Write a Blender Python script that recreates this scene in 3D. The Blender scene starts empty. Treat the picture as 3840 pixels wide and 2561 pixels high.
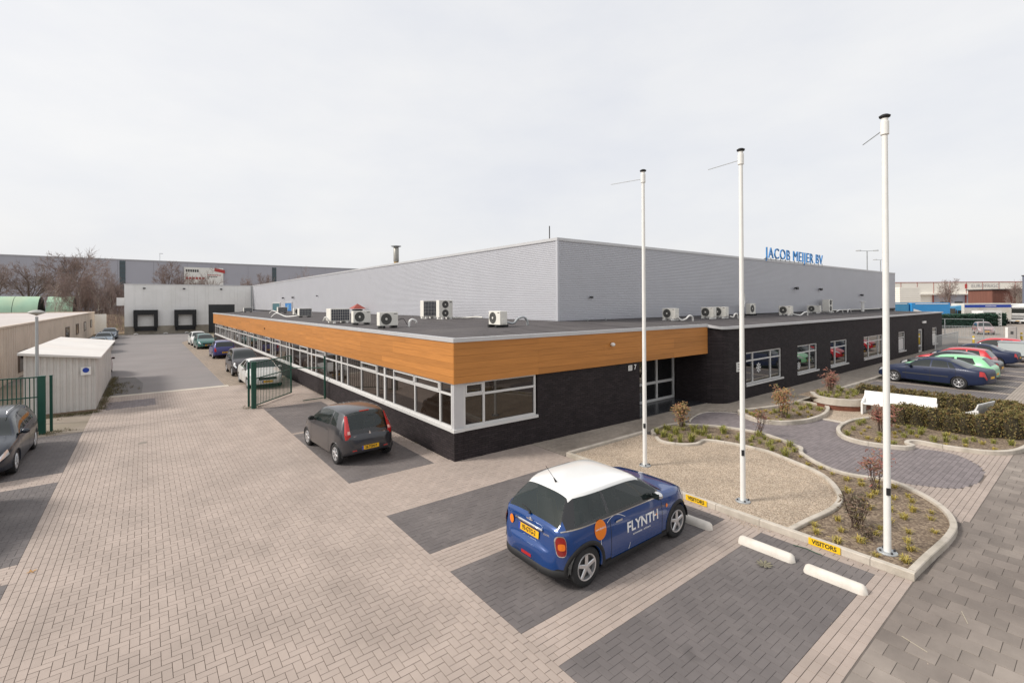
import bpy, bmesh, math, random
from math import sin, cos, pi, radians, sqrt, atan2, hypot
from mathutils import Vector, Matrix, noise as mnoise
random.seed(7)
sc = bpy.context.scene
col = sc.collection

# ---------------------------------------------------------------- camera
CAM = Vector((-6.788, -11.353, 4.42))
FW = Vector((0.6152, 0.7884, 0.0)); RT = Vector((0.7884, -0.6152, 0.0))
cam = bpy.data.cameras.new('camera'); cam.lens = 16.53; cam.sensor_width = 36
cam.shift_y = -0.03745; cam.clip_end = 6000; cam.clip_start = 0.1
camo = bpy.data.objects.new('camera', cam); col.objects.link(camo)
camo.location = CAM
camo.rotation_euler = (Matrix.Rotation(-0.6626, 4, 'Z') @ Matrix.Rotation(pi / 2, 4, 'X') @ Matrix.Rotation(-0.0063, 4, 'Z')).to_euler()
sc.camera = camo
# ---------------------------------------------------------------- sky and sun
SUN_TO = Vector((-0.90, 0.43, 0.80)).normalized()
SUN_EL = math.asin(SUN_TO.z)
w = bpy.data.worlds.new('World'); sc.world = w; w.use_nodes = True
nt = w.node_tree; nt.nodes.clear()
wo = nt.nodes.new('ShaderNodeOutputWorld'); bg = nt.nodes.new('ShaderNodeBackground')
sky = nt.nodes.new('ShaderNodeTexSky'); sky.sky_type = 'NISHITA'; sky.sun_disc = False
sky.sun_elevation = SUN_EL; sky.sun_rotation = atan2(SUN_TO.x, SUN_TO.y)
sky.dust_density = 6.0; sky.air_density = 1.0; sky.ozone_density = 1.0
tc = nt.nodes.new('ShaderNodeTexCoord')
mp = nt.nodes.new('ShaderNodeMapping'); mp.inputs['Scale'].default_value = (1.0, 1.0, 2.6)
nz = nt.nodes.new('ShaderNodeTexNoise'); nz.inputs['Scale'].default_value = 2.4; nz.inputs['Detail'].default_value = 7; nz.inputs['Roughness'].default_value = 0.55
rp = nt.nodes.new('ShaderNodeValToRGB')
rp.color_ramp.elements[0].position = 0.28; rp.color_ramp.elements[0].color = (9.4, 9.55, 10.0, 1)
rp.color_ramp.elements[1].position = 0.66; rp.color_ramp.elements[1].color = (10.7, 10.65, 10.6, 1)
mx = nt.nodes.new('ShaderNodeMix'); mx.data_type = 'RGBA'; mx.inputs['Factor'].default_value = 0.80
nt.links.new(tc.outputs['Generated'], mp.inputs['Vector']); nt.links.new(mp.outputs['Vector'], nz.inputs['Vector'])
nt.links.new(nz.outputs['Fac'], rp.inputs['Fac'])
nt.links.new(sky.outputs['Color'], mx.inputs['A']); nt.links.new(rp.outputs['Color'], mx.inputs['B'])
nt.links.new(mx.outputs['Result'], bg.inputs['Color']); bg.inputs['Strength'].default_value = 0.10
nt.links.new(bg.outputs['Background'], wo.inputs['Surface'])
sl = bpy.data.lights.new('sun', 'SUN'); sl.energy = 3.1; sl.angle = radians(12); sl.color = (1.0, 0.95, 0.88)
so = bpy.data.objects.new('sun', sl); col.objects.link(so)
so.rotation_euler = SUN_TO.to_track_quat('Z', 'Y').to_euler(); so.location = (-20, 10, 40)
sc.view_settings.view_transform = 'Standard'; sc.view_settings.look = 'None'
sc.view_settings.exposure = 0.0; sc.view_settings.gamma = 1.0; sc.view_settings.use_curve_mapping = False
sc.render.engine = 'CYCLES'

# ---------------------------------------------------------------- helpers
def tag(o, label=None, cat=None, group=None, kind=None):
    if label: o['label'] = label
    if cat: o['category'] = cat
    if group: o['group'] = group
    if kind: o['kind'] = kind
    return o
def empty(name, loc=(0, 0, 0), rz=0.0, label=None, cat=None, group=None, parent=None):
    o = bpy.data.objects.new(name, None); col.objects.link(o); o.empty_display_size = 0.2
    o.location = loc; o.rotation_euler = (0, 0, rz)
    if parent: o.parent = parent
    return tag(o, label, cat, group)
def link(name, me, parent=None, loc=None, rz=None):
    o = bpy.data.objects.new(name, me); col.objects.link(o)
    if parent: o.parent = parent
    if loc: o.location = loc
    if rz: o.rotation_euler = (0, 0, rz)
    return o
def copy_tree(o, parent=None):
    c = o.copy(); col.objects.link(c)
    if parent: c.parent = parent
    for ch in list(o.children): copy_tree(ch, c)
    return c
class MB:
    def __init__(s): s.v = []; s.f = []
    def quad(s, a, b, c, d):
        n = len(s.v); s.v += [tuple(a), tuple(b), tuple(c), tuple(d)]; s.f.append((n, n + 1, n + 2, n + 3)); return s
    def tri(s, a, b, c):
        n = len(s.v); s.v += [tuple(a), tuple(b), tuple(c)]; s.f.append((n, n + 1, n + 2)); return s
    def box(s, x0, y0, z0, x1, y1, z1):
        if x0 > x1: x0, x1 = x1, x0
        if y0 > y1: y0, y1 = y1, y0
        if z0 > z1: z0, z1 = z1, z0
        n = len(s.v)
        s.v += [(x0, y0, z0), (x1, y0, z0), (x1, y1, z0), (x0, y1, z0), (x0, y0, z1), (x1, y0, z1), (x1, y1, z1), (x0, y1, z1)]
        s.f += [tuple(n + k for k in q) for q in ((0, 3, 2, 1), (4, 5, 6, 7), (0, 1, 5, 4), (1, 2, 6, 5), (2, 3, 7, 6), (3, 0, 4, 7))]
        return s
    def cbox(s, x0, y0, z0, x1, y1, z1, c):      # box with chamfered top rim
        n = len(s.v)
        s.v += [(x0, y0, z0), (x1, y0, z0), (x1, y1, z0), (x0, y1, z0), (x0, y0, z1 - c), (x1, y0, z1 - c), (x1, y1, z1 - c), (x0, y1, z1 - c),
                (x0 + c, y0 + c, z1), (x1 - c, y0 + c, z1), (x1 - c, y1 - c, z1), (x0 + c, y1 - c, z1)]
        q = [(8, 9, 10, 11)]
        for k in range(4):
            j = (k + 1) % 4; q += [(k, j, 4 + j, 4 + k), (4 + k, 4 + j, 8 + j, 8 + k)]
        s.f += [tuple(n + k for k in t) for t in q]; return s
    def prism(s, poly, z0, z1, bottom=False):
        n = len(s.v); m = len(poly)
        za = (lambda i: z0[i]) if isinstance(z0, (list, tuple)) else (lambda i: z0)
        zb = (lambda i: z1[i]) if isinstance(z1, (list, tuple)) else (lambda i: z1)
        s.v += [(p[0], p[1], za(i)) for i, p in enumerate(poly)] + [(p[0], p[1], zb(i)) for i, p in enumerate(poly)]
        s.f.append(tuple(range(n + m, n + 2 * m)))
        if bottom: s.f.append(tuple(range(n + m - 1, n - 1, -1)))
        for i in range(m):
            j = (i + 1) % m; s.f.append((n + i, n + j, n + m + j, n + m + i))
        return s
    def tube(s, pts, r, n=8, cap=True):
        pts = [Vector(p) for p in pts]; rr = r if isinstance(r, (list, tuple)) else [r] * len(pts)
        b = len(s.v); up = None
        for i, p in enumerate(pts):
            d = (pts[min(i + 1, len(pts) - 1)] - pts[max(i - 1, 0)])
            d = d.normalized() if d.length > 1e-9 else Vector((0, 0, 1))
            if up is None: up = Vector((1, 0, 0)) if abs(d.x) < 0.8 else Vector((0, 1, 0))
            a = d.cross(up)
            a = a.normalized() if a.length > 1e-6 else d.orthogonal().normalized()
            c = a.cross(d).normalized(); up = c
            for k in range(n):
                t = 2 * pi * k / n; q = p + (a * cos(t) + c * sin(t)) * rr[i]; s.v.append(tuple(q))
        for i in range(len(pts) - 1):
            for k in range(n):
                j = (k + 1) % n; s.f.append((b + i * n + k, b + i * n + j, b + (i + 1) * n + j, b + (i + 1) * n + k))
        if cap:
            s.f.append(tuple(b + k for k in range(n - 1, -1, -1))); e = b + (len(pts) - 1) * n; s.f.append(tuple(e + k for k in range(n)))
        return s
    def lathe(s, prof, n=24, c=(0, 0, 0), axis='z'):
        b = len(s.v); m = len(prof)
        for k in range(n):
            t = 2 * pi * k / n
            for (r, h) in prof:
                x, y, z = r * cos(t), r * sin(t), h
                if axis == 'y': x, y, z = r * cos(t), h, -r * sin(t)
                if axis == 'x': x, y, z = h, r * cos(t), r * sin(t)
                s.v.append((c[0] + x, c[1] + y, c[2] + z))
        for k in range(n):
            j = (k + 1) % n
            for i in range(m - 1): s.f.append((b + k * m + i, b + j * m + i, b + j * m + i + 1, b + k * m + i + 1))
        return s
    def grid(s, rows):
        b = len(s.v); m = len(rows[0])
        for r in rows: s.v += [tuple(p) for p in r]
        for i in range(len(rows) - 1):
            for j in range(m - 1): s.f.append((b + i * m + j, b + i * m + j + 1, b + (i + 1) * m + j + 1, b + (i + 1) * m + j))
        return s
    def mesh(s, name, mat=None, smooth=False):
        me = bpy.data.meshes.new(name); me.from_pydata(s.v, [], s.f)
        for m in (mat if isinstance(mat, (list, tuple)) else [mat]):
            if m: me.materials.append(m)
        if smooth: me.polygons.foreach_set('use_smooth', [True] * len(me.polygons))
        me.update(); return me
    def build(s, name, mat=None, parent=None, smooth=False, loc=None, rz=None):
        return link(name, s.mesh(name, mat, smooth), parent, loc, rz)
def fix_normals(o):
    b = bmesh.new(); b.from_mesh(o.data); bmesh.ops.remove_doubles(b, verts=b.verts, dist=1e-5)
    bmesh.ops.recalc_face_normals(b, faces=b.faces); b.to_mesh(o.data); b.free(); return o
def bevel(o, wd, seg=2):
    b = bmesh.new(); b.from_mesh(o.data); bmesh.ops.remove_doubles(b, verts=b.verts, dist=1e-5)
    bmesh.ops.recalc_face_normals(b, faces=b.faces)
    ed = [e for e in b.edges if len(e.link_faces) == 2 and e.calc_face_angle(0) > 0.5]
    bmesh.ops.bevel(b, geom=ed, offset=wd, segments=seg, affect='EDGES', profile=0.6)
    b.to_mesh(o.data); b.free(); return o

# ---------------------------------------------------------------- materials
MATS = {}
def M(name, c=(.5, .5, .5), rough=.6, metal=0., var=.12, vs=3., bump=0., bs=60., coat=0., rnd=0., spec=.5, alpha=1., c2=None, detail=5, ior=None, stain=None, stretch=None, spots=None):
    """procedural material: two-scale noise on the colour, noise bump, optional per-piece tone (rnd)"""
    if name in MATS: return MATS[name]
    m = bpy.data.materials.new(name); m.use_nodes = True; t = m.node_tree; b = t.nodes['Principled BSDF']; MATS[name] = m
    L = t.links.new; N = t.nodes.new
    co = N('ShaderNodeTexCoord'); vec = co.outputs['Object']
    if rnd or name.startswith('w_'):
        ge = N('ShaderNodeNewGeometry'); vec = ge.outputs['Position']
    if stretch:
        ma = N('ShaderNodeMapping'); ma.inputs['Scale'].default_value = stretch; L(vec, ma.inputs['Vector']); vec = ma.outputs['Vector']
    n1 = N('ShaderNodeTexNoise'); n1.inputs['Scale'].default_value = vs; n1.inputs['Detail'].default_value = detail; n1.inputs['Roughness'].default_value = .62
    L(vec, n1.inputs['Vector'])
    mr = N('ShaderNodeMapRange'); mr.inputs['From Min'].default_value = .25; mr.inputs['From Max'].default_value = .75
    mr.inputs['To Min'].default_value = 1 - var; mr.inputs['To Max'].default_value = 1 + var; L(n1.outputs['Fac'], mr.inputs['Value'])
    val = mr.outputs['Result']
    if rnd:
        oi = N('ShaderNodeObjectInfo'); ad = N('ShaderNodeMath'); ad.operation = 'ADD'
        L(oi.outputs['Random'], ad.inputs[0]); L(ge.outputs['Random Per Island'], ad.inputs[1])
        fr = N('ShaderNodeMath'); fr.operation = 'FRACT'; L(ad.outputs[0], fr.inputs[0])
        m2 = N('ShaderNodeMapRange'); m2.inputs['To Min'].default_value = 1 - rnd; m2.inputs['To Max'].default_value = 1 + rnd; L(fr.outputs[0], m2.inputs['Value'])
        mu = N('ShaderNodeMath'); mu.operation = 'MULTIPLY'; L(val, mu.inputs[0]); L(m2.outputs['Result'], mu.inputs[1]); val = mu.outputs[0]
    colr = N('ShaderNodeRGB'); colr.outputs[0].default_value = (*c, 1); csock = colr.outputs[0]
    if c2:
        n2 = N('ShaderNodeTexNoise'); n2.inputs['Scale'].default_value = stain or vs * .35; n2.inputs['Detail'].default_value = 6; L(vec, n2.inputs['Vector'])
        r2 = N('ShaderNodeMapRange'); r2.inputs['From Min'].default_value = .45; r2.inputs['From Max'].default_value = .68; L(n2.outputs['Fac'], r2.inputs['Value'])
        mc = N('ShaderNodeMix'); mc.data_type = 'RGBA'; L(r2.outputs['Result'], mc.inputs['Factor']); L(csock, mc.inputs['A']); mc.inputs['B'].default_value = (*c2, 1); csock = mc.outputs['Result']
    if spots:                                   # scattered darker dirt spots
        n4 = N('ShaderNodeTexNoise'); n4.inputs['Scale'].default_value = spots; n4.inputs['Detail'].default_value = 3; L(vec, n4.inputs['Vector'])
        r4 = N('ShaderNodeMapRange'); r4.inputs['From Min'].default_value = .64; r4.inputs['From Max'].default_value = .74; r4.inputs['To Min'].default_value = 1; r4.inputs['To Max'].default_value = .72; L(n4.outputs['Fac'], r4.inputs['Value'])
        m4 = N('ShaderNodeMath'); m4.operation = 'MULTIPLY'; L(val, m4.inputs[0]); L(r4.outputs['Result'], m4.inputs[1]); val = m4.outputs[0]
    vm = N('ShaderNodeVectorMath'); vm.operation = 'SCALE'; L(csock, vm.inputs[0]); L(val, vm.inputs['Scale'])
    L(vm.outputs['Vector'], b.inputs['Base Color'])
    b.inputs['Roughness'].default_value = rough; b.inputs['Metallic'].default_value = metal
    b.inputs['Specular IOR Level'].default_value = spec; b.inputs['Coat Weight'].default_value = coat; b.inputs['Coat Roughness'].default_value = .09
    if ior: b.inputs['IOR'].default_value = ior
    if alpha < 1: b.inputs['Alpha'].default_value = alpha
    if bump:
        n3 = N('ShaderNodeTexNoise'); n3.inputs['Scale'].default_value = bs; n3.inputs['Detail'].default_value = 4; L(vec, n3.inputs['Vector'])
        bp = N('ShaderNodeBump'); bp.inputs['Strength'].default_value = bump; bp.inputs['Distance'].default_value = .01
        L(n3.outputs['Fac'], bp.inputs['Height']); L(bp.outputs['Normal'], b.inputs['Normal'])
    return m
def texmat(name, kind, c1, c2, cm, bw, bh, mortar, rough=.85, var=.15, bump=.6, rot=0., wall=None, scalevar=3.):
    """brick-bond material for far paving and for brick walls; wall = 'x' or 'y' picks the wall plane"""
    m = bpy.data.materials.new(name); m.use_nodes = True; t = m.node_tree; b = t.nodes['Principled BSDF']; MATS[name] = m
    L = t.links.new; N = t.nodes.new
    ge = N('ShaderNodeNewGeometry'); se = N('ShaderNodeSeparateXYZ'); L(ge.outputs['Position'], se.inputs[0])
    cb = N('ShaderNodeCombineXYZ')
    if wall:
        ad = N('ShaderNodeMath'); ad.operation = 'ADD'; L(se.outputs['X'], ad.inputs[0]); L(se.outputs['Y'], ad.inputs[1])
        L(ad.outputs[0], cb.inputs['X']); L(se.outputs['Z'], cb.inputs['Y'])
    else:
        L(se.outputs['X'], cb.inputs['X']); L(se.outputs['Y'], cb.inputs['Y'])
    ma = N('ShaderNodeMapping'); ma.inputs['Rotation'].default_value = (0, 0, rot); L(cb.outputs[0], ma.inputs['Vector'])
    br = N('ShaderNodeTexBrick'); L(ma.outputs['Vector'], br.inputs['Vector'])
    br.inputs['Color1'].default_value = (*c1, 1); br.inputs['Color2'].default_value = (*c2, 1); br.inputs['Mortar'].default_value = (*cm, 1)
    br.inputs['Scale'].default_value = 1; br.inputs['Brick Width'].default_value = bw; br.inputs['Row Height'].default_value = bh; br.inputs['Mortar Size'].default_value = mortar
    n1 = N('ShaderNodeTexNoise'); n1.inputs['Scale'].default_value = scalevar; n1.inputs['Detail'].default_value = 6; L(ge.outputs['Position'], n1.inputs['Vector'])
    mr = N('ShaderNodeMapRange'); mr.inputs['From Min'].default_value = .25; mr.inputs['From Max'].default_value = .75
    mr.inputs['To Min'].default_value = 1 - var; mr.inputs['To Max'].default_value = 1 + var; L(n1.outputs['Fac'], mr.inputs['Value'])
    vm = N('ShaderNodeVectorMath'); vm.operation = 'SCALE'; L(br.outputs['Color'], vm.inputs[0]); L(mr.outputs['Result'], vm.inputs['Scale'])
    L(vm.outputs['Vector'], b.inputs['Base Color']); b.inputs['Roughness'].default_value = rough
    if wall: b.inputs['Specular IOR Level'].default_value = .25
    iv = N('ShaderNodeMath'); iv.operation = 'SUBTRACT'; iv.inputs[0].default_value = 1; L(br.outputs['Fac'], iv.inputs[1])
    bp = N('ShaderNodeBump'); bp.inputs['Strength'].default_value = bump; bp.inputs['Distance'].default_value = .006
    L(iv.outputs[0], bp.inputs['Height']); L(bp.outputs['Normal'], b.inputs['Normal'])
    return m
def gravelmat(name, ca, cb_, cc, scale, bump):
    m = bpy.data.materials.new(name); m.use_nodes = True; t = m.node_tree; b = t.nodes['Principled BSDF']; MATS[name] = m
    L = t.links.new; N = t.nodes.new
    ge = N('ShaderNodeNewGeometry')
    vo = N('ShaderNodeTexVoronoi'); vo.inputs['Scale'].default_value = scale; L(ge.outputs['Position'], vo.inputs['Vector'])
    sp = N('ShaderNodeSeparateColor'); L(vo.outputs['Color'], sp.inputs[0])
    cr = N('ShaderNodeValToRGB'); e = cr.color_ramp.elements; e[0].color = (*ca, 1); e[1].color = (*cc, 1); k = e.new(.5); k.color = (*cb_, 1)
    L(sp.outputs[0], cr.inputs['Fac'])
    n1 = N('ShaderNodeTexNoise'); n1.inputs['Scale'].default_value = 1.3; n1.inputs['Detail'].default_value = 6; L(ge.outputs['Position'], n1.inputs['Vector'])
    mr = N('ShaderNodeMapRange'); mr.inputs['From Min'].default_value = .3; mr.inputs['From Max'].default_value = .7; mr.inputs['To Min'].default_value = .85; mr.inputs['To Max'].default_value = 1.12; L(n1.outputs['Fac'], mr.inputs['Value'])
    vm = N('ShaderNodeVectorMath'); vm.operation = 'SCALE'; L(cr.outputs['Color'], vm.inputs[0]); L(mr.outputs['Result'], vm.inputs['Scale'])
    L(vm.outputs['Vector'], b.inputs['Base Color']); b.inputs['Roughness'].default_value = .9
    bp = N('ShaderNodeBump'); bp.inputs['Strength'].default_value = bump; bp.inputs['Distance'].default_value = .012; bp.invert = True
    L(vo.outputs['Distance'], bp.inputs['Height']); L(bp.outputs['Normal'], b.inputs['Normal'])
    return m

m_pave = M('light_paver', (.382, .314, .272), .85, var=.1, vs=1.1, bump=.25, bs=140, rnd=.05, c2=(.325, .268, .232), stain=.6)
m_bed = M('joint_sand', (.165, .132, .108), .95, var=.15, vs=8)
m_dark = M('dark_paver', (.130, .115, .112), .8, var=.12, vs=1.2, bump=.2, bs=120, rnd=.06, c2=(.157, .139, .133), stain=.6, spots=1.3)
m_bedd = M('dark_joint_sand', (.102, .09, .087), .95, var=.15, vs=8)
m_path = M('path_paver', (.195, .168, .169), .82, var=.1, vs=1.5, bump=.2, bs=120, rnd=.12)
m_slab = M('pavement_tile', (.185, .156, .136), .88, var=.16, vs=2.2, bump=.35, bs=70, rnd=.14, c2=(.28, .24, .208), stain=.35)
m_bedt = M('tile_joint', (.135, .115, .10), .95, var=.2, vs=6)
m_kerb = M('kerb_concrete', (.51, .46, .395), .85, var=.14, vs=5, bump=.3, bs=80, c2=(.38, .34, .28), stain=2.)
m_asph = M('w_asphalt', (.22, .20, .195), .9, var=.1, vs=.25, bump=.4, bs=60, c2=(.20, .185, .18), stain=.12)
m_grav = gravelmat('gravel', (.19, .145, .105), (.40, .315, .232), (.56, .465, .365), 55, .6)
m_soil = gravelmat('soil', (.115, .08, .055), (.185, .135, .092), (.30, .23, .16), 26, 1.0)
m_white = M('white_paint', (.78, .77, .74), .4, var=.05, vs=4)
m_frame = M('window_frame_white', (.60, .592, .58), .4, var=.04, vs=3)
m_alu = M('aluminium_trim', (.55, .55, .56), .38, metal=.25, var=.06, vs=2)
m_glass = M('facade_glass', (.020, .0135, .010), .03, var=.3, vs=.8, spec=.6, ior=1.6)
m_glassw = M('window_glass', (.012, .013, .014), .02, var=.2, vs=.8, spec=1., ior=2.1)
m_brick = texmat('dark_brick', 'b', (.037, .029, .031), (.023, .018, .0195), (.014, .011, .012), .22, .065, .008, .75, .2, .7, wall='x')
m_wood = M('w_wood_cladding', (.47, .195, .048), .48, var=.16, vs=2.2, bump=.08, bs=30, rnd=.10, stretch=(.35, .35, 9), spec=.35)
m_roof = M('w_roof_felt', (.078, .069, .070), .9, var=.22, vs=1.3, bump=.4, bs=50, c2=(.10, .09, .088), stain=.35)
m_clad = M('silver_cladding', (.50, .505, .54), .45, metal=.25, var=.035, vs=.6)
m_dockw = M('dock_wall_panel', (.80, .79, .77), .6, var=.05, vs=.5, c2=(.74, .73, .70), stain=.3)
m_conc = M('concrete', (.30, .265, .215), .9, var=.2, vs=1.5, bump=.4, bs=30)
m_black = M('black_rubber', (.016, .016, .017), .7, var=.15, vs=8)
m_dkgrey = M('dark_grey_plastic', (.045, .045, .047), .55, var=.1, vs=8)
m_green = M('green_coated_steel', (.010, .070, .048), .4, var=.12, vs=4)
m_galv = M('galvanised_steel', (.42, .44, .45), .45, metal=.5, var=.1, vs=4)
m_ac = M('aircon_casing', (.74, .72, .66), .5, var=.05, vs=4)
m_acd = M('aircon_grille', (.10, .098, .09), .6, var=.15, vs=30)
m_fin = M('aircon_coil', (.055, .06, .075), .5, var=.3, vs=20)
m_tyre = M('tyre', (.018, .018, .019), .8, var=.2, vs=12)
m_rim = M('alloy', (.62, .62, .63), .3, metal=.7, var=.06, vs=8)
m_chrome = M('chrome', (.8, .8, .82), .12, metal=1., var=.02)
m_plate = M('yellow_plate', (.78, .42, .01), .45, var=.04)
m_blk = M('black_print', (.012, .012, .012), .6, var=.02)
m_wht = M('white_print', (.8, .8, .8), .5, var=.02)
m_org = M('orange_print', (.80, .20, .008), .45, var=.03)
m_eub = M('blue_print', (.01, .05, .35), .5, var=.03)
m_red = M('red_lens', (.42, .012, .012), .15, var=.1, vs=20, coat=.6)
m_amb = M('amber_lens', (.75, .17, .01), .2, var=.05, coat=.5)
m_clear = M('clear_lens', (.72, .74, .76), .1, metal=.4, var=.15, vs=25, coat=.6)
m_cglass = M('car_glass', (.012, .017, .017), .03, var=.2, vs=2, spec=.6, ior=1.55)
m_tglass = M('tinted_car_glass', (.022, .034, .032), .02, var=.1, vs=2, spec=.7, ior=1.6, alpha=.58)
m_seat = M('seat_fabric', (.035, .034, .036), .9, var=.15, vs=20)
m_bark = M('bark', (.15, .11, .09), .95, var=.25, vs=6)
m_twig = M('twig', (.27, .205, .182), .95, var=.2, vs=2)
m_birch = M('birch_bark', (.56, .51, .44), .85, var=.3, vs=5, c2=(.16, .13, .11), stain=3.)
m_blue = M('blue_letter', (.025, .21, .52), .45, var=.04)
m_yel = M('yellow_sign', (.80, .50, .010), .45, var=.04, vs=3)
m_yeld = M('yellow_post', (.55, .38, .03), .5, var=.1)
m_rust = M('rusty_steel', (.16, .055, .03), .8, var=.3, vs=6)

def text_mesh(s, size, bold=0.0, extrude=0.0, align='CENTER', sx=1.0, spacing=1.0, bev=0.0):
    cu = bpy.data.curves.new('lettering', 'FONT'); cu.body = s; cu.size = size; cu.offset = bold; cu.extrude = extrude; cu.bevel_depth = bev; cu.bevel_resolution = 0
    cu.align_x = align; cu.align_y = 'CENTER'; cu.space_character = spacing; cu.resolution_u = 3
    o = bpy.data.objects.new('lettering', cu); col.objects.link(o)
    dg = bpy.context.evaluated_depsgraph_get(); me = bpy.data.meshes.new_from_object(o.evaluated_get(dg))
    bpy.data.objects.remove(o)
    for v in me.vertices: v.co.x *= sx
    return me
def lettering(name, s, size, mat, parent, mtx, bold=0.0, extrude=0.0, sx=1.0, spacing=1.0):
    me = text_mesh(s, size, bold, extrude, sx=sx, spacing=spacing); me.materials.clear(); me.materials.append(mat); me.transform(mtx)
    return link(name, me, parent)
def frame_mtx(o, xa, ya):
    xa = Vector(xa).normalized(); ya = Vector(ya).normalized(); za = xa.cross(ya)
    return Matrix(((xa.x, ya.x, za.x, o[0]), (xa.y, ya.y, za.y, o[1]), (xa.z, ya.z, za.z, o[2]), (0, 0, 0, 1)))
# ================================================================ ground, paving
def cam_xy(p):
    d = Vector(p) - CAM; D = d.dot(FW)
    if D < .3: return None
    X = d.dot(RT) / D * 1763.2; Y = (CAM.z - p[2]) / D * 1763.2
    return 1920 + X + .0063 * Y, 1136.7 - .0063 * X + Y, D
def visible(p, mg=120):
    q = cam_xy(p)
    return q is not None and -mg < q[0] < 3840 + mg and -mg < q[1] < 2561 + mg
def inpoly(x, y, P):
    c = False; j = len(P) - 1
    for i in range(len(P)):
        xi, yi = P[i]; xj, yj = P[j]
        if (yi > y) != (yj > y) and x < (xj - xi) * (y - yi) / (yj - yi) + xi: c = not c
        j = i
    return c
def smooth_line(pts, n=6, closed=False):
    out = []; m = len(pts)
    for i in range(m if closed else m - 1):
        g = lambda k: Vector(pts[k % m]) if closed else Vector(pts[max(0, min(m - 1, k))])
        p0, p1, p2, p3 = g(i - 1), g(i), g(i + 1), g(i + 2)
        for k in range(n):
            t = k / n
            out.append(tuple(.5 * ((2 * p1) + (p2 - p0) * t + (2 * p0 - 5 * p1 + 4 * p2 - p3) * t * t + (3 * p1 - p0 - 3 * p2 + p3) * t ** 3)))
    if not closed: out.append(tuple(pts[-1]))
    return out
def sheet(name, poly, z, mat, parent=None, kind='structure'):
    o = MB(); o.v = [(p[0], p[1], z) for p in poly]; o.f = [tuple(range(len(poly)))]
    o = o.build(name, mat, parent)
    if o.data.polygons[0].normal.z < 0: o.data.flip_normals()
    return tag(o, kind=kind) if kind else o
def lay(parent, bricks, mat, name='paving_brick', depth=.02, gap=.0065, ch=.002, limit=300, ztop=0.0):
    """bricks: (cx, cy, length, width, turned). The largest in view are objects, the others one mesh."""
    vis = [b for b in bricks if visible((b[0], b[1], 0))]
    vis.sort(key=lambda b: (Vector((b[0], b[1], 0)) - CAM).length - (1000 if visible((b[0], b[1], 0), 0) else 0))
    cache = {}
    for b in vis[:limit]:
        k = (round(b[2], 4), round(b[3], 4))
        if k not in cache:
            cache[k] = MB().cbox(-b[2] / 2 + gap / 2, -b[3] / 2 + gap / 2, -depth, b[2] / 2 - gap / 2, b[3] / 2 - gap / 2, 0, ch).mesh(name, mat)
        o = link(name, cache[k], parent, (b[0], b[1], ztop + random.uniform(-.0015, .0015)))
        o.rotation_euler = (random.uniform(-.005, .005), random.uniform(-.005, .005), (pi / 2 if b[4] else 0) + random.uniform(-.008, .008))
    mb = MB()
    for b in vis[limit:]:
        l, wd = (b[3], b[2]) if b[4] else (b[2], b[3]); z = ztop + random.uniform(-.0018, .0018)
        mb.cbox(b[0] - l / 2 + gap / 2, b[1] - wd / 2 + gap / 2, ztop - depth, b[0] + l / 2 - gap / 2, b[1] + wd / 2 - gap / 2, z, ch)
    if mb.v: tag(mb.build(name + 's_beyond', mat, parent), kind='stuff')
def herring(x0, y0, x1, y1, c=.105):
    out = []; nx = int(round((x1 - x0) / c)); ny = int(round((y1 - y0) / c)); cx = (x1 - x0) / nx; cy = (y1 - y0) / ny; cc = (cx + cy) / 2
    for i in range(-1, nx):
        for j in range(-1, ny):
            k = (i - j) % 4
            if k == 0:
                a, b = max(i, 0), min(i + 2, nx)
                if 0 <= j < ny and b > a: out.append((x0 + (a + b) / 2 * cx, y0 + (j + .5) * cy, (b - a) * cx, cy, False))
            elif k == 3:
                a, b = max(j, 0), min(j + 2, ny)
                if 0 <= i < nx and b > a: out.append((x0 + (i + .5) * cx, y0 + (a + b) / 2 * cy, (b - a) * cy, cx, True))
    return out
def bond(x0, y0, x1, y1, along='x', L=.21, W=.105):
    out = []
    n = max(1, int(round(((y1 - y0) if along == 'x' else (x1 - x0)) / W))); ww = ((y1 - y0) if along == 'x' else (x1 - x0)) / n
    a0, a1 = (x0, x1) if along == 'x' else (y0, y1)
    for r in range(n):
        p = a0 - (L / 2 if r % 2 else 0)
        while p < a1 - .01:
            s, e = max(p, a0), min(p + L, a1)
            if e - s > .03:
                if along == 'x': out.append(((s + e) / 2, y0 + (r + .5) * ww, e - s, ww, False))
                else: out.append((x0 + (r + .5) * ww, (s + e) / 2, e - s, ww, True))
            p += L
    return out

m_ground = M('w_rough_ground', (.23, .19, .145), .95, var=.25, vs=.15, bump=.5, bs=3, c2=(.17, .155, .09), stain=.05)
sheet('ground', [(-2500, -2500), (2500, -2500), (2500, 2500), (-2500, 2500)], -.09, m_ground)
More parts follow.
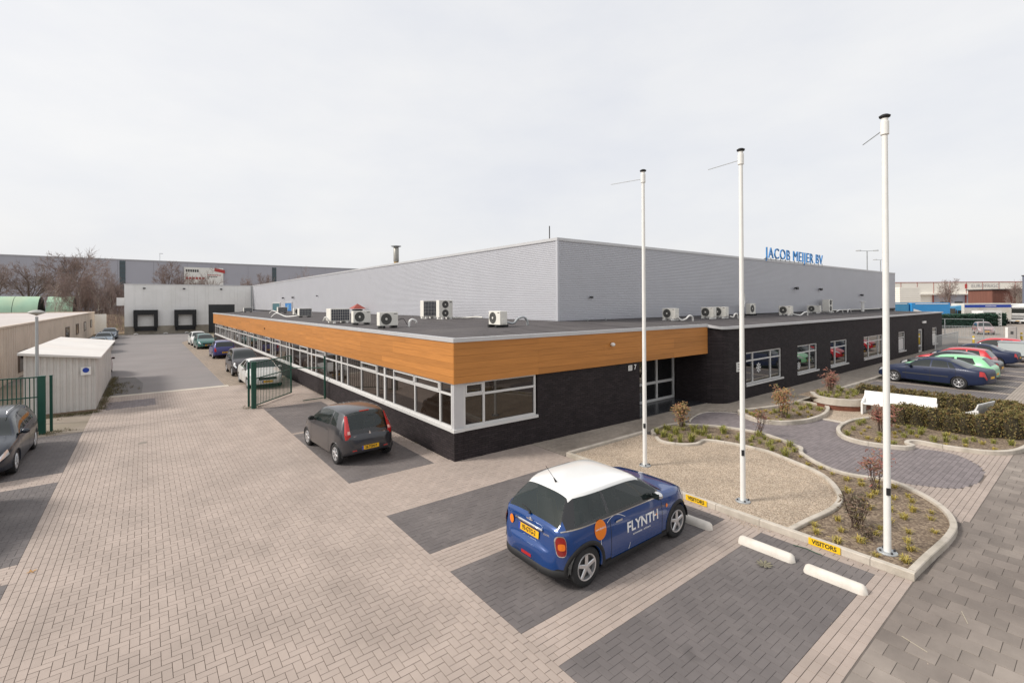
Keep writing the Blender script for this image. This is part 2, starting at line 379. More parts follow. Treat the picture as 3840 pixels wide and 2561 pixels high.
# --- driveway of light pavers
drive = sheet('driveway', [(-8.53, -12), (2.75, -12), (2.75, 0.35), (-.02, 0.35), (-.02, 18.4), (-8.53, 18.4)], -.008, m_bed)
br = []
br += bond(-8.53, -6, -7.925, 10.95, 'y')
br += herring(-7.925, -7.5, -3.36, 10.95)
br += bond(-3.36, -9.35, -2.84, 10.95, 'y')
br += herring(-2.84, -1.99, 2.5, 0.28)
br += bond(-2.84, 5.83, -.5, 6.03, 'x')
br += bond(-.48, 0.28, -.02, 10.95, 'y')
br += bond(-2.84, -4.59, 2.5, -3.89, 'x')
br += bond(-2.84, -7.17, 2.5, -6.45, 'x')
br += bond(2.5, -9.055, 2.74, .28, 'y', W=.12)
br += herring(-3.3, 10.97, -.02, 18.4)
dk = [b for b in herring(-8.53, 10.97, -3.3, 18.4)]
patch = [b for b in dk if b[0] < -6.4 and 14.9 < b[1] < 16.9 and b[0] > -8.2]
br += [b for b in dk if not (b[0] < -6.4 and 14.9 < b[1] < 16.9 and b[0] > -8.2)]
# edge strip beside the pavement tiles: two long rows, one soldier row, one long row
br += bond(-2.84, -9.055, 2.5, -8.95, 'x')
br += bond(-2.84, -9.16, 2.74, -9.055, 'x')
x = -2.84
while x < 2.7: br.append((x + .0525, -9.22, .12, .105, True)); x += .105
br += bond(-2.84, -9.385, 2.74, -9.28, 'x')
lay(drive, br, m_pave)
lay(drive, patch, m_path, name='grey_paving_brick', limit=0)
# --- parking bays of dark pavers
for (a, b, c, d) in [(-2.84, .28, -.48, 5.83), (-2.84, 6.03, -.48, 10.95), (-2.84, -3.89, 2.5, -1.99), (-2.84, -6.45, 2.5, -4.59), (-2.84, -8.95, 2.5, -7.17),
                     (-12.4, 5.85, -8.53, 10.95), (-12.4, .22, -8.53, 5.0), (-12.4, -4.6, -8.53, -.5)]:
    bay = sheet('parking_bay', [(a, b), (c, b), (c, d), (a, d)], -.0045, m_bedd)
    lay(bay, herring(a, b, c, d), m_dark, limit=300 if b < 0 and a > -5 else 120, gap=.0045)
strip = sheet('bay_divider', [(-12.4, -.5), (-8.53, -.5), (-8.53, .22), (-12.4, .22)], -.006, m_bed); lay(strip, bond(-12.4, -.5, -8.53, .22), m_pave)
strip = sheet('bay_divider', [(-12.4, 5.0), (-8.53, 5.0), (-8.53, 5.85), (-12.4, 5.85)], -.006, m_bed); lay(strip, bond(-12.4, 5.0, -8.53, 5.85), m_pave)
sheet('yard', [(-16, 10.97), (-8.53, 10.97), (-8.53, 30), (-16, 30)], -.02, M('w_yard_paving', (.27, .225, .18), .95, var=.2, vs=.8, bump=.4, bs=20, c2=(.17, .145, .10), stain=.4))
# --- pavement of 30 cm tiles
pav = sheet('pavement', [(-3, -16), (60, -16), (60, -9.36), (-3, -9.36)], -.006, m_bedt)
tl = []; r = 0; x = -3.0
while x < 16:
    y = (-9.40 if x < 3 else -9.47 if x < 6 else -9.57) - .15 - (0 if r % 2 else .15)
    if r % 2 == 0: tl.append((x, y + .225, .3, .15, False))
    while y > -14.5: tl.append((x, y, .3, .3, False)); y -= .3
    x += .3; r += 1
lay(pav, tl, m_slab, name='pavement_tile', gap=.006, ch=.002, depth=.025)
# --- asphalt access road with its concrete threshold
road = sheet('road', [(-8.75, 18.85), (-3.35, 18.85), (-3.4, 57), (-1.0, 66), (-1.0, 80.2), (-10.2, 80.2), (-9.6, 60)], -.004, m_asph)
th = MB().box(-8.5, 18.4, -.06, -3.2, 18.85, .0).build('road_threshold', M('pale_concrete', (.50, .45, .38), .9, var=.15, vs=2, bump=.3), None); tag(th, kind='structure')
sheet('road_repair', [(-8.6, 18.86), (-6.95, 18.86), (-6.9, 22.6), (-7.3, 26), (-8.6, 26.5)], .0, M('w_new_asphalt', (.15, .138, .132), .9, var=.15, vs=.7, bump=.4, bs=60))
lane = sheet('parking_lane', [(-3.35, 18.4), (-.02, 18.4), (-.02, 62), (-3.4, 62)], -.008, texmat('lane_paving', 'b', (.33, .265, .205), (.28, .225, .175), (.15, .12, .10), .21, .105, .008, rot=pi / 2, var=.2))
rep = sheet('verge', [(-13.0, 26.5), (-8.6, 26.5), (-9.7, 79), (-13.0, 79)], -.012, M('w_verge', (.21, .18, .155), .95, var=.25, vs=.6, bump=.4, bs=12))
# --- footpath along the building
foot = sheet('footpath', [(2.76, -2.9), (60, -3.0), (60, -.9), (12.4, -.3), (8.0, 0.0), (-.02, .36), (-.02, 0.0), (2.76, 0.0)], -.0065, m_bedd)
m_foot = M('footpath_paver', (.335, .285, .235), .88, var=.12, vs=1., bump=.2, bs=120, rnd=.1, c2=(.27, .23, .19), stain=.4)
FP = [(2.76, -1.55), (7.2, -1.58), (8.3, -1.7), (9.2, -1.5), (10.3, -1.2), (11.2, -1.25), (12.0, -2.1), (12.0, -2.35), (15.2, -2.75), (26, -2.88), (26, -1.05), (13.5, -1.02), (12.7, -.7), (12.4, -.3), (8.0, -.22), (2.76, .02)]
lay(foot, [b for b in bond(2.76, -2.9, 26, .05) if inpoly(b[0], b[1], FP)], m_foot, limit=200)
sheet('far_footpath', [(26, -2.95), (54, -3.05), (54, -1.0), (26, -1.0)], -.003, texmat('far_foot_paving', 'b', (.32, .275, .23), (.28, .235, .195), (.17, .145, .12), .21, .105, .006))
# --- car park on the right
lot = sheet('car_park', [(18.6, -16), (300, -60), (300, 60), (60, 60), (54, -1.0), (54, -2.97), (18.6, -2.93)], -.02, texmat('lot_paving', 'b', (.36, .31, .265), (.31, .265, .225), (.19, .16, .14), .21, .105, .008, var=.15, scalevar=.6))
darklot = texmat('lot_bays', 'b', (.17, .15, .148), (.14, .125, .12), (.09, .08, .08), .21, .105, .008, var=.15)
for k in range(8):
    sheet('parking_bay', [(20.3 + k * 2.62, -8.3), (22.3 + k * 2.62, -8.3), (22.4 + k * 2.62, -3.2), (20.4 + k * 2.62, -3.2)], -.008, darklot)

# --- garden: path, beds, kerbs
PATH = [(8.97, -1.79), (9.44, -1.55), (10.37, -1.31), (11.05, -1.39), (11.7, -2.1), (11.21, -2.66), (10.85, -3.37), (11.15, -3.98), (11.77, -4.33), (12.54, -4.52), (13.2, -4.45), (13.1, -5.35), (12.61, -5.44), (11.66, -5.59), (11.0, -5.9), (10.71, -6.22), (10.6, -6.65), (10.77, -7.22), (11.3, -7.6), (11.58, -8.1), (11.5, -8.55), (10.99, -9.0), (10.17, -9.27), (9.29, -9.32), (8.6, -9.2), (8.18, -9.0), (7.8, -8.48), (7.6, -7.94), (7.2, -7.64), (7.07, -7.21), (7.15, -6.82), (7.48, -6.33), (7.93, -5.87), (8.17, -5.74), (8.5, -5.6), (8.66, -5.33), (9.01, -4.71), (9.19, -4.13), (9.1, -3.45), (8.87, -2.8), (8.5, -2.2)]
PATHS = smooth_line(PATH, 4, True)
path = sheet('garden_path', PATHS, -.004, m_bedd)
def clip(bricks, test, n=5):
    out = []
    for b in bricks:
        dx = b[2] / n; ok = [test(b[0] - b[2] / 2 + dx * (i + .5), b[1]) for i in range(n)]
        if all(ok): out.append(b); continue
        i = 0
        while i < n:
            j = i
            while j < n and ok[j]: j += 1
            if j > i: out.append((b[0] - b[2] / 2 + dx * (i + j) / 2, b[1], dx * (j - i), b[3], False))
            i = max(j, i) + 1
    return out
lay(path, clip(bond(7, -9.5, 13.4, -1.2, 'x', .2, .1), lambda x, y: inpoly(x, y, PATHS)), m_path, depth=.012)
plaza = sheet('garden_apron', [(4.0, -9.36), (13.6, -9.55), (13.6, -7.3), (7.0, -6.0), (4.0, -8)], -.0085, m_bed)
lay(plaza, clip(bond(6.0, -9.56, 13.4, -7.3), lambda x, y: not inpoly(x, y, PATHS)), m_pave)

C1 = [(6.35, -2.1), (5.95, -2.5), (5.89, -2.85), (6.12, -3.26), (6.46, -3.47), (6.79, -3.44), (7.0, -3.43), (7.21, -3.7), (7.36, -4.32), (7.4, -4.78), (7.35, -5.26), (7.03, -5.96), (6.7, -6.61), (6.26, -7.07), (5.73, -7.41), (5.23, -7.63), (4.71, -7.71), (4.18, -7.69), (3.55, -7.61), (2.86, -7.55)]
C2 = [(6.35, -2.1), (6.6, -1.8), (7.0, -1.68), (7.69, -1.64), (8.12, -1.8), (8.43, -2.16), (8.87, -2.8), (9.1, -3.45), (9.19, -4.13), (9.01, -4.71), (8.66, -5.33), (8.5, -5.62), (8.17, -5.74), (7.93, -5.87), (7.48, -6.33), (7.15, -6.82), (7.07, -7.21), (7.2, -7.64), (7.35, -8.0), (6.95, -8.62), (6.32, -9.13), (5.58, -9.41), (4.8, -9.46), (3.6, -9.38), (2.87, -9.34)]
BED2 = [(11.75, -2.2), (11.21, -2.66), (10.88, -3.37), (11.15, -3.98), (11.77, -4.33), (12.54, -4.5), (13.67, -4.5), (14.66, -4.3), (15.27, -4.04), (15.44, -3.56), (15.3, -3.0), (13.73, -2.78), (12.4, -2.4)]
BED4 = [(14.42, -5.76), (13.66, -5.5), (12.61, -5.44), (11.66, -5.59), (11.0, -5.9), (10.71, -6.22), (10.6, -6.65), (10.77, -7.22), (10.99, -7.54), (11.34, -7.61), (11.48, -7.44), (11.83, -7.44), (12.01, -7.66), (11.96, -8.17), (12.11, -8.85), (12.38, -9.26), (12.88, -9.54), (13.6, -9.7), (15.2, -9.85), (17.5, -9.85), (19.3, -9.6)]
C1S = smooth_line(C1, 4); C2S = smooth_line(C2, 4); BED2S = smooth_line(BED2, 4, True); BED4S = smooth_line(BED4, 4)
FLAG = [(2.86, -1.7), (6.3, -1.7)] + C1S
sheet('gravel_bed', FLAG, .05, m_grav)
FRONT = C1S + [(2.86, -9.3)] + C2S[::-1]
sheet('planting_bed', FRONT, .055, m_soil)
sheet('planting_bed', BED2S, .06, m_soil)
sheet('planting_bed', BED4S + [(19.4, -8.4), (18.9, -7.0), (18.5, -6.9), (14.5, -6.9)], .06, m_soil)
sheet('planting_bed', [(15.35, -2.95), (18.6, -2.95), (18.7, -4.6), (15.9, -5.2), (15.2, -4.5)], .40, m_soil)
sheet('planting_bed', [(17.9, -4.5), (19.0, -4.4), (19.3, -7.0), (19.4, -8.4), (18.3, -8.4), (18.0, -7.2)], .058, m_soil)
sheet('seating_floor', [(13.2, -4.3), (15.3, -4.0), (15.9, -5.0), (18.2, -4.6), (18.4, -8.4), (14.4, -8.4), (14.3, -5.9), (13.1, -5.4)], .004, m_grav)
def kerb(name, pts, wd=.10, h=.12, z0=-.05, seg=.9, mat=m_kerb, closed=False, parent=None):
    """a kerb laid as separate stones along a line"""
    pts = [Vector((p[0], p[1])) for p in pts]
    if closed: pts.append(pts[0])
    acc = 0; cur = [pts[0]]; runs = []
    for a, b in zip(pts, pts[1:]):
        d = (b - a).length; s = 0
        if d < 1e-6: continue
        while acc + (d - s) >= seg:
            s += seg - acc; q = a + (b - a) * (s / d); cur.append(q); runs.append(cur); cur = [q]; acc = 0
        acc += d - s
        if d - s > 1e-6: cur.append(b)
    if len(cur) > 1: runs.append(cur)
    root = empty(name, (0, 0, 0), parent=parent)
    for R in runs:
        if sum((b - a).length for a, b in zip(R, R[1:])) < .05: continue
        mb = MB(); lo = []; n = len(R); c = .012; rows = []
        for i, p in enumerate(R):
            t = (R[min(i + 1, n - 1)] - R[max(i - 1, 0)]).normalized(); nn = Vector((-t.y, t.x))
            if i == 0: p = p + t * .004
            if i == n - 1: p = p - t * .004
            a, b = p - nn * wd / 2, p + nn * wd / 2; a2, b2 = p - nn * (wd / 2 - c), p + nn * (wd / 2 - c)
            rows.append([(a.x, a.y, z0), (a.x, a.y, h - c), (a2.x, a2.y, h), (b2.x, b2.y, h), (b.x, b.y, h - c), (b.x, b.y, z0)])
        mb.grid(rows); mb.f.append(tuple(range(5, -1, -1))); k = (n - 1) * 6; mb.f.append(tuple(range(k, k + 6)))
        mb.build('kerb_stone', mat, root)
    return root
tag(kerb('kerb', [(2.80, -1.62), (2.80, -9.40)], wd=.11), 'straight pale concrete kerb in front of the visitor bays', 'kerb')
tag(kerb('kerb', [(2.87, -1.63), (6.3, -1.63)], wd=.11), 'short pale kerb between gravel bed and footpath by entrance', 'kerb')
tag(kerb('kerb', C1S[2:], wd=.11), 'curved pale kerb parting the gravel from the planted strip', 'kerb')
tag(kerb('kerb', C2S[1:], wd=.11), 'winding pale kerb between planted strip and grey garden path', 'kerb')
tag(kerb('kerb', BED2S, wd=.12, h=.15, closed=True), 'rounded pale kerb round the bed with orange shrub', 'kerb')
tag(kerb('kerb', BED4S, wd=.12), 'winding pale kerb round the hedged bed', 'kerb')
tag(kerb('kerb', [(15.5, -2.87), (26.8, -3.02), (52, -3.1)], wd=.14, h=.11), 'long straight kerb between building footpath and car park', 'kerb')
tag(kerb('kerb', smooth_line([(9.0, -1.72), (9.44, -1.49), (10.37, -1.25), (11.1, -1.33), (11.75, -2.1)], 4), wd=.07, h=.012), 'flush edging round the rounded end of grey path', 'kerb')
slab = MB().prism([(13.16, -4.42), (13.30, -4.42), (13.22, -5.36), (13.06, -5.36)], -.05, .03).build('threshold_slab', m_kerb); tag(slab, 'narrow pale slab across the path at the seating area', 'slab')
# raised planter with pale wall and rust-coloured base
pl = smooth_line([(16.2, -3.2), (15.5, -3.6), (15.25, -4.1), (15.35, -4.6), (15.8, -5.05), (16.6, -5.15)], 5)
rp_ = empty('raised_planter', (15.5, -4, 0), label='raised planter with curved white concrete rim over rust coloured base', cat='planter')
def wallstrip(pts, z0, z1, th, mat, name, parent):
    rows = []
    off = parent.location if parent else Vector((0, 0, 0)); n = len(pts)
    P2 = [Vector((p[0] - off.x, p[1] - off.y)) for p in pts]
    for i, p in enumerate(P2):
        t = (P2[min(i + 1, n - 1)] - P2[max(i - 1, 0)]).normalized(); nn = Vector((-t.y, t.x)) * th / 2
        a, b = p - nn, p + nn; rows.append([(a.x, a.y, z0), (a.x, a.y, z1), (b.x, b.y, z1), (b.x, b.y, z0), (a.x, a.y, z0)])
    mb = MB().grid(rows); return fix_normals(mb.build(name, mat, parent))
wallstrip(pl, .20, .47, .16, m_kerb, 'rim', rp_)
wallstrip(pl, .0, .20, .10, m_rust, 'base', rp_)

# loose stones: on the gravel and spilled over the kerb
r_ = random.Random(21); pb_ = MB()
def pebble(x, y, z, s):
    n = len(pb_.v); a = r_.uniform(0, 6); ca, sa = cos(a), sin(a)
    for (u, v, w_) in ((1, 0, 0), (-1, 0, 0), (0, .75, 0), (0, -.75, 0), (.1, .1, .7), (0, 0, -.5)): pb_.v.append((x + (u * ca - v * sa) * s * r_.uniform(.8, 1.2), y + (u * sa + v * ca) * s * r_.uniform(.8, 1.2), z + w_ * s))
    pb_.f.extend(tuple(n + k for k in t) for t in ((0, 2, 4), (2, 1, 4), (1, 3, 4), (3, 0, 4), (2, 0, 5), (1, 2, 5), (3, 1, 5), (0, 3, 5)))
c_ = 0
while c_ < 5200:
    x, y = r_.uniform(2.9, 7.4), r_.uniform(-7.7, -1.7)
    if inpoly(x, y, FLAG): pebble(x, y, .052, r_.uniform(.008, .017)); c_ += 1
for _ in range(150): pebble(2.70 - abs(r_.gauss(0, .10)), r_.gauss(-6.85, .25), .004, r_.uniform(.006, .012))
for _ in range(60): pebble(2.70 - abs(r_.gauss(0, .08)), r_.uniform(-9.2, -2), .004, r_.uniform(.005, .010))
for _ in range(240): pebble(r_.uniform(-8.4, 8), r_.uniform(-10.5, 10), .004, r_.uniform(.004, .008))
m_stone = M('pebble', (.46, .37, .28), .9, var=.1, vs=3, rnd=.45)
tag(pb_.build('loose_stones', m_stone), 'loose beige stones lying on the gravel and by the kerb', 'stones', kind='stuff')
# ================================================================ office building
off = empty('office_building', (0, 0, 0), label='long low office building of dark brick with orange timber fascia', cat='building')
def wing_y(x): return -1.0 - .15 * (x - 13.45) / 40
def face_y(x): return -.031 * x
posL = lambda u, d, z: (-d, u, z)                         # left facade, u = y
posR = lambda u, d, z: (u, face_y(u) - d, z)              # entrance facade
posW = lambda u, d, z: (u, wing_y(u) - d, z)              # wing
posE = lambda u, d, z: (u, 1.17 - d, z)                   # recessed entrance
posU = lambda u, d, z: (u, -.03 - .0272 * u - d, z)       # fascia on the entrance side
def ubox(mb, pos, u0, u1, d0, d1, z0, z1):
    n = len(mb.v)
    mb.v += [pos(u0, d0, z0), pos(u1, d0, z0), pos(u1, d1, z0), pos(u0, d1, z0), pos(u0, d0, z1), pos(u1, d0, z1), pos(u1, d1, z1), pos(u0, d1, z1)]
    mb.f += [tuple(n + k for k in q) for q in ((0, 3, 2, 1), (4, 5, 6, 7), (0, 1, 5, 4), (1, 2, 6, 5), (2, 3, 7, 6), (3, 0, 4, 7))]
    return mb
def ub(name, mat, parent, pos, *a):
    return fix_normals(ubox(MB(), pos, *a).build(name, mat, parent))
LEN = 58.2
ub('wall', m_brick, off, posL, .0, LEN, -.30, 0, -.05, .82)
ub('wall', m_brick, off, posR, .30, 3.0, -.30, 0, -.05, .82)
ub('wall', m_brick, off, posR, 3.0, 8.0, -.30, 0, -.05, 2.19)
ub('wall', m_brick, off, lambda u, d, z: (7.7 + d, u, z), -.24, 1.5, 0, .299, -.05, 2.2)
# wing wall: rounded corner, then piers and panels round the windows
WT = 3.24
arc = [(12.55, 1.17), (12.53, .6), (12.52, -.1)] + [(13.42 - .9 * cos(t), -.10 - .9 * sin(t)) for t in [radians(a) for a in range(10, 91, 10)]] + [(14.7, wing_y(14.7))]
rows = [[(p[0], p[1], -.05), (p[0], p[1], WT)] for p in arc]
o = MB().grid(rows).build('wall', m_brick, off, smooth=True); fix_normals(o)
def wz(x): return (2.10 - .0045 * (x - 14), .64 - .0055 * (x - 14))
WIN = [(14.8, 18.45, (.2, .70), .27), (20.4, 23.05, (.645,), .27), (25.05, 27.8, (.31,), .27), (30.95, 35.1, (.27, .77), .25), (39.0, 40.8, (), .3), (44.9, 46.6, 'door', 0), (49.7, 51.5, (), .28)]
px = 14.7
for (a, b, vs_, tr) in WIN:
    zt, zb = wz((a + b) / 2)
    if vs_ == 'door': zb = 0.02; zt = 1.98
    ub('wall', m_brick, off, posW, px, a, -.28, 0, -.05, WT)
    ub('wall', m_brick, off, posW, a, b, -.28, 0, zt, WT)
    if vs_ != 'door': ub('wall', m_brick, off, posW, a, b, -.28, 0, -.05, zb)
    px = b
ub('wall', m_brick, off, posW, px, 53.5, -.28, 0, -.05, WT)
ub('wall', m_brick, off, lambda u, d, z: (53.2 + d, u, z), -1.15, 4.0, .301, .0, -.05, WT)
def window(parent, pos, u0, u1, z0, z1, cols, transom, dep=-.09, fw=.055, glass=m_glass, sill=True, vents=(), name='window', sillover=.06, tz=None):
    """frame as one part, each pane and the sill its sub-parts"""
    mb = MB(); us = [u0] + list(cols) + [u1]
    ubox(mb, pos, u0, u1, dep, dep + .06, z1 - fw, z1); ubox(mb, pos, u0, u1, dep, dep + .06, z0, z0 + fw)
    for i, u in enumerate(us):
        a, b = (u, u + fw) if i == 0 else (u - fw, u) if i == len(us) - 1 else (u - fw / 2, u + fw / 2)
        ubox(mb, pos, a, b, dep, dep + .064, z0 + fw, z1 - fw)
    zt = tz if tz is not None else z1 - (z1 - z0) * transom if transom else None
    for i in range(len(us) - 1):
        a = us[i] + (fw if i == 0 else fw / 2); b = us[i + 1] - (fw if i == len(us) - 2 else fw / 2)
        if zt: ubox(mb, pos, a, b, dep, dep + .06, zt - fw / 2, zt + fw / 2)
        if i in vents and zt:
            for (p, q, r, s) in ((a, b, zt + fw / 2, zt + fw / 2 + .04), (a, b, z1 - fw - .04, z1 - fw), (a, a + .04, zt + fw / 2 + .04, z1 - fw - .04), (b - .04, b, zt + fw / 2 + .04, z1 - fw - .04)):
                ubox(mb, pos, p, q, dep + .02, dep + .085, r, s)
    w_ = fix_normals(mb.build(name, m_frame, parent))
    for i in range(len(us) - 1):
        a = us[i] + .01; b = us[i + 1] - .01
        for (r, s) in (((z0 + .02, zt), (zt + .001, z1 - .02)) if zt else ((z0 + .02, z1 - .02),)):
            j1, j2 = random.uniform(-.004, .004), random.uniform(-.006, .006); am, rm = (a + b) / 2, (r + s) / 2
            ub('pane', glass, w_, lambda u, d, z: pos(u, d + j1 * (u - am) + j2 * (z - rm), z), a, b, dep + .01, dep + .022, r, s)
    if sill: ub('sill', m_frame, w_, pos, u0 - .02, u1 + sillover, dep - .02, .055, z0 - .085, z0 - .001)
    return w_
# strip of windows on the long side
k = 0; y0 = .12
while y0 < LEN - 2:
    y1 = min(y0 + 4.74, LEN - .05)
    if y1 - y0 > 4: cols = [y0 + .70, y0 + 2.33, y0 + 3.96]
    else: cols = [y0 + .7]
    window(off, posL, y0 + .002, y1 - .002, .90, 2.19, cols, 0, dep=-.07, fw=.062, vents=((1, 2) if k == 0 else (1,) if k % 2 else (2,)), sillover=.0, tz=1.84)
    y0 = y1; k += 1
window(off, posR, .30, 2.93, .90, 2.19, [.99], 0, dep=-.07, fw=.065, vents=(0,), tz=1.80)
cp = MB(); cp.box(-.012, -.012, .90, .30, .118, 2.19); cp.build('corner_post', m_alu, off)
cp = MB(); cp.box(-.056, -.07, .81, .29, .115, .899); cp.build('corner_sill', m_frame, off)
# timber fascia, board by board
fz = [2.172 + i * (1.163 / 6) for i in range(7)]
random.seed(11)
for i in range(6):
    u = -.06; e = LEN
    while u < e - .1:
        v = min(u + random.choice((3.05, 4.05, 5.0)), e)
        if e - v < 1: v = e
        ub('board', m_wood, off, posL, u + .002, v - .002, 0.001, .058 + random.uniform(-.002, .002), fz[i] + .002, fz[i + 1] - .002); u = v
    u = -.055; e = 12.54
    while u < e - .1:
        v = min(u + random.choice((3.05, 4.05, 5.0)), e)
        if e - v < 1: v = e
        ub('board', m_wood, off, posU, u + .002, v - .002, .001, .058 + random.uniform(-.002, .002), fz[i] + .002, fz[i + 1] - .002); u = v
ub('fascia_backing', m_black, off, posL, .1, LEN - .03, -.2, -.002, 2.2, 3.33)
ub('fascia_backing', m_black, off, posU, .1, 12.5, -.2, -.002, 2.2, 3.33)
sof = MB(); sof.v = [(7.98, -.25, 2.185), (12.5, -.36, 2.185), (12.5, 1.3, 2.185), (7.98, 1.3, 2.185)]; sof.f = [(0, 3, 2, 1)]; sof.build('soffit', M('soffit_board', (.30, .28, .25), .7), off)
# roof edge trim
tp = [(-.03, LEN + .05), (-.03, -.065)]
wingline = [(12.53, -.405)] + [(13.40 - .92 * cos(t), -.14 - .92 * sin(t)) for t in [radians(a) for a in range(18, 91, 9)]] + [(53.53, wing_y(53.5) - .03), (53.53, 4.0)]
tz = [(3.335, 3.448)] * 2 + [(3.335, 3.448)] + [(3.335 - .11 * min(1, i / 5), 3.448 - .11 * min(1, i / 5)) for i in range(1, 10)] + [(3.225, 3.338)] * 2
pts = tp + wingline; rows = []
for i, p in enumerate(pts):
    a = Vector(pts[max(i - 1, 0)]); b = Vector(p); c = Vector(pts[min(i + 1, len(pts) - 1)])
    d1 = (b - a).normalized() if (b - a).length > 1e-6 else (c - b).normalized(); d2 = (c - b).normalized() if (c - b).length > 1e-6 else d1
    n1 = Vector((d1.y, -d1.x)); n2 = Vector((d2.y, -d2.x)); nn = (n1 + n2).normalized(); nn = nn / max(.5, nn.dot(n1))
    o_ = b + nn * .055; i_ = b - nn * .11; z0, z1 = tz[min(i, len(tz) - 1)]
    rows.append([(o_.x, o_.y, z0), (o_.x, o_.y, z1), (i_.x, i_.y, z1), (i_.x, i_.y, z0 + .02), (o_.x, o_.y, z0)])
trim_rows = rows
fix_normals(MB().grid(rows).build('roof_trim', m_alu, off))
rf = MB()
rv = [(.05, LEN, 3.40), (.05, .05, 3.40), (12.6, -.3, 3.40), (13.6, -.9, 3.285), (53.4, -1.1, 3.285), (53.4, 4.06, 3.43), (14.2, 4.06, 3.575), (7.85, 4.06, 3.59), (7.85, LEN, 3.59)]
rf.v = rv; rf.f = [(0, 1, 7, 8), (1, 2, 6, 7), (2, 3, 4, 5, 6)]
rfo = rf.build('roof', m_roof, off)
ub('end_wall', m_brick, off, lambda u, d, z: (u, LEN - .3 + d, z), 0.0, 7.85, .299, .0, -.05, 3.39)
# entrance
window(off, posE, 8.6, 12.52, .03, 2.16, [9.62, 11.18], 0, dep=-.10, fw=.11, glass=m_glassw, sill=False, name='entrance_glazing', tz=.86)
hd = MB().tube([(9.82, 1.02, .95), (9.82, 1.02, 1.35)], .018, 8); hd.build('door_handle', m_chrome, off)
st = MB().prism([(7.99, -.13), (12.5, -.36), (12.52, 1.2), (7.99, 1.2)], -.04, .018).build('entrance_slab', M('polished_stone', (.035, .036, .04), .25, var=.15, vs=3), off)
# dim lobby behind the glass: counter and radiator are seen through it only as reflections, so the glass stays dark
# wing windows
for n_, (a, b, vs_, tr) in enumerate(WIN):
    zt, zb = wz((a + b) / 2)
    if vs_ == 'door':
        w_ = window(off, posW, a, b - .5, .03, 1.97, [], .0, dep=-.1, fw=.12, glass=m_glassw, sill=False, name='side_door', tz=.55)
        ub('jamb_panel', m_black, w_, posW, b - .49, b, -.12, -.06, .02, 1.97)
        continue
    w_ = window(off, posW, a, b, zb, zt, [a + (b - a) * t for t in vs_], tr, dep=-.1, fw=.06, glass=m_glassw, sillover=.18)
    if n_ in (4, 6): ub('blind', m_frame, w_, posW, a + .1, b - .25, -.077, -.07, zb + .1, zt - .55)
def snowflake(parent, pos, u, z, r):
    mb = MB()
    for k in range(8):
        t = k * pi / 4; dx, dz = cos(t), sin(t)
        for (r0, r1, wd) in ((.12, 1, .07),):
            mb.quad(pos(u + dx * r * r0 - dz * r * wd, -.062, z + dz * r * r0 + dx * r * wd), pos(u + dx * r * r0 + dz * r * wd, -.062, z + dz * r * r0 - dx * r * wd), pos(u + dx * r * r1 + dz * r * wd, -.062, z + dz * r * r1 - dx * r * wd), pos(u + dx * r * r1 - dz * r * wd, -.062, z + dz * r * r1 + dx * r * wd))
        for s in (-1, 1):
            t2 = t + s * .55; ax, az = u + dx * r * .55, z + dz * r * .55; bx, bz = ax + cos(t2) * r * .35, az + sin(t2) * r * .35; nx, nz2 = -sin(t2) * r * .06, cos(t2) * r * .06
            mb.quad(pos(ax - nx, -.061, az - nz2), pos(ax + nx, -.061, az + nz2), pos(bx + nx, -.061, bz + nz2), pos(bx - nx, -.061, bz - nz2))
    return mb.build('snowflake_sticker', m_wht, parent)
snowflake(off, posW, 16.15, 1.30, .24); snowflake(off, posW, 20.72, .98, .22)
# small fittings
o = ub('wall_notice', m_white, None, posW, 13.9, 14.45, .0, .03, 1.30, 1.72); tag(o, 'white notice plate on the rounded dark brick corner', 'sign')
for z_, w_ in ((1.63, .40), (1.57, .34), (1.50, .42), (1.40, .30), (1.35, .36)): ub('print', m_dkgrey, o, posW, 13.97, 13.97 + w_, .0301, .032, z_, z_ + .025)
o = empty('house_number', (7.55, face_y(7.55) - .01, 1.98), label='white number seven plate high on the brick beside entrance', cat='sign')
ub('plate', m_white, o, lambda u, d, z: (u, -d, z), -.22, .0, .0, .012, -.1, .1)
lettering('numeral', '7', .26, m_wht, o, frame_mtx((.17, -.016, 0), (1, 0, 0), (0, 0, 1)), bold=.006)
for q in range(5): ub('slot', m_dkgrey, o, lambda u, d, z: (u, -d, z), -.19, -.03, .0125, .014, -.07 + q * .033, -.06 + q * .033)
def small_lamp(loc, label, col_=m_white, s=1.):
    o = empty('wall_lamp', loc, label=label, cat='lamp')
    MB().box(-.03 * s, -.02, -.05 * s, .03 * s, .0, .05 * s).build('bracket', m_dkgrey, o)
    b = MB().lathe([(0, -.16), (.05 * s, -.155), (.07 * s, -.10), (.06 * s, -.02), (0, -.015)], 12, axis='y'); b.build('lamp_head', col_, o, smooth=True); return o
small_lamp((6.35, posU(6.35, .058, 0)[1], 2.92), 'small white camera on the orange fascia left of flagpole')
o = MB().lathe([(0, -.05), (.05, -.045), (.06, 0)], 12, axis='x').build('fascia_spot', m_black, None, loc=(-.058, 26.0, 2.72)); tag(o, 'small black knob on the long orange fascia', 'lamp')
o = empty('wall_lamp', (46.4, wing_y(46) - .0, 2.55), label='white box lamp above the side door', cat='lamp')
MB().box(-.55, -.12, -.09, .55, -.03, .09).build('lamp_head', m_white, o); MB().box(-.2, -.03, -.05, .2, 0, .05).build('bracket', m_dkgrey, o)

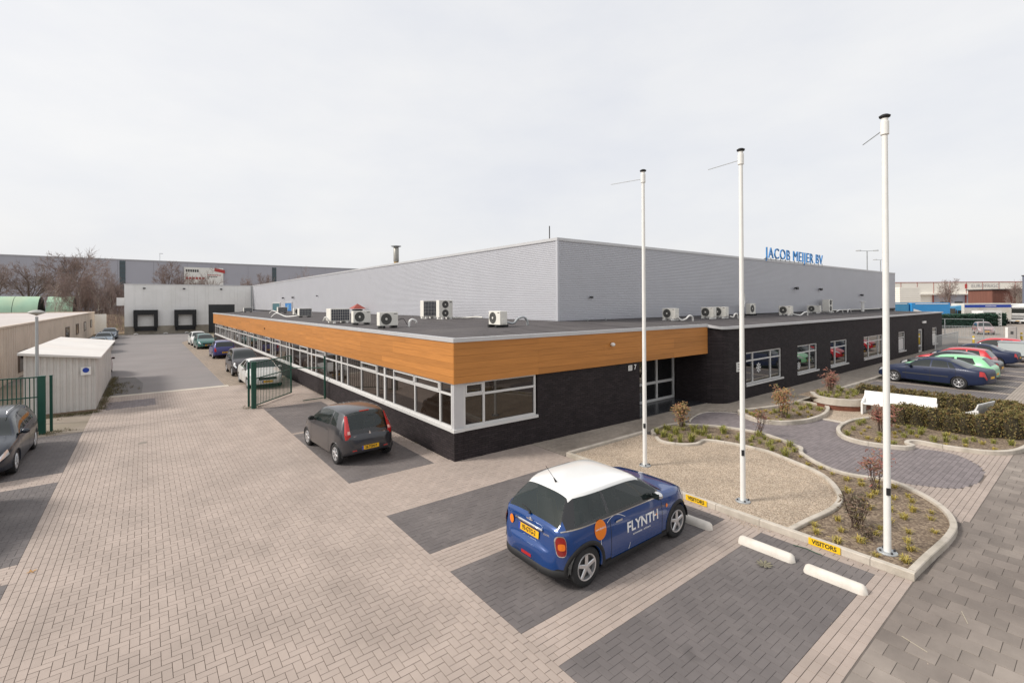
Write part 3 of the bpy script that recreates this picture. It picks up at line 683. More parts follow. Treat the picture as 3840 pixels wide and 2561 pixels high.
# ================================================================ warehouse
wh = empty('warehouse', (7.85, 4.06, 0), label='tall silver corrugated warehouse behind the office', cat='building')
X0, Y0 = 7.85, 4.06
def topL(y): return 7.32 + .36 * (y - Y0) / 76
def topR(x): return 7.32 + .23 * (x - X0) / 52.7
NR = 44
prof = []
for i in range(NR):
    for (t, d) in ((0, 0), (.30, 0), (.42, .02), (.88, .02)): prof.append(((i + t) / NR, d))
prof.append((1, 0))
def corr(fun_top, a, b, n, pos, zb=3.52):
    rows = []
    for k in range(n + 1):
        s = a + (b - a) * k / n; zt = fun_top(s); rows.append([pos(s, d, zb + (zt - zb) * t) for (t, d) in prof])
    return MB().grid(rows)
# the geometry of the wall is kept in the warehouse's own frame
wl = lambda s, d, z: (-d, s - Y0, z)
wr = lambda s, d, z: (s - X0, -d, z)
fix_normals(corr(topL, Y0 + .02, 80, 6, wl).build('cladding', m_clad, wh)); fix_normals(corr(topR, X0 + .02, 60.6, 6, wr).build('cladding', m_clad, wh))
MB().box(-.045, -.045, 3.45, .07, .07, 7.31).build('corner_trim', m_clad, wh)
def coping(pos, a, b, ft, dz0=-.10, dz1=.03):
    mb = MB(); n = len(mb.v)
    for s in (a, b):
        for (d, z) in ((.06, dz0), (.06, dz1), (-.25, dz1), (-.25, dz0)): mb.v.append(pos(s, d, ft(s) + z))
    mb.f = [(0, 1, 5, 4), (1, 2, 6, 5), (2, 3, 7, 6), (3, 0, 4, 7), (0, 3, 2, 1), (4, 5, 6, 7)]; return fix_normals(mb.build('coping', m_alu, wh))
coping(wl, Y0 - .05, 80, topL); coping(wr, X0 + .07, 60.6, topR)
fl = MB(); fl.box(-.05, -.05, 3.40, .05, 76, 3.60); fl.build('flashing', m_black, wh); fl = MB(); fl.box(.051, -.05, 3.40, 52.7, .05, 3.595); fl.build('flashing', m_black, wh)
rf = MB(); rf.v = [(.2, .2, 7.15), (52.5, .2, 7.35), (52.5, 76, 7.5), (.2, 76, 7.5)]; rf.f = [(0, 1, 2, 3)]; rf.build('roof', m_roof, wh)
MB().box(52.69, .0, 0, 52.9, 76, 7.5).build('end_wall', m_clad, wh)
ch = empty('chimney', (8.15, 21.95, 7.25), label='metal flue pipe with flat cap on the warehouse roof', cat='chimney')
MB().lathe([(0, 0), (.2, 0), (.2, .2), (.17, .22), (.17, .32)], 16).build('base', M('ochre_collar', (.42, .27, .07), .6), ch, smooth=False)
MB().lathe([(.18, .32), (.20, .36), (.20, 1.38), (.16, 1.42)], 20).build('pipe', M('flue_metal', (.36, .35, .32), .45, metal=.4, var=.15), ch, smooth=True)
MB().lathe([(0, 1.56), (.38, 1.52), (.38, 1.49), (.16, 1.42)], 20).build('cap', m_galv, ch)
an = empty('antenna', (8.1, 4.85, 7.25), label='thin dark antenna rod at the warehouse corner', cat='antenna')
MB().tube([(0, 0, 0), (0, 0, .75)], .025, 6).build('rod', m_dkgrey, an); MB().box(-.06, -.06, -.02, .06, .06, .05).build('foot', m_dkgrey, an)
# roof letters
sg = empty('roof_letters', (33.6, 4.02, 7.4), label='row of tall blue block letters standing on the warehouse roof edge', cat='sign')
me = text_mesh('JACOB MEIJER BV', 1.10, bold=.0, extrude=.03, spacing=1.12, bev=.005)
xs = [v.co.x for v in me.vertices]; kx = 10.75 / (max(xs) - min(xs)); mid = (max(xs) + min(xs)) / 2
bmx = bmesh.new(); bmx.from_mesh(me); bmesh.ops.remove_doubles(bmx, verts=bmx.verts, dist=1e-5); bmx.verts.ensure_lookup_table(); bmx.verts.index_update(); seen = set()
for v in bmx.verts:
    if v.index in seen: continue
    st_ = [v]; isl = []; seen.add(v.index)
    while st_:
        q = st_.pop(); isl.append(q)
        for e in q.link_edges:
            r = e.other_vert(q)
            if r.index not in seen: seen.add(r.index); st_.append(r)
    idx = {q.index: i for i, q in enumerate(isl)}
    mb = MB(); mb.v = [((q.co.x - mid) * kx, -q.co.z, q.co.y + .50) for q in isl]
    fs = set(f for q in isl for f in q.link_faces); mb.f = [tuple(idx[q.index] for q in f.verts) for f in fs]
    o = fix_normals(mb.build('letter', m_blue, sg))
bmx.free()
bar = MB()
for k in range(14): bar.box(-5.3 + k * .81, -.02, -.05, -5.26 + k * .81, .02, .2)
bar.box(-5.4, .05, .06, 5.4, .08, .10); bar.build('stand', m_dkgrey, sg)
# doors and lamps on the warehouse side
for (a, b, z1, mt, lb) in ((52.5, 55.9, 4.62, M('bright_blue_door', (.03, .19, .50), .4), 'bright blue door on the warehouse side'), (59.1, 63.7, 4.58, M('teal_door', (.05, .14, .17), .4), 'dull teal door on the warehouse side')):
    o = empty('roof_door', (X0 - .045, (a + b) / 2, 3.6), label=lb, cat='door'); hw = (b - a) / 2
    MB().box(-.03, -hw, .0, .0, hw, z1 - 3.6).build('leaf', mt, o)
    fr = MB(); fr.box(-.06, -hw - .12, 0, .01, -hw, z1 - 3.5); fr.box(-.06, hw, 0, .01, hw + .12, z1 - 3.5); fr.box(-.061, -hw, z1 - 3.6, .01, hw, z1 - 3.5); fr.build('frame', m_frame, o)
    if mt.name.startswith('bright'): MB().box(-.035, -hw * .1, .2, -.031, hw * .3, z1 - 3.8).build('pane', M('pale_blue_glass', (.25, .45, .62), .1), o)
def flood(loc, rz, label):
    o = empty('floodlight', loc, rz, label=label, cat='lamp')
    MB().box(-.06, -.02, -.06, .06, .12, .06).build('bracket', m_dkgrey, o); MB().prism([(-.16, -.16), (.16, -.16), (.11, -.03), (-.11, -.03)], -.12, .08).build('lamp_head', m_dkgrey, o); return o
for (y_, lb) in ((51.6, 'dark floodlight above the bright blue warehouse door'), (56.9, 'dark floodlight left of the bright blue warehouse door')): flood((X0 - .10, y_, 5.3), -pi / 2, lb)
o = flood((X0 - .08, 41.3, 5.34), -pi / 2, 'small dark floodlight on the plain warehouse side'); o.scale = (.6, .6, .6)
for i_, (x_, z_) in enumerate(((33.3, 5.45), (38.2, 5.43), (48.7, 5.0))): flood((x_, Y0 - .10, z_), 0, ('brown floodlight under the blue roof letters, left one', 'small floodlight under the last blue roof letter', 'dark floodlight near the far end of the warehouse')[i_])
o = flood((9.95, Y0 - .08, 4.68), 0, 'small dark floodlight near the warehouse corner'); o.scale = (.5, .5, .5)

# ================================================================ loading dock hall
dk_ = empty('dock_hall', (-.7, 80, 0), label='white loading dock hall at the end of the access road', cat='building')
dl = lambda x: x + .7
DOORS = [(-8.19, -5.23, 3.72), (-3.17, -.31, 3.70)]
BIG = (1.4, 5.12, 4.5)
MB().box(dl(-9.25), .12, 0, dl(7.84), 8, 7.62).build('wall', m_dockw, dk_)
np_ = 15
for i in range(np_):
    a = -9.25 + i * 17.1 / np_; b = a + 17.1 / np_; z0 = 1.25
    segs = []
    cuts = sorted([(max(a, p), min(b, q), t) for (p, q, t) in [(d[0] + .2, d[1] - .2, d[2] - .2) for d in DOORS] + [BIG] if max(a, p) < min(b, q)])
    x = a
    for (p, q, t) in cuts:
        if p > x + .02: segs.append((x, p, z0))
        segs.append((p, q, t)); x = q
    if x < b - .02: segs.append((x, b, z0))
    for (p, q, z) in segs: MB().box(dl(p) + .004, 0, z, dl(q) - .004, .12, 7.62).build('panel', m_dockw, dk_)
MB().box(dl(-9.3), -.06, 7.60, dl(7.8), .3, 7.72).build('coping', m_alu, dk_)
MB().box(dl(-9.25), -.25, -.05, dl(1.38), .11, 1.24).build('plinth', m_conc, dk_)
for (a, b, t) in DOORS:
    d = empty('dock_door', parent=dk_)
    m = MB(); m.box(dl(a), -.75, 1.0, dl(a) + .5, -.0, t); m.box(dl(b) - .5, -.75, 1.0, dl(b), 0, t); m.box(dl(a) + .5, -.75, t - .75, dl(b) - .5, 0, t); m.build('shelter', m_black, d)
    for k in range(5): MB().box(dl(a) + .5, .02, 1.25 + k * .36, dl(b) - .5, .06, 1.25 + k * .36 + .35).build('panel', m_white, d)
    m = MB(); m.box(dl(a) + .3, -.5, .55, dl(b) - .3, -.2, 1.2); m.build('leveller', m_black, d)
    MB().box(dl(a) + .1, -.45, .5, dl(a) + .45, -.25, 1.35).build('bumper', m_black, d); MB().box(dl(b) - .45, -.45, .5, dl(b) - .1, -.25, 1.35).build('bumper', m_black, d)
d = MB().box(dl(BIG[0]), .02, 0, dl(BIG[1]), .05, BIG[2]).build('rolling_door', m_dkgrey, dk_)
for k in range(9): MB().box(dl(BIG[0]) + .03, .005, .05 + k * .48, dl(BIG[1]) - .03, .02, .05 + k * .48 + .45).build('slat', M('dark_slat', (.03, .033, .035), .5), d)
MB().box(dl(-9.25) - .9, .3, 4.4, dl(-9.25) - .01, 2.5, 5.6).build('side_box', m_dockw, dk_)
MB().box(dl(7.55), -.05, 0, dl(7.7), -.0, 7.6).build('downpipe', m_galv, dk_)
for i_, x_ in enumerate((-6.88, -1.88, 3.17)): flood((x_, 79.95, 7.05), 0, ('floodlight above the left dock door', 'floodlight above the second dock door', 'floodlight above the dark rolling door')[i_])
for i_, x_ in enumerate((-7.9, -4.3, -1.6)):
    o = MB().tube([(x_ - .25, 79.3, .06), (x_ + .0, 79.2, .18), (x_ + .25, 79.3, .06)], .07, 8).build('wheel_guide', m_white); tag(o, ('white wheel guide hoop before the left dock door', 'white wheel guide hoop between the dock doors', 'white wheel guide hoop before the second dock door')[i_], 'hoop')
# ================================================================ roof equipment
def roof_z(x, y):
    hit, loc, nrm, idx = rfo_ray(Vector((x, y, 6)), Vector((0, 0, -1)))
    return loc.z if hit else 3.4
from mathutils.bvhtree import BVHTree
_bm = bmesh.new(); _bm.from_mesh(rfo.data); _tree = BVHTree.FromBMesh(_bm)
def rfo_ray(o, d):
    r = _tree.ray_cast(o, d)
    return (r[0] is not None, r[0], r[1], r[2])
# laps of the roofing felt
def seam(a, b):
    mb = MB(); a = Vector(a); b = Vector(b); d = (b - a).normalized() * .02; n = Vector((-d.y, d.x))
    za, zb = roof_z(*a), roof_z(*b)
    mb.v = [(a.x - n.x, a.y - n.y, za + .002), (a.x + n.x, a.y + n.y, za + .008), (b.x + n.x, b.y + n.y, zb + .008), (b.x - n.x, b.y - n.y, zb + .002)]; mb.f = [(0, 1, 2, 3)]; return mb.build('felt_lap', m_lap, off)
m_lap = M('felt_lap', (.055, .049, .05), .85, var=.3, vs=3)
for k in range(46): seam((.25, 4.6 + k * 1.15), (7.7, 4.6 + k * 1.15))
for k in range(5): seam((1.5 + k * 1.25, .25), (1.5 + k * 1.25, max(.6, (1.5 + k * 1.25) * .50)))
for k in range(36): seam((8.3 + k * 1.2, -.15 if 8.3 + k * 1.2 < 12.4 else -.7), (8.3 + k * 1.2, 3.9))
def aircon(x, y, rz, label, w=.80, d=.30, h=.55, kind='fan', fans=1, foot=m_black, z=None, lift=.10):
    z = roof_z(x, y) if z is None else z
    o = empty('air_conditioner', (x, y, z), rz, label=label, cat='air conditioner', group='air conditioning units on the office roof')
    b = MB().box(-w / 2, -d / 2, lift, w / 2, d / 2, lift + h).build('casing', m_ac, o); bevel(b, .018)
    if kind == 'fan':
        for k in range(fans):
            cx = -w * .14 if fans == 1 else -w * .05; cz = lift + h * ((k + .5) / fans); r = min(w * .34, h / fans * .42)
            MB().lathe([(0, -.004), (r, -.004), (r, 0)], 24, (cx, -d / 2, cz), 'y').build('fan_opening', m_acd, o)
            gm = MB()
            for q in range(5): gm.lathe([(r * (q + 1) / 5 - .006, -.010), (r * (q + 1) / 5, -.012), (r * (q + 1) / 5 + .003, -.006)], 24, (cx, -d / 2, cz), 'y')
            for q in range(8):
                t = q * pi / 4; gm.tube([(cx, -d / 2 - .009, cz), (cx + r * cos(t), -d / 2 - .009, cz + r * sin(t))], .003, 4)
            gm.build('fan_grille', m_dkgrey, o)
            MB().lathe([(0, -.016), (r * .2, -.014), (r * .22, -.004)], 14, (cx, -d / 2, cz), 'y').build('fan_hub', m_ac, o)
        if w > .6: MB().box(w * .27, -d / 2 - .004, lift + h * .86, w * .44, -d / 2, lift + h * .91).build('badge', m_dkgrey, o)
    else:
        MB().box(-w * .47, -d / 2 - .006, lift + h * .05, w * .47, -d / 2, lift + h * .95).build('coil', m_fin, o)
        g = MB()
        for q in range(9): g.box(-w * .47 + q * w * .1162, -d / 2 - .014, lift + h * .05, -w * .47 + q * w * .1162 + .008, -d / 2 - .006, lift + h * .95)
        for q in range(5): g.box(-w * .47, -d / 2 - .016, lift + h * (.07 + .21 * q), w * .47, -d / 2 - .012, lift + h * (.07 + .21 * q) + .008)
        g.build('coil_guard', m_ac, o)
    MB().box(w / 2, -d * .3, lift + .06, w / 2 + .03, d * .3, lift + .22).build('valve_cover', m_ac, o)
    for s in (-1, 1): MB().box(s * w * .32 - .05, -d / 2 - .12, 0, s * w * .32 + .05, d / 2 + .12, lift).build('foot', foot, o)
    return o
aircon(1.09, 7.1, 0, 'cream fan unit with white hub beside the roof edge')
aircon(1.34, 10.8, 0, 'cream fan unit in front of the red capped vent', w=.84, h=.56)
aircon(1.25, 13.9, 0, 'large unit with dark coil beside the red capped vent', w=1.0, d=.75, h=.66, kind='coil', foot=m_white)
aircon(2.59, 25.8, 0, 'coil unit with white hoses halfway along the roof', w=.9, d=.5, h=.57, kind='coil')
aircon(4.25, 41.0, 0, 'coil unit before the bright blue roof door', w=.9, d=.5, h=.56, kind='coil')
aircon(3.13, 53.9, 0, 'farthest small coil unit near the end of the long roof', w=.95, d=.4, h=.5, kind='coil')
aircon(3.4, 30.8, 0, 'pale flat unit behind the coil unit with hoses', w=.9, d=.4, h=.5, kind='fan')
aircon(6.25, 13.3, 0, 'tall brown coil unit against the warehouse wall', w=.85, d=.4, h=.95, kind='coil', foot=m_white)
aircon(6.35, 11.6, 0, 'tall unit with two fans one above the other', w=.86, d=.34, h=.95, fans=2, foot=m_white)
aircon(3.95, 3.3, -pi / 2, 'white unit on black rails near the roof corner', w=.75, d=.34, h=.52)
aircon(14.3, 2.55, -pi / 2, 'small white unit above the right end of the orange fascia', w=.75, d=.34, h=.52, foot=m_white)
aircon(18.0, 2.58, -pi / 2, 'left of two white units standing close together', w=.72, d=.34, h=.55, foot=m_white)
aircon(19.35, 2.6, -pi / 2, 'right of two white units standing close together', w=.75, d=.36, h=.56, foot=m_white)
aircon(24.9, 3.5, 0, 'fan unit facing forward behind the middle flagpole', w=.72, h=.7)
aircon(28.2, 2.65, -pi / 2, 'lone white unit past the middle flagpole', w=.8, d=.36, h=.56, foot=m_white)
aircon(35.3, 3.4, -pi / 2, 'white unit beside the far tall twin fan unit', w=.9, d=.36, h=.52, foot=m_white)
aircon(38.6, 3.55, 0, 'tall twin fan unit far along the wing roof', w=.8, d=.5, h=1.0, fans=2, foot=m_white)
# red capped vent
rv_ = empty('roof_vent', (7.1, 27.3, roof_z(7.1, 27.3)), label='dark roof vent with a red pyramid cap', cat='vent')
MB().box(-.32, -.32, 0, .32, .32, .42).build('body', m_dkgrey, rv_)
mb = MB(); mb.v = [(-.55, -.55, .46), (.55, -.55, .46), (.55, .55, .46), (-.55, .55, .46), (0, 0, .88)]; mb.f = [(0, 1, 4), (1, 2, 4), (2, 3, 4), (3, 0, 4), (3, 2, 1, 0)]; mb.build('cap', M('red_tin', (.34, .075, .055), .6), rv_)
vp_ = empty('roof_vent', (46.7, 3.3, roof_z(46.7, 3.3)), label='slim white vent pipe with flat cap on the wing roof', cat='vent')
MB().tube([(0, 0, 0), (0, 0, .85)], .13, 12).build('pipe', m_white, vp_); MB().lathe([(0, .98), (.26, .94), (.26, .9), (0, .86)], 14).build('cap', m_white, vp_)
for i_, x_ in enumerate((9.5, 10.75)):
    o = empty('roof_vent', (x_, 3.78, roof_z(x_, 3.78)), label=('left small metal vent stub at the warehouse foot', 'right small metal vent stub at the warehouse foot')[i_], cat='vent')
    MB().tube([(0, 0, 0), (0, 0, .07)], .04, 10).build('pipe', m_galv, o); MB().lathe([(0, .10), (.1, .085), (.1, .07), (0, .065)], 12).build('cap', m_galv, o)
def hose(pts, label, r=.035, mat=m_white):
    P = [(p[0], p[1], roof_z(p[0], p[1]) + p[2]) for p in pts]; P = smooth_line(P, 5)
    o = MB().tube(P, r, 8).build('hose', mat, None, smooth=True); return tag(o, label, 'hose', 'pipes and hoses on the office roof')
hose([(4.3, 3.2, .18), (4.55, 3.1, .12), (4.75, 3.05, .30), (5.0, 3.0, .34), (5.15, 3.0, .2), (5.2, 3.0, .0)], 'bent white pipe beside the unit on black rails', .045, m_galv)
hose([(1.95, 6.9, .0), (1.98, 6.9, .22), (2.1, 6.9, .30), (2.25, 6.9, .24), (2.3, 6.9, .15)], 'white gooseneck pipe right of the cream fan unit', .05)
hose([(14.5, 2.3, .2), (14.55, 2.1, .05), (14.7, 1.95, .12), (14.85, 1.85, .28), (15.05, 1.8, .22), (15.1, 1.8, .0)], 'wavy white pipe right of the first wing unit', .045)
hose([(19.6, 2.2, .15), (19.7, 2.05, .10), (19.75, 2.0, .26), (19.95, 1.95, .28), (20.05, 1.95, .0)], 'short white bent pipe beside the paired units', .045)
hose([(28.5, 2.4, .15), (29.3, 2.2, .03), (29.8, 2.1, .22), (30.2, 2.05, .24), (30.3, 2.05, .0)], 'white bent pipe right of the lone wing unit', .045)
hose([(38.9, 3.0, .1), (39.4, 2.9, .26), (39.8, 2.85, .2), (39.9, 2.85, .0)], 'white bent pipe below the far tall unit', .045)
hose([(41.6, 3.0, .0), (41.7, 3.0, .22), (42.2, 3.0, .26), (42.5, 3.0, .0)], 'farthest white bent pipe on the wing roof', .045)
hose([(6.8, 11.5, .06), (7.3, 10.9, .05), (7.6, 10.3, .09), (7.75, 9.9, .06)], 'pale pipe lying along the warehouse foot', .035, m_ac)
hose([(1.55, 7.1, .3), (1.75, 7.0, .35), (1.9, 6.95, .1), (2.0, 6.9, .05)], 'thin black cable right of the cream fan unit', .012, m_black)
hose([(.75, 13.6, .1), (.55, 13.7, .35), (.5, 13.9, .15), (.62, 14.0, .3), (.7, 14.1, .12)], 'coiled white hose left of the large coil unit', .03)
hose([(2.1, 25.7, .15), (1.5, 26.6, .08), (1.0, 27.3, .35), (.7, 27.7, .05)], 'long white hose left of the unit halfway along', .045)
hose([(3.8, 41.0, .15), (3.5, 41.6, .3), (3.3, 42.2, .05)], 'white hose left of the unit before the blue door', .05)
hose([(2.7, 54.0, .15), (2.3, 54.6, .05), (1.8, 55.0, .05)], 'dark hose left of the farthest roof unit', .05, m_dkgrey)
hose([(40.5, 3.9, .16), (46, 3.75, .16), (53, 3.6, .2)], 'long pale conduit along the far warehouse foot', .05, m_ac)
ds = empty('satellite_dish', (22.6, 2.9, roof_z(22.6, 2.9)), .35, label='round white dish behind the middle flagpole', cat='dish')
MB().tube([(0, .1, 0), (0, .1, .95)], .03, 8).build('mast', m_galv, ds)
MB().lathe([(0, .06), (.15, .05), (.3, .0), (.42, -.08), (.43, -.085), (.3, .03), (0, .085)], 24, (0, 0, 1.05), 'y').build('bowl', m_white, ds, smooth=True)
MB().tube([(0, .0, .65), (0, -.35, 1.0)], .012, 6).build('arm', m_galv, ds)
MB().box(-.25, -.15, 0, .25, .35, .05).build('foot', m_black, ds)

# ================================================================ flagpoles
def flagpole(x, y, h, label, arm):
    o = empty('flagpole', (x, y, .05), label=label, cat='flagpole', group='white flagpoles in the front beds')
    MB().lathe([(.056, .03), (.054, .9), (.050, 3), (.042, h - .42), (.042, h - .33)], 20).build('pole', m_white, o, smooth=True)
    MB().lathe([(.044, h - .36), (.062, h - .35), (.062, h - .13), (.05, h - .12), (.05, h - .07)], 20).build('collar', m_white, o)
    MB().lathe([(0, h), (.05, h - .003), (.085, h - .025), (.08, h - .05), (.05, h - .068), (0, h - .07)], 20).build('cap', m_black, o, smooth=True)
    a = Vector((*arm, 0)); L_ = 1.0
    MB().tube([(0, 0, h - .25), (a.x * L_, a.y * L_, h - .25)], .009, 6).build('banner_arm', m_galv, o)
    mb = MB().lathe([(.0, .03), (.14, .03), (.15, .02), (.15, .0), (.0, .0)], 24); mb.build('base_plate', m_galv, o)
    for k in range(4):
        t = pi / 4 + k * pi / 2; MB().lathe([(0, .06), (.018, .06), (.018, .03)], 8, (.115 * cos(t), .115 * sin(t), 0)).build('bolt', m_dkgrey, o)
    MB().box(-.075, -.03, 1.02, -.055, .03, 1.14).build('cleat_hatch', m_black, o).rotation_euler = (0, 0, .55)
    return o
flagpole(3.74, -3.6, 7.92, 'white flagpole on the gravel nearest the entrance', (-.22, .92))
flagpole(3.51, -6.33, 7.72, 'middle white flagpole, in front of the kerb sign', (.146, .837))
p3_ = flagpole(3.35, -8.91, 7.60, 'right white flagpole standing in planted soil', (.70, .506))
# ================================================================ wheel stops, kerb signs
def wheel_stop(y0, y1, x, label, tilt=0.0):
    o = empty('wheel_stop', (x, (y0 + y1) / 2, 0), tilt, label=label, cat='wheel stop', group='white concrete wheel stops')
    n = 10; h = abs(y1 - y0) / 2; rows = []
    for i in range(25):
        t = -1 + 2 * i / 24; yy = t * h; e = 1.0
        dd = h - abs(yy)
        if dd < .09: e = sqrt(max(0, 1 - (1 - dd / .09) ** 2)) * .97 + .03
        rows.append([(.095 * e * cos(pi * k / n), yy, .13 * e * sin(pi * k / n) ** .8 + .0) for k in range(n + 1)])
    MB().grid(rows).build('stone', M('white_concrete', (.68, .635, .57), .8, var=.1, vs=5, bump=.2, bs=50, c2=(.55, .50, .44), stain=3.), o, smooth=True); fix_normals(o.children[0]); o.children[0].data.polygons.foreach_set('use_smooth', [True] * len(o.children[0].data.polygons))
    return o
wheel_stop(-5.55, -6.55, 1.83, 'white wheel stop in front of the blue car', .05)
wheel_stop(-7.05, -8.02, 1.85, 'white wheel stop in the empty bay, nearer the blue car', .02)
wheel_stop(-8.18, -9.06, 1.75, 'white wheel stop in the empty bay by the pavement tiles', .02)
def visitor_sign(y, L_, label, rz=0):
    o = empty('kerb_sign', (2.735, y, .0), label=label, cat='sign', group='yellow visitor plates on the kerb')
    MB().box(-.008, -L_ / 2, .005, .004, L_ / 2, .125).build('plate', m_yel, o)
    lettering('print', 'VISITORS', .105, m_blk, o, frame_mtx((-.0105, 0, .066), (0, -1, 0), (0, 0, 1)), bold=.003, sx=L_ * .84 / .46)
    return o
visitor_sign(-8.15, .50, 'yellow visitor plate on the kerb before the empty bay')
visitor_sign(-5.68, .50, 'yellow visitor plate on the kerb before the blue car')
visitor_sign(-2.85, .50, 'yellow visitor plate half hidden behind the blue car roof')
# dropped twig, fallen leaves, drain lid
o = MB().tube([(2.45, -7.75, .012), (2.5, -7.95, .012), (2.46, -8.12, .015), (2.47, -8.2, .012)], .008, 5).build('fallen_twig', M('dull_green_twig', (.05, .10, .07), .8)); tag(o, 'green twig lying beside the yellow kerb plate', 'twig')
lf = MB()
for k in range(9):
    t = k * .7; lf.quad((1.38, -7.72, .01), (1.38 + .10 * cos(t), -7.72 + .10 * sin(t), .02), (1.38 + .14 * cos(t + .25), -7.72 + .14 * sin(t + .25), .035), (1.38 + .09 * cos(t + .5), -7.72 + .09 * sin(t + .5), .02))
tag(lf.build('leaf_clump', M('dry_leaf', (.20, .18, .12), .8)), 'small clump of leaves in the empty dark bay', 'leaves')
lf = MB()
for k in range(4):
    t = k * 1.6; lf.quad((-8.3, -.25, .005), (-8.3 + .05 * cos(t), -.25 + .05 * sin(t), .014), (-8.3 + .07 * cos(t + .4), -.25 + .07 * sin(t + .4), .02), (-8.3 + .04 * cos(t + .9), -.25 + .04 * sin(t + .9), .012))
tag(lf.build('fallen_leaf', M('orange_leaf', (.42, .22, .06), .8)), 'orange fallen leaf on the light pavers at left', 'leaf')
o = MB().lathe([(0, .004), (.11, .004), (.13, .002), (.13, -.005)], 20).build('drain_lid', M('worn_lid', (.22, .19, .16), .8, var=.2), None, loc=(-6.87, 7.91, .0)); tag(o, 'small round drain lid in the driveway', 'drain')
for i_, (x_, y_, a_) in enumerate(((2.2, -10.05, .35), (1.0, -9.75, 1.2), (3.3, -10.7, .2))):
    o = MB().box(-.15, -.004, 0, .15, .004, .006).build('straw', M('pale_straw', (.42, .37, .29), .8), None, loc=(x_, y_, .0), rz=a_); tag(o, ('dry stalk on the tiles near the kerb corner', 'dry stalk on the tiles by the paver edge', 'dry stalk on the tiles, farther one')[i_], 'straw')

# ================================================================ benches
m_bench = M('bench_white', (.80, .79, .77), .35, var=.04, vs=2)
def bench(x, y, rz, L_, label):
    o = empty('bench', (x, y, 0), rz, label=label, cat='bench')
    rows = []
    sec = [(-.26, .40), (-.24, .44), (.02, .43), (.10, .47), (.24, .86), (.27, .86), (.27, .82), (.13, .42), (.05, .385), (-.24, .39)]
    for s in (-L_ / 2, L_ / 2): rows.append([(s, p[0], p[1]) for p in sec + [sec[0]]])
    mb = MB().grid(rows); mb.f += [tuple(range(10)), tuple(range(20, 10, -1))]; bevel(fix_normals(mb.build('seat_shell', m_bench, o)), .006, 1)
    for s in (-1, 1):
        bx = s * (L_ / 2 - .01)
        MB().prism([(bx - .03, -.27), (bx + .03, -.27), (bx + .03, .27), (bx - .03, .27)], 0, [.46, .46, .66, .66]).build('end_panel', m_bench, o)
    for t in (-.2, .2): MB().box(L_ * t - .04, -.15, 0, L_ * t + .04, .15, .39).build('leg', m_galv, o)
    return o
bench(15.62, -6.3, -pi / 2 + .06, 2.15, 'long white bench in front of the back hedge')
bench(16.3, -8.35, pi - .2, 1.3, 'short white bench in the far hedge corner')

# ================================================================ left side: gates, container, beige building, lamp
def gate_leaf(name, p0, p1, z0, z1, mat, label, rails=(.0, .63, 1.0), pitch=.115, bar=.013, cat='gate', group=None, midrail=True):
    p0 = Vector((*p0, 0)); p1 = Vector((*p1, 0)); L_ = (p1 - p0).length; rz = atan2(p1.y - p0.y, p1.x - p0.x)
    o = empty(name, p0, rz, label=label, cat=cat, group=group)
    for t in rails:
        z = z0 + (z1 - z0) * t; MB().box(0, -.025, z - .02, L_, .025, z + .02).build('rail', mat, o)
    for s in (0, L_): MB().box(s - .025, -.026, z0 - .02, s + .025, .026, z1 + .021).build('stile', mat, o)
    n = int(L_ / pitch); bm_ = MB().tube([(0, 0, z0), (0, 0, z1)], bar, 6).mesh('bar', mat)
    for k in range(1, n): link('bar', bm_, o, (L_ * k / n, 0, 0))
    return o
def post(x, y, s, h, mat, label, name='gate_post', cat='post'):
    o = empty(name, (x, y, 0), label=label, cat=cat)
    bevel(MB().box(-s / 2, -s / 2, -.05, s / 2, s / 2, h).build('shaft', mat, o), .008, 1)
    MB().box(-s / 2 - .01, -s / 2 - .01, h, s / 2 + .01, s / 2 + .01, h + .02).build('cap', mat, o)
    for z in (.25, h - .2): MB().box(-.02, s / 2, z - .04, .02, s / 2 + .07, z + .04).build('hinge', mat, o)
    return o
post(-9.62, 11.55, .17, 1.98, m_green, 'thick green gate post at the left of the drive')
post(-9.43, 11.85, .08, 1.95, m_green, 'thin green post beside the thick left gate post')
gate_leaf('steel_gate', (-9.72, 11.6), (-14.0, 11.9), .1, 1.96, m_green, 'green barred gate leaf behind the dark estate car', pitch=.105, bar=.016)
post(-3.16, 11.25, .17, 1.98, m_green, 'thick green gate post by the open gate leaf')
post(-3.26, 11.8, .08, 1.92, m_green, 'thin green post beside the open gate leaf')
gate_leaf('steel_gate', (-3.06, 11.4), (-1.14, 13.6), .1, 1.92, m_green, 'open green barred gate leaf in front of white car')
o = empty('fence_post', (-.17, 11.42, 0), label='thin green post with rail against the office wall', cat='post')
MB().box(-.035, -.035, 0, .035, .035, 2.0).build('shaft', m_green, o); MB().tube([(0, 0, 1.45), (-.97, 2.18, 1.30)], .02, 6).build('rail', m_green, o); MB().tube([(0, 0, .06), (-1.0, -.1, .06)], .02, 6).build('foot_rail', m_green, o)
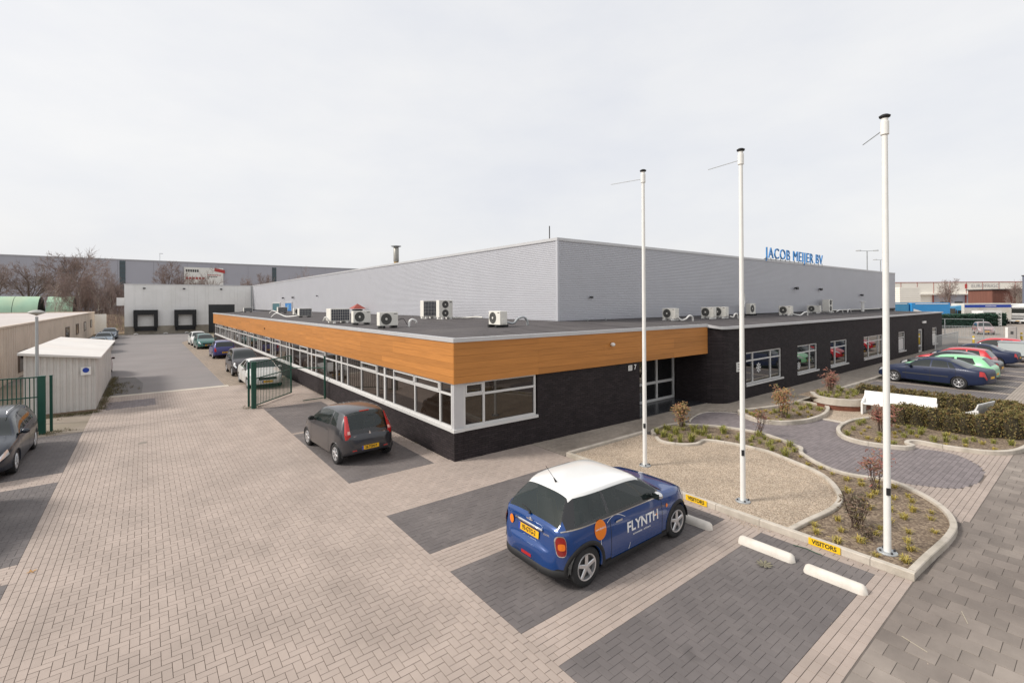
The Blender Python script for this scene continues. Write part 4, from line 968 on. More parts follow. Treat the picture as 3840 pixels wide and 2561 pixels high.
# container with its own roof
ct = empty('container', (-9.5, 15.1, 0), label='grey corrugated steel container with a sloping white roof', cat='container')
m_cont = M('container_paint', (.60, .575, .545), .6, var=.1, vs=1.5, c2=(.52, .49, .46), stain=.8)
def rib_wall(a, b, z0, za, zb, nrm, pitch=.19, dep=.035):
    a = Vector((*a, 0)); b = Vector((*b, 0)); L_ = (b - a).length; d = (b - a) / L_; n = Vector((*nrm, 0)); pts = []
    k = 0.0
    while k < L_:
        for (t, q) in ((0, 0), (.4, 0), (.55, -dep), (.85, -dep)):
            s = min(L_, k + t * pitch); pts.append((a + d * s + n * q, s / L_))
        k += pitch
    pts.append((b, 1))
    return MB().grid([[(p.x, p.y, z0), (p.x, p.y, za + (zb - za) * t)] for (p, t) in pts])
fix_normals(rib_wall((-1.08, 0), (1.05, 0), .06, 2.52, 2.24, (0, -1)).build('front_wall', m_cont, ct))
fix_normals(rib_wall((1.05, 0.0), (1.05, 11.4), .06, 2.24, 2.24, (1, 0), pitch=.3).build('side_wall', m_cont, ct))
MB().box(-1.05, .1, .05, -.95, 11.4, 2.45).build('side_wall', m_cont, ct); MB().box(-1.1, -.02, .0, 1.08, .08, .07).build('sill_beam', M('rust_stain', (.22, .16, .11), .8), ct)
rf = MB(); rf.prism([(-1.22, -.22), (1.24, -.22), (1.24, 11.7), (-1.22, 11.7)], [2.50, 2.20, 2.20, 2.50], [2.60, 2.27, 2.27, 2.60], True); rf.build('roof', M('pale_roof', (.66, .635, .605), .8, var=.1, vs=.8, c2=(.64, .60, .56), stain=.4), ct)
o = empty('round_sign', (-8.75, 15.06, 1.72), label='blue disc on white square on the container front', cat='sign')
MB().box(-.16, -.012, -.18, .16, 0, .15).build('board', m_white, o); MB().lathe([(0, -.018), (.105, -.018), (.105, -.012)], 20, (0, 0, .02), 'y').build('disc', m_eub, o)
# lamp
lp = empty('yard_lamp', (-10.0, 13.55, 0), label='grey post lamp with mushroom head in front of container', cat='lamp')
MB().lathe([(.06, 0), (.058, 1), (.045, 4.0), (.045, 4.02)], 12).build('pole', m_galv, lp, smooth=True)
MB().lathe([(0, 4.28), (.12, 4.26), (.24, 4.20), (.26, 4.17), (.2, 4.14), (.05, 4.08), (0, 4.05)], 18).build('lamp_head', M('lamp_cap', (.40, .40, .37), .5), lp, smooth=True)
# beige shed
bs = empty('beige_building', (-13, 20, 0), label='low beige ribbed building with pale flat roof at left', cat='building')
m_beige = M('beige_sheet', (.62, .52, .425), .75, var=.1, vs=.7, c2=(.54, .45, .365), stain=.5)
OPEN = [(30.6, 33.2, .4, 1.5), (52.4, 54.8, 1.2, 2.2), (61.2, 63.4, 1.25, 2.25), (70.0, 72.0, 1.3, 2.25), (79.0, 80.9, 1.4, 2.3)]
fix_normals(rib_wall((0, 0), (0, 66), .0, 3.22, 3.42, (1, 0), pitch=.62, dep=.06).build('wall', m_beige, bs))
MB().box(-30, 0, 0, -.08, .2, 3.1).build('wall', m_beige, bs); MB().box(-30, 65.8, 0, -.08, 66, 3.4).build('wall', m_beige, bs)
for (a, b, z0, z1) in OPEN:
    w_ = empty('window', parent=bs)
    MB().box(-.05, a - 20, z0, .05, b - 20, z1).build('pane', m_glass, w_); fr = MB()
    fr.box(.0, a - 20.12, z0 - .1, .07, a - 20, z1 + .1); fr.box(.0, b - 20, z0 - .1, .07, b - 19.88, z1 + .1); fr.box(0, a - 20, z1, .071, b - 20, z1 + .1); fr.box(0, a - 20, z0 - .1, .071, b - 20, z0); fr.build('frame', M('brown_frame', (.13, .10, .08), .7), w_)
rf = MB(); rf.v = [(-30, 0, 3.2), (.0, 0, 3.2), (.0, 66, 3.4), (-30, 66, 3.4)]; rf.f = [(0, 1, 2, 3)]; rf.build('roof', M('w_pale_roofing', (.53, .485, .46), .85, var=.12, vs=.3, c2=(.50, .45, .43), stain=.1), bs)
ed = MB(); ed.v = [(-.1, 0, 3.18), (.06, 0, 3.18), (.06, 0, 3.28), (-.1, 0, 3.28), (-.1, 66, 3.38), (.06, 66, 3.38), (.06, 66, 3.48), (-.1, 66, 3.48)]; ed.f = [(0, 3, 2, 1), (4, 5, 6, 7), (0, 1, 5, 4), (1, 2, 6, 5), (2, 3, 7, 6), (3, 0, 4, 7)]; ed.build('edge_trim', m_beige, bs)
MB().box(-30, 65.9, 3.4, .0, 66.1, 3.52).build('edge_trim', m_beige, bs)
sk = MB(); sk.v = [(-27, 38, 3.3), (-14, 38, 3.3), (-14, 48, 3.3), (-27, 48, 3.3), (-24, 43, 4.6), (-18, 43, 4.6)]; sk.f = [(0, 1, 5, 4), (1, 2, 5), (2, 3, 4, 5), (3, 0, 4)]; sk.build('hipped_rooflight', M('brown_roofing', (.17, .125, .11), .8, var=.15), bs)
o = MB().box(-13.0, 86.1, 0.0, -11.6, 86.3, 3.1).build('white_board', m_white); tag(o, 'upright white board at the far end of beige building', 'board')
# ================================================================ cars
def pchip(pts):
    xs = [p[0] for p in pts]; ys = [p[1] for p in pts]; n = len(xs)
    h = [xs[i + 1] - xs[i] for i in range(n - 1)]; dl_ = [(ys[i + 1] - ys[i]) / h[i] for i in range(n - 1)]
    m = [0] * n; m[0] = dl_[0]; m[-1] = dl_[-1]
    for i in range(1, n - 1):
        if dl_[i - 1] * dl_[i] > 0:
            w1 = 2 * h[i] + h[i - 1]; w2 = h[i] + 2 * h[i - 1]; m[i] = (w1 + w2) / (w1 / dl_[i - 1] + w2 / dl_[i])
    def f(x):
        if x <= xs[0]: return ys[0]
        if x >= xs[-1]: return ys[-1]
        i = 0
        while x > xs[i + 1]: i += 1
        t = (x - xs[i]) / h[i]; t2 = t * t; t3 = t2 * t
        return (2 * t3 - 3 * t2 + 1) * ys[i] + (t3 - 2 * t2 + t) * h[i] * m[i] + (-2 * t3 + 3 * t2) * ys[i + 1] + (t3 - t2) * h[i] * m[i + 1]
    return f
class Car:
    """loft along the length s (0 = tail, L = nose); local x = s - L/2, y to the left, z up"""
    def __init__(c, spec):
        c.S = spec; c.L = spec['L']; c.top = pchip(spec['top']); c.beltf = pchip(spec['belt']); c.Wf = pchip(spec['W']); c.bot = pchip(spec['bot'])
        c.wr = spec['wr']; c.crown = spec.get('crown', .06); c.rg0, c.rg1 = spec['rear']; c.ws0, c.ws1 = spec['wind']
        c.gh = max(c.top(s * .02) - c.beltf(s * .02) for s in range(int(c.L / .02)))
        c.wrf = pchip(spec['wrf']) if spec.get('wrf') else (lambda s: c.wr)
        c.shear = pchip(spec['shear']) if spec.get('shear') else (lambda s: 0)
    def zB(c, s): return min(c.beltf(s), c.top(s) - .05)
    def wB(c, s): return c.Wf(s) - c.S.get('tumble', .045)
    def zR(c, s):
        t = max(0, min(1, (c.top(s) - c.beltf(s)) / c.gh)); cr = .035 + (c.crown - .035) * t
        return max(c.zB(s) + .008, c.top(s) - cr)
    def wR(c, s):
        t = max(0, min(1, (c.zR(s) - c.zB(s)) / (c.gh - c.crown)))
        a = c.wB(s) - .025; b = min(c.wrf(s), a)
        return a + (b - a) * t ** .9
    def side(c, s, z):
        """half width of the lower body"""
        zb, zB = c.bot(s), c.zB(s); W, wB = c.Wf(s), c.wB(s); zm = zb + (zB - zb) * .55
        if z >= zm: t = (z - zm) / max(1e-4, zB - zm); return W + (wB - W) * min(1, t) ** 2.2
        t = (zm - z) / max(1e-4, zm - zb); return W - (.02 * t ** 2 + .05 * max(0, t - .75) * 4 * max(0, t - .75))
    NR_LOW = 9
    def section(c, s):
        zb, zB = c.bot(s), c.zB(s); P = [(0, zb, s), (c.side(s, zb) * .6, zb, s), (c.side(s, zb) - .05, zb, s)]
        for k in range(c.NR_LOW):
            z = zb + .03 + (zB - zb - .03) * k / (c.NR_LOW - 1); P.append((c.side(s, z) if k < c.NR_LOW - 1 else c.wB(s), z, s))
        nb = len(P) - 1
        h = c.zR(s) - zB
        fr = [.10, .28, .46, .64, .80, .90] if h > .12 else [.15, .3, .45, .6, .75, .9]
        sh = c.shear(s)
        for f in fr + [1.0]:
            se = s + sh * f; a, b, zr, zbb = c.wB(se), c.wR(se), c.zR(se), c.zB(se)
            bul = .018 * sin(pi * f) * min(1, h / .3)
            P.append((a + (b - a) * f + bul, zbb + (zr - zbb) * f, se))
        nr = len(P) - 1; se = s + sh; w, zr, zt = c.wR(se), c.zR(se), c.top(se)
        for k, f in enumerate([.975, .93, .8, .62, .42, .2, 0.0]):
            P.append((w * f, zr + (zt - zr) * (1 - f ** 3.2) ** .8, se))
        c.iB, c.iR, c.iT = nb, nr, len(P) - 1
        return P
    def stations(c):
        key = [0, c.L] + list(c.S.get('cols', [])) + [c.rg0, c.rg1, c.ws0, c.ws1]
        for g in c.S['glass']: key += [g[0], g[1]]
        for d in c.S.get('doors', []): key += [d[0], d[1]]
        n = c.S.get('n', 90); ss = [c.L * (i / n) for i in range(n + 1)]
        ss += [.008, .018, .03, .045, .06, .08, .1, .125, .15] + [c.L - q for q in (.008, .02, .04, .06, .08, .11, .14)]
        key = sorted(set(round(k, 4) for k in key)); ss = [s for s in ss if all(abs(s - k) > .012 for k in key)] + key
        return sorted(ss)
    def build(c, root, paint, roofmat=None, glass=m_cglass, low=m_dkgrey):
        S = c.S; ss = c.stations(); sec = [c.section(s) for s in ss]; L2 = c.L / 2; m = len(sec[0]); r = S['arch']; wx = S['wheels']; wz = S['wr_z']
        idx = lambda i, j: i * m + j
        V = [[p[2] - L2, p[0], p[1]] for se in sec for p in se]
        parts = {}; dead = set()
        def put(k, f): parts.setdefault(k, []).append(f)
        def inarch(x, z): return any(hypot(x - (w_ - L2), z - wz) < r for w_ in wx)
        iB, iR, iT = c.iB, c.iR, c.iT
        for i in range(len(ss) - 1):
            sm0 = (ss[i] + ss[i + 1]) / 2
            for j in range(m - 1):
                sm = sm0 if j < iR else sm0 + c.shear(sm0)
                f = (idx(i, j), idx(i + 1, j), idx(i + 1, j + 1), idx(i, j + 1))
                if j < iB:
                    if j >= 1:
                        cx = sum(V[q][0] for q in f) / 4; cz = sum(V[q][2] for q in f) / 4
                        if inarch(cx, cz):
                            dead.update(f); continue
                    k = 'body'
                    if j < S.get('sill_rows', 0) and j >= 2: k = 'sill'
                    if j >= 3:
                        for n_, d in enumerate(S.get('doors', [])):
                            if d[0] < sm < d[1]: k = 'door%d' % n_
                    put(k, f)
                elif j < iR:
                    k = 'body'
                    hgt = c.zR(sm) - c.zB(sm)
                    if iB < j < iR - 1 and hgt > .07:
                        for n_, g in enumerate(S['glass']):
                            if g[0] < sm < g[1]: k = 'side%d' % n_
                    if k == 'body' and S.get('blackpillar') and hgt > .1 and S['blackpillar'][0] < sm < S['blackpillar'][1]: k = 'pillar'
                    if k in ('body', 'pillar') and j == iR - 1 and roofmat and c.rg1 - .02 < sm + c.shear(sm) < c.ws0 + .05: k = 'roof'
                    put(k, f)
                else:
                    k = 'body'
                    pass
                    if c.ws0 < sm < c.ws1: k = 'windscreen' if (j > iR + 1 and c.ws0 + .02 < sm < c.ws1 - .05) else ('pillar' if S.get('blackpillar') else 'body')
                    elif c.rg0 < sm < c.rg1: k = 'rear_window' if j > iR + (0 if S.get('wrap') else 1) else ('pillar' if S.get('blackpillar') else 'body')
                    elif roofmat and c.rg1 < sm < c.ws0: k = 'roof'
                    elif c.ws1 < sm and S.get('bonnet', True) and j > iR + 1: k = 'bonnet'
                    put(k, f)
        # snap the arch rims to the circle
        used = set(q for k, fs in parts.items() if k == 'body' or k.startswith('door') or k == 'sill' for f in fs for q in f)
        for q in used:
            x, y, z = V[q]
            if abs(y) < .3: continue
            for w_ in wx:
                dx, dz = x - (w_ - L2), z - wz; d = hypot(dx, dz)
                if d > 1e-4 and (d < r + .001 or (q in dead and d < r + .09)): 
                    if z < c.bot(x + L2) + .04 and abs(dz) < r: V[q][0] = (w_ - L2) + (1 if dx > 0 else -1) * sqrt(r * r - dz * dz)
                    else: V[q][0] = (w_ - L2) + dx / d * r; V[q][2] = wz + dz / d * r
        caps = [[idx(0, j) for j in range(m)], [idx(len(ss) - 1, j) for j in range(m)]]
        names = {'body': ('body', paint), 'sill': ('sill', low), 'windscreen': ('windscreen', glass), 'rear_window': ('rear_window', glass), 'roof': ('roof', roofmat or paint), 'pillar': ('pillar', m_blackgloss), 'bonnet': ('bonnet', paint)}
        out = {}
        for k, fs in parts.items():
            nm, mt = names.get(k, ('door', paint) if k.startswith('door') else ('side_window', glass))
            sides = ((1,), (-1,)) if k.startswith(('door', 'side')) else ((1, -1),)
            for sd in sides:
                vm = {}; mb = MB()
                for sg_ in sd:
                    for f in fs:
                        g = []
                        for q in f:
                            x, y, z = V[q]; key = (round(x, 5), round(y * sg_, 5), round(z, 5))
                            if key not in vm: vm[key] = len(mb.v); mb.v.append((x, y * sg_, z))
                            g.append(vm[key])
                        if len(set(g)) < 3: continue
                        g2 = []
                        for q in g:
                            if q not in g2: g2.append(q)
                        mb.f.append(tuple(g2) if sg_ > 0 else tuple(g2[::-1]))
                if k == 'body':
                    for ci, cp_ in enumerate(caps):
                        ring = []
                        for sg_, seq in ((1, cp_), (-1, cp_[::-1])):
                            for q in seq:
                                x, y, z = V[q]; key = (round(x, 5), round(y * sg_, 5), round(z, 5))
                                if key not in vm: vm[key] = len(mb.v); mb.v.append((x, y * sg_, z))
                                if not ring or ring[-1] != vm[key]: ring.append(vm[key])
                        if ring[0] == ring[-1]: ring.pop()
                        seen = []; [seen.append(q) for q in ring if q not in seen]
                        mb.f.append(tuple(seen[::-1] if ci == 0 else seen))
                o = mb.build(nm, mt, root, smooth=True)
                if k == 'body': fix_normals(o); o.data.polygons.foreach_set('use_smooth', [True] * len(o.data.polygons))
                out.setdefault(k, []).append(o)
        # wheel wells
        for w_ in wx:
            for sd in (1, -1):
                yb = c.Wf(w_) - .02; mb = MB(); rows = []
                for y in (yb * sd, (yb - .32) * sd): rows.append([(w_ - L2 + (r + .01) * cos(t), y, wz + (r + .01) * sin(t)) for t in [pi * k / 14 for k in range(15)]])
                mb.grid(rows); y = (yb - .32) * sd
                mb.v.append((w_ - L2, y, wz)); n = len(mb.v) - 1
                for k in range(14): mb.f.append((15 + k, 16 + k, n))
                mb.build('wheel_well', m_black, root)
        if not S.get('wrap') or S.get('lips', True):
            for w_ in wx:
                for sd in (1, -1):
                    rows = []
                    for k in range(21):
                        t = radians(-12) + radians(204) * k / 20; row = []
                        for (rad, off_) in ((r - .012, -.05), (r - .010, .004), (r + .018, .006), (r + .026, -.002)):
                            s_, z_ = w_ + rad * cos(t), max(wz + rad * sin(t), c.bot(w_) + .01); row.append(c.onside(s_, z_, sd, off_))
                        rows.append(row)
                    MB().grid(rows).build('arch_lip', paint, root, smooth=True)
        c.parts = out; return out
    def onside(c, s, z, sd, off=.004):
        return (s - c.L / 2, sd * (c.side(s, z) + off), z)
m_blackgloss = M('gloss_black', (.012, .012, .013), .12, var=.05, coat=.5)
WHEELS = {}
def wheel(root, x, y, R, wd, sd, spokes=5, rr=.66, rimmat=None, style='spoke', steer=0):
    w_ = empty('wheel', (x, y, R), steer, parent=root); key = (R, wd, sd, spokes, rr, style, rimmat.name if rimmat else '')
    rimmat = rimmat or m_rim
    if key not in WHEELS:
        h = wd / 2; t = MB().lathe([(R * rr, -h * .9), (R * .93, -h), (R, -h * .75), (R, h * .75), (R * .93, h), (R * rr, h * .9), (R * rr - .01, 0), (R * rr, -h * .9)], 32, axis='y').mesh('tyre', m_tyre, True)
        q = R * rr; o = h * sd; rm = MB().lathe([(q, o * .88), (q - .004, o * .98), (q - .022, o * .93), (q - .03, o * .3), (q - .03, -o * .5)], 32, axis='y')
        for k in range(spokes):
            a = 2 * pi * k / spokes + .3; ww = q * (.17 if spokes <= 6 else .11)
            for (r0, r1, f0, f1) in ((q * .14, q - .02, 1.0, .8),):
                ca, sa = cos(a), sin(a); n = len(rm.v)
                for (rad, hw) in ((r0, ww * f0), (r1, ww * f1)):
                    for (e, yy) in ((-hw, o * .80), (-hw * .7, o * .95), (hw * .7, o * .95), (hw, o * .80)):
                        rm.v.append((rad * ca - e * sa, yy, rad * sa + e * ca))
                for e in range(3): rm.f.append((n + e, n + e + 1, n + 5 + e, n + 4 + e))
        rm.lathe([(0, o * 1.0), (q * .16, o * .99), (q * .24, o * .93), (q * .26, o * .75)], 16, axis='y')
        rmm = rm.mesh('rim', rimmat, False)
        bk = MB().lathe([(0, o * .45), (q - .028, o * .45)], 24, axis='y').mesh('brake_disc', m_dkgrey)
        WHEELS[key] = (t, rmm, bk)
    for nm, me in zip(('tyre', 'rim', 'brake_disc'), WHEELS[key]): link(nm, me, w_)
    return w_
def strip_on(c, pts, sd, wd, mat, root, name, off=.005):
    """a thin band laid on the car's side along points (s, z)"""
    rows = []; n = len(pts)
    for i, p in enumerate(pts):
        a = pts[max(i - 1, 0)]; b = pts[min(i + 1, n - 1)]; d = Vector((b[0] - a[0], b[1] - a[1])).normalized(); nn = Vector((-d.y, d.x)) * wd / 2
        rows.append([c.onside(p[0] - nn.x, p[1] - nn.y, sd, off), c.onside(p[0] + nn.x, p[1] + nn.y, sd, off)])
    o = MB().grid(rows).build(name, mat, root); return o
def text_on_side(c, s, z, txt, size, mat, root, sd, bold=0, sx=1, tilt=0):
    me = text_mesh(txt, size, bold, sx=sx); me.materials.clear(); me.materials.append(mat)
    ct_, st_ = cos(tilt), sin(tilt)
    for v in me.vertices:
        u, w_ = v.co.x * ct_ - v.co.y * st_, v.co.x * st_ + v.co.y * ct_
        p = c.onside(s - sd * u, z + w_, sd, .006); v.co = p
    return link('lettering', me, root)
def disc_on_side(c, s, z, r, mat, root, sd, name, off=.005, sq=1.0):
    mb = MB(); mb.v.append(c.onside(s, z, sd, off)); n = 24
    for k in range(n): mb.v.append(c.onside(s + r * cos(2 * pi * k / n), z + r * sq * sin(2 * pi * k / n), sd, off))
    mb.f = [(0, 1 + k, 1 + (k + 1) % n) for k in range(n)]; return mb.build(name, mat, root)
def plate(root, x, y, z, w_, txt, rot=0, front=False, tilt=0):
    p = empty('number_plate', (x, y, z), 0, parent=root); sg_ = 1 if front else -1
    MB().box(-.004, -w_ / 2, -.055, .004, w_ / 2, .055).build('plate', m_plate, p)
    xa = (0, -1, 0) if not front else (0, 1, 0)
    MB().box(sg_ * .0045, -w_ / 2 if front else w_ / 2 - .045, -.055, sg_ * .006, (-w_ / 2 + .045) if front else w_ / 2, .055).build('blue_band', m_eub, p)
    if txt: lettering('print', txt, .098, m_blk, p, frame_mtx((sg_ * .0065, -.012 if not front else .012, 0), xa, (0, 0, 1)), bold=.003, sx=w_ * .80 / (.062 * len(txt)) * 1.0)
    p.rotation_euler = (0, tilt, 0); return p
def blob(root, name, mat, c0, r, seg=10, flat=(1, 1, 1)):
    mb = MB().lathe([(sin(pi * k / 6) * r if 0 < k < 6 else 0, -cos(pi * k / 6) * r) for k in range(7)], seg)
    mb.v = [(v[0] * flat[0] + c0[0], v[1] * flat[1] + c0[1], v[2] * flat[2] + c0[2]) for v in mb.v]
    return mb.build(name, mat, root, smooth=True)
def mirror(c, root, s, z, sd, paint, size=1.0):
    y = sd * (c.wB(s) + .10 * size); x = s - c.L / 2; w_ = empty('mirror', parent=root)
    blob(w_, 'shell', paint, (x, y, z), .085 * size, flat=(.75, 1.15, .8))
    MB().box(x - .07 * size, y - .07 * size, z - .05 * size, x - .062 * size, y + .07 * size, z + .05 * size).build('mirror_glass', m_cglass, w_)
    MB().tube([(x, sd * (c.wB(s) - .03), z - .05), (x, y, z - .03)], .02, 6).build('arm', m_black, w_)
def tail_patch(c, root, name, mat, s0, s1, sd, j0, j1, off=.006):
    """patch of the loft between stations s0..s1 and section rows j0..j1, lifted off the surface"""
    rows = []
    for k in range(7):
        s = s0 + (s1 - s0) * k / 6; P = c.section(s); row = []
        for j in range(j0, j1 + 1):
            p = P[j]; row.append(Vector((p[2] - c.L / 2 - off * (1 if s < c.L / 2 else -1), sd * (p[0] + off * .7), p[1] + off * .3)))
        rows.append(row)
    o = MB().grid(rows).build(name, mat, root, smooth=True); return o
def make_car(spec, paint, loc, rz, label, group=None, glass=m_cglass, roofmat=None, plate_txt=('', ''), spokes=5, rimmat=None, detail=1, low=m_dkgrey, lean=None, R=.30, tw=.19, handles=True, mirrors=True, stripe=False, interior=False):
    root = empty('parked_car', loc, rz, label=label, cat='car', group=group)
    c = Car(spec); c.build(root, paint, roofmat, glass, low); L2 = c.L / 2
    for w_ in spec['wheels']:
        for sd in (1, -1): wheel(root, w_ - L2, sd * (c.Wf(w_) - tw / 2 - .015), R, tw, sd, spokes, spec.get('rim', .66), rimmat)
    for sd in (1, -1):
        for (a, b) in spec.get('doors', []):
            za, zb = c.bot(a) + .10, c.zB(a) - .01
            for q in (a, b): strip_on(c, [(q, c.bot(q) + .09 + (c.zB(q) - c.bot(q) - .1) * k / 10) for k in range(11)], sd, .010, m_black, root, 'door_seam', .0015)
            hs = a + .12
            if handles: 
                o = strip_on(c, [(hs, c.zB(hs) - .11), (hs + .06, c.zB(hs) - .105), (hs + .16, c.zB(hs) - .105)], sd, .028, spec.get('handle_mat', paint), root, 'door_handle', .022)
        if mirrors: mirror(c, root, spec['mirror'][0], spec['mirror'][1], sd, spec.get('mirror_mat', paint), spec.get('mirror_size', 1))
        if stripe: strip_on(c, [(.5 + (c.L - 1.0) * k / 20, stripe) for k in range(21) if all(abs(.5 + (c.L - 1.0) * k / 20 - q) > spec['arch'] + .03 for q in spec['wheels'])] if False else [(spec['wheels'][0] + spec['arch'] + .05 + (spec['wheels'][1] - spec['wheels'][0] - 2 * spec['arch'] - .1) * k / 12, stripe) for k in range(13)], sd, .05, low, root, 'side_strip', .008)
        for (nm, mt, s0, s1, j0, j1) in spec.get('lights', []): tail_patch(c, root, nm, mt, s0, s1, sd, j0, j1)
    if spec.get('rplate'): plate(root, spec['rplate'][0] - L2, 0, spec['rplate'][1], .5, plate_txt[0], tilt=spec['rplate'][2])
    if spec.get('fplate'): plate(root, spec['fplate'][0] - L2, 0, spec['fplate'][1], .5, plate_txt[1], front=True)
    if spec.get('grille'):
        g0, gz0, gz1, gw = spec['grille']; MB().box(g0 - L2 - .1, -gw, gz0, g0 - L2 + .012, gw, gz1).build('grille', m_black, root)
    if interior:
        for (s_, y_) in interior:
            st_ = empty('seat', (s_ - L2, y_, 0), parent=root)
            MB().box(-.25, -.24, .30, .25, .24, .52).build('cushion', m_seat, st_); mb = MB(); mb.v = [(-.30, -.23, .45), (-.14, -.23, .45), (-.28, -.20, 1.02), (-.38, -.20, 1.02), (-.30, .23, .45), (-.14, .23, .45), (-.28, .20, 1.02), (-.38, .20, 1.02)]; mb.f = [(0, 1, 2, 3), (7, 6, 5, 4), (1, 5, 6, 2), (0, 3, 7, 4), (3, 2, 6, 7), (0, 4, 5, 1)]; bevel(mb.build('backrest', m_seat, st_), .03)
            MB().box(-.40, -.12, 1.05, -.31, .12, 1.20).build('headrest', m_seat, st_)
        MB().box(spec['wind'][1] - L2 - .55, -spec['wr'], .55, spec['wind'][1] - L2 - .1, spec['wr'], c.beltf(2.5) + .02).build('dashboard', m_dkgrey, root)
        n = 20; mb = MB(); sw = (spec['wind'][1] - L2 - .62, .35, c.beltf(2.5) - .02)
        pts = [(sw[0] - .06 * sin(2 * pi * k / n), sw[1] + .17 * cos(2 * pi * k / n), sw[2] + .16 * sin(2 * pi * k / n)) for k in range(n + 1)]; mb.tube(pts, .015, 6); mb.build('steering_wheel', m_black, root)
    return root, c

iT_ = 25; LOW = 3   # rows: 0-2 floor, 3..11 side, 12..18 glass strip, 19..25 top
HATCH = dict(L=3.9, wr=.55, crown=.06, n=70, tumble=.05,
    top=[(0, .55), (.02, .72), (.06, .88), (.12, .96), (.42, 1.36), (.7, 1.42), (1.4, 1.46), (2.0, 1.41), (2.15, 1.37), (2.85, .98), (3.3, .88), (3.65, .76), (3.84, .62), (3.9, .48)],
    belt=[(0, .5), (.1, .92), (.4, .95), (1.5, .92), (2.8, .88), (3.3, .82), (3.7, .68), (3.9, .44)],
    W=[(0, .50), (.03, .61), (.10, .70), (.22, .77), (.45, .82), (1, .835), (2.8, .835), (3.25, .81), (3.6, .72), (3.8, .58), (3.9, .42)],
    bot=[(0, .34), (.3, .24), (1, .20), (2.9, .20), (3.6, .22), (3.9, .28)],
    rear=(.13, .42), wind=(2.1, 2.85), glass=[(.55, 1.18), (1.25, 2.74)], shear=[(0, 0), (.5, 0), (.55, .14), (.7, .12), (1.1, .02), (1.3, 0), (3.9, 0)],
    wheels=(.68, 3.13), arch=.335, wr_z=.30, doors=[(1.2, 2.75)], mirror=(2.55, .97), rplate=(-.004, .52, 0), fplate=(3.91, .40),
    lights=[('tail_light', m_red, .035, .13, 8, 11), ('headlight', m_clear, 3.52, 3.80, 9, 11)], grille=(3.9, .50, .60, .4))
def derive(base, **kw):
    d = dict(base); d.update(kw); return d
SEDAN = derive(HATCH, L=4.45, top=[(0, .55), (.02, .78), (.06, .92), (.15, .97), (.62, 1.02), (.72, 1.05), (1.35, 1.36), (1.75, 1.425), (2.2, 1.43), (2.55, 1.37), (3.25, .97), (3.8, .88), (4.2, .74), (4.4, .60), (4.45, .48)],
    belt=[(0, .5), (.1, .90), (.8, .95), (2, .92), (3.2, .88), (3.8, .82), (4.25, .66), (4.45, .44)],
    W=[(0, .52), (.04, .65), (.15, .76), (.5, .835), (1.2, .86), (3.2, .86), (3.8, .83), (4.2, .73), (4.38, .6), (4.45, .48)],
    bot=[(0, .34), (.3, .25), (1, .20), (3.4, .20), (4.1, .22), (4.45, .28)],
    rear=(.70, 1.33), wind=(2.5, 3.25), glass=[(1.12, 1.95), (2.03, 3.14)], shear=[(0, 0), (1.0, 0), (1.12, .20), (1.35, .14), (1.9, .02), (2.1, 0), (4.45, 0)],
    wheels=(.93, 3.56), doors=[(1.0, 1.98), (2.0, 3.05)], mirror=(2.95, .97), rplate=(-.004, .62, 0), fplate=(4.46, .40),
    lights=[('tail_light', m_red, .02, .16, 8, 11), ('headlight', m_clear, 4.02, 4.34, 9, 11)], grille=(4.45, .50, .62, .42), arch=.345)
WAGON = derive(SEDAN, L=4.5, top=[(0, .6), (.02, .78), (.08, .92), (.15, .98), (.55, 1.37), (.9, 1.43), (1.8, 1.46), (2.35, 1.42), (2.6, 1.36), (3.3, .97), (3.85, .88), (4.25, .74), (4.44, .60), (4.5, .48)],
    rear=(.16, .54), wind=(2.55, 3.3), glass=[(.6, 1.1), (1.16, 2.0), (2.07, 3.18)], shear=[(0, 0), (.55, 0), (.6, .12), (.9, .06), (1.2, 0), (4.5, 0)], wheels=(.90, 3.55), fplate=(4.51, .4),
    lights=[('tail_light', m_red, .03, .16, 8, 11), ('headlight', m_clear, 4.05, 4.40, 9, 11)], grille=(4.5, .48, .64, .42))
MINI = dict(L=3.62, wr=.60, wrf=[(0, .40), (.45, .42), (.58, .49), (.8, .565), (1.2, .60), (1.9, .60), (2.2, .585), (3.6, .56)], crown=.045, n=100, tumble=.05,
    top=[(0, .52), (.012, .575), (.045, .61), (.062, .66), (.072, .76), (.085, .88), (.10, .93), (.135, .965), (.47, 1.335), (.53, 1.362), (.85, 1.388), (1.25, 1.395), (1.7, 1.388), (1.98, 1.362), (2.06, 1.335), (2.56, 1.02), (2.66, .985), (3.05, .95), (3.3, .885), (3.48, .775), (3.58, .63), (3.62, .48)],
    belt=[(0, .48), (.05, .56), (.10, .905), (.4, .935), (1.2, .93), (2.5, .915), (3.0, .87), (3.3, .79), (3.5, .66), (3.62, .44)],
    W=[(0, .40), (.02, .50), (.05, .58), (.10, .655), (.18, .73), (.32, .797), (.55, .832), (.9, .838), (2.6, .84), (3.0, .825), (3.3, .755), (3.48, .66), (3.58, .54), (3.62, .42)],
    bot=[(0, .28), (.15, .24), (.5, .19), (1, .17), (2.8, .17), (3.4, .2), (3.62, .26)],
    rear=(.14, .47), wind=(2.03, 2.64), glass=[(.34, 1.07), (1.13, 2.44)], shear=[(0, 0), (.20, 0), (.34, .24), (.6, .13), (.9, .02), (1.13, -.03), (1.5, 0), (3.62, 0)],
    wheels=(.56, 3.027), arch=.345, wr_z=.305, doors=[(1.11, 2.50)], mirror=(2.30, 1.0), mirror_mat=M('mirror_chrome', (.75, .75, .75), .15, metal=.9), handle_mat=m_chrome, rplate=(.052, .735, .10), blackpillar=(.13, 2.56), sill_rows=4, wrap=True, bonnet=True, rim=.68,
    lights=[('headlight', m_clear, 3.22, 3.44, 10, 12)])
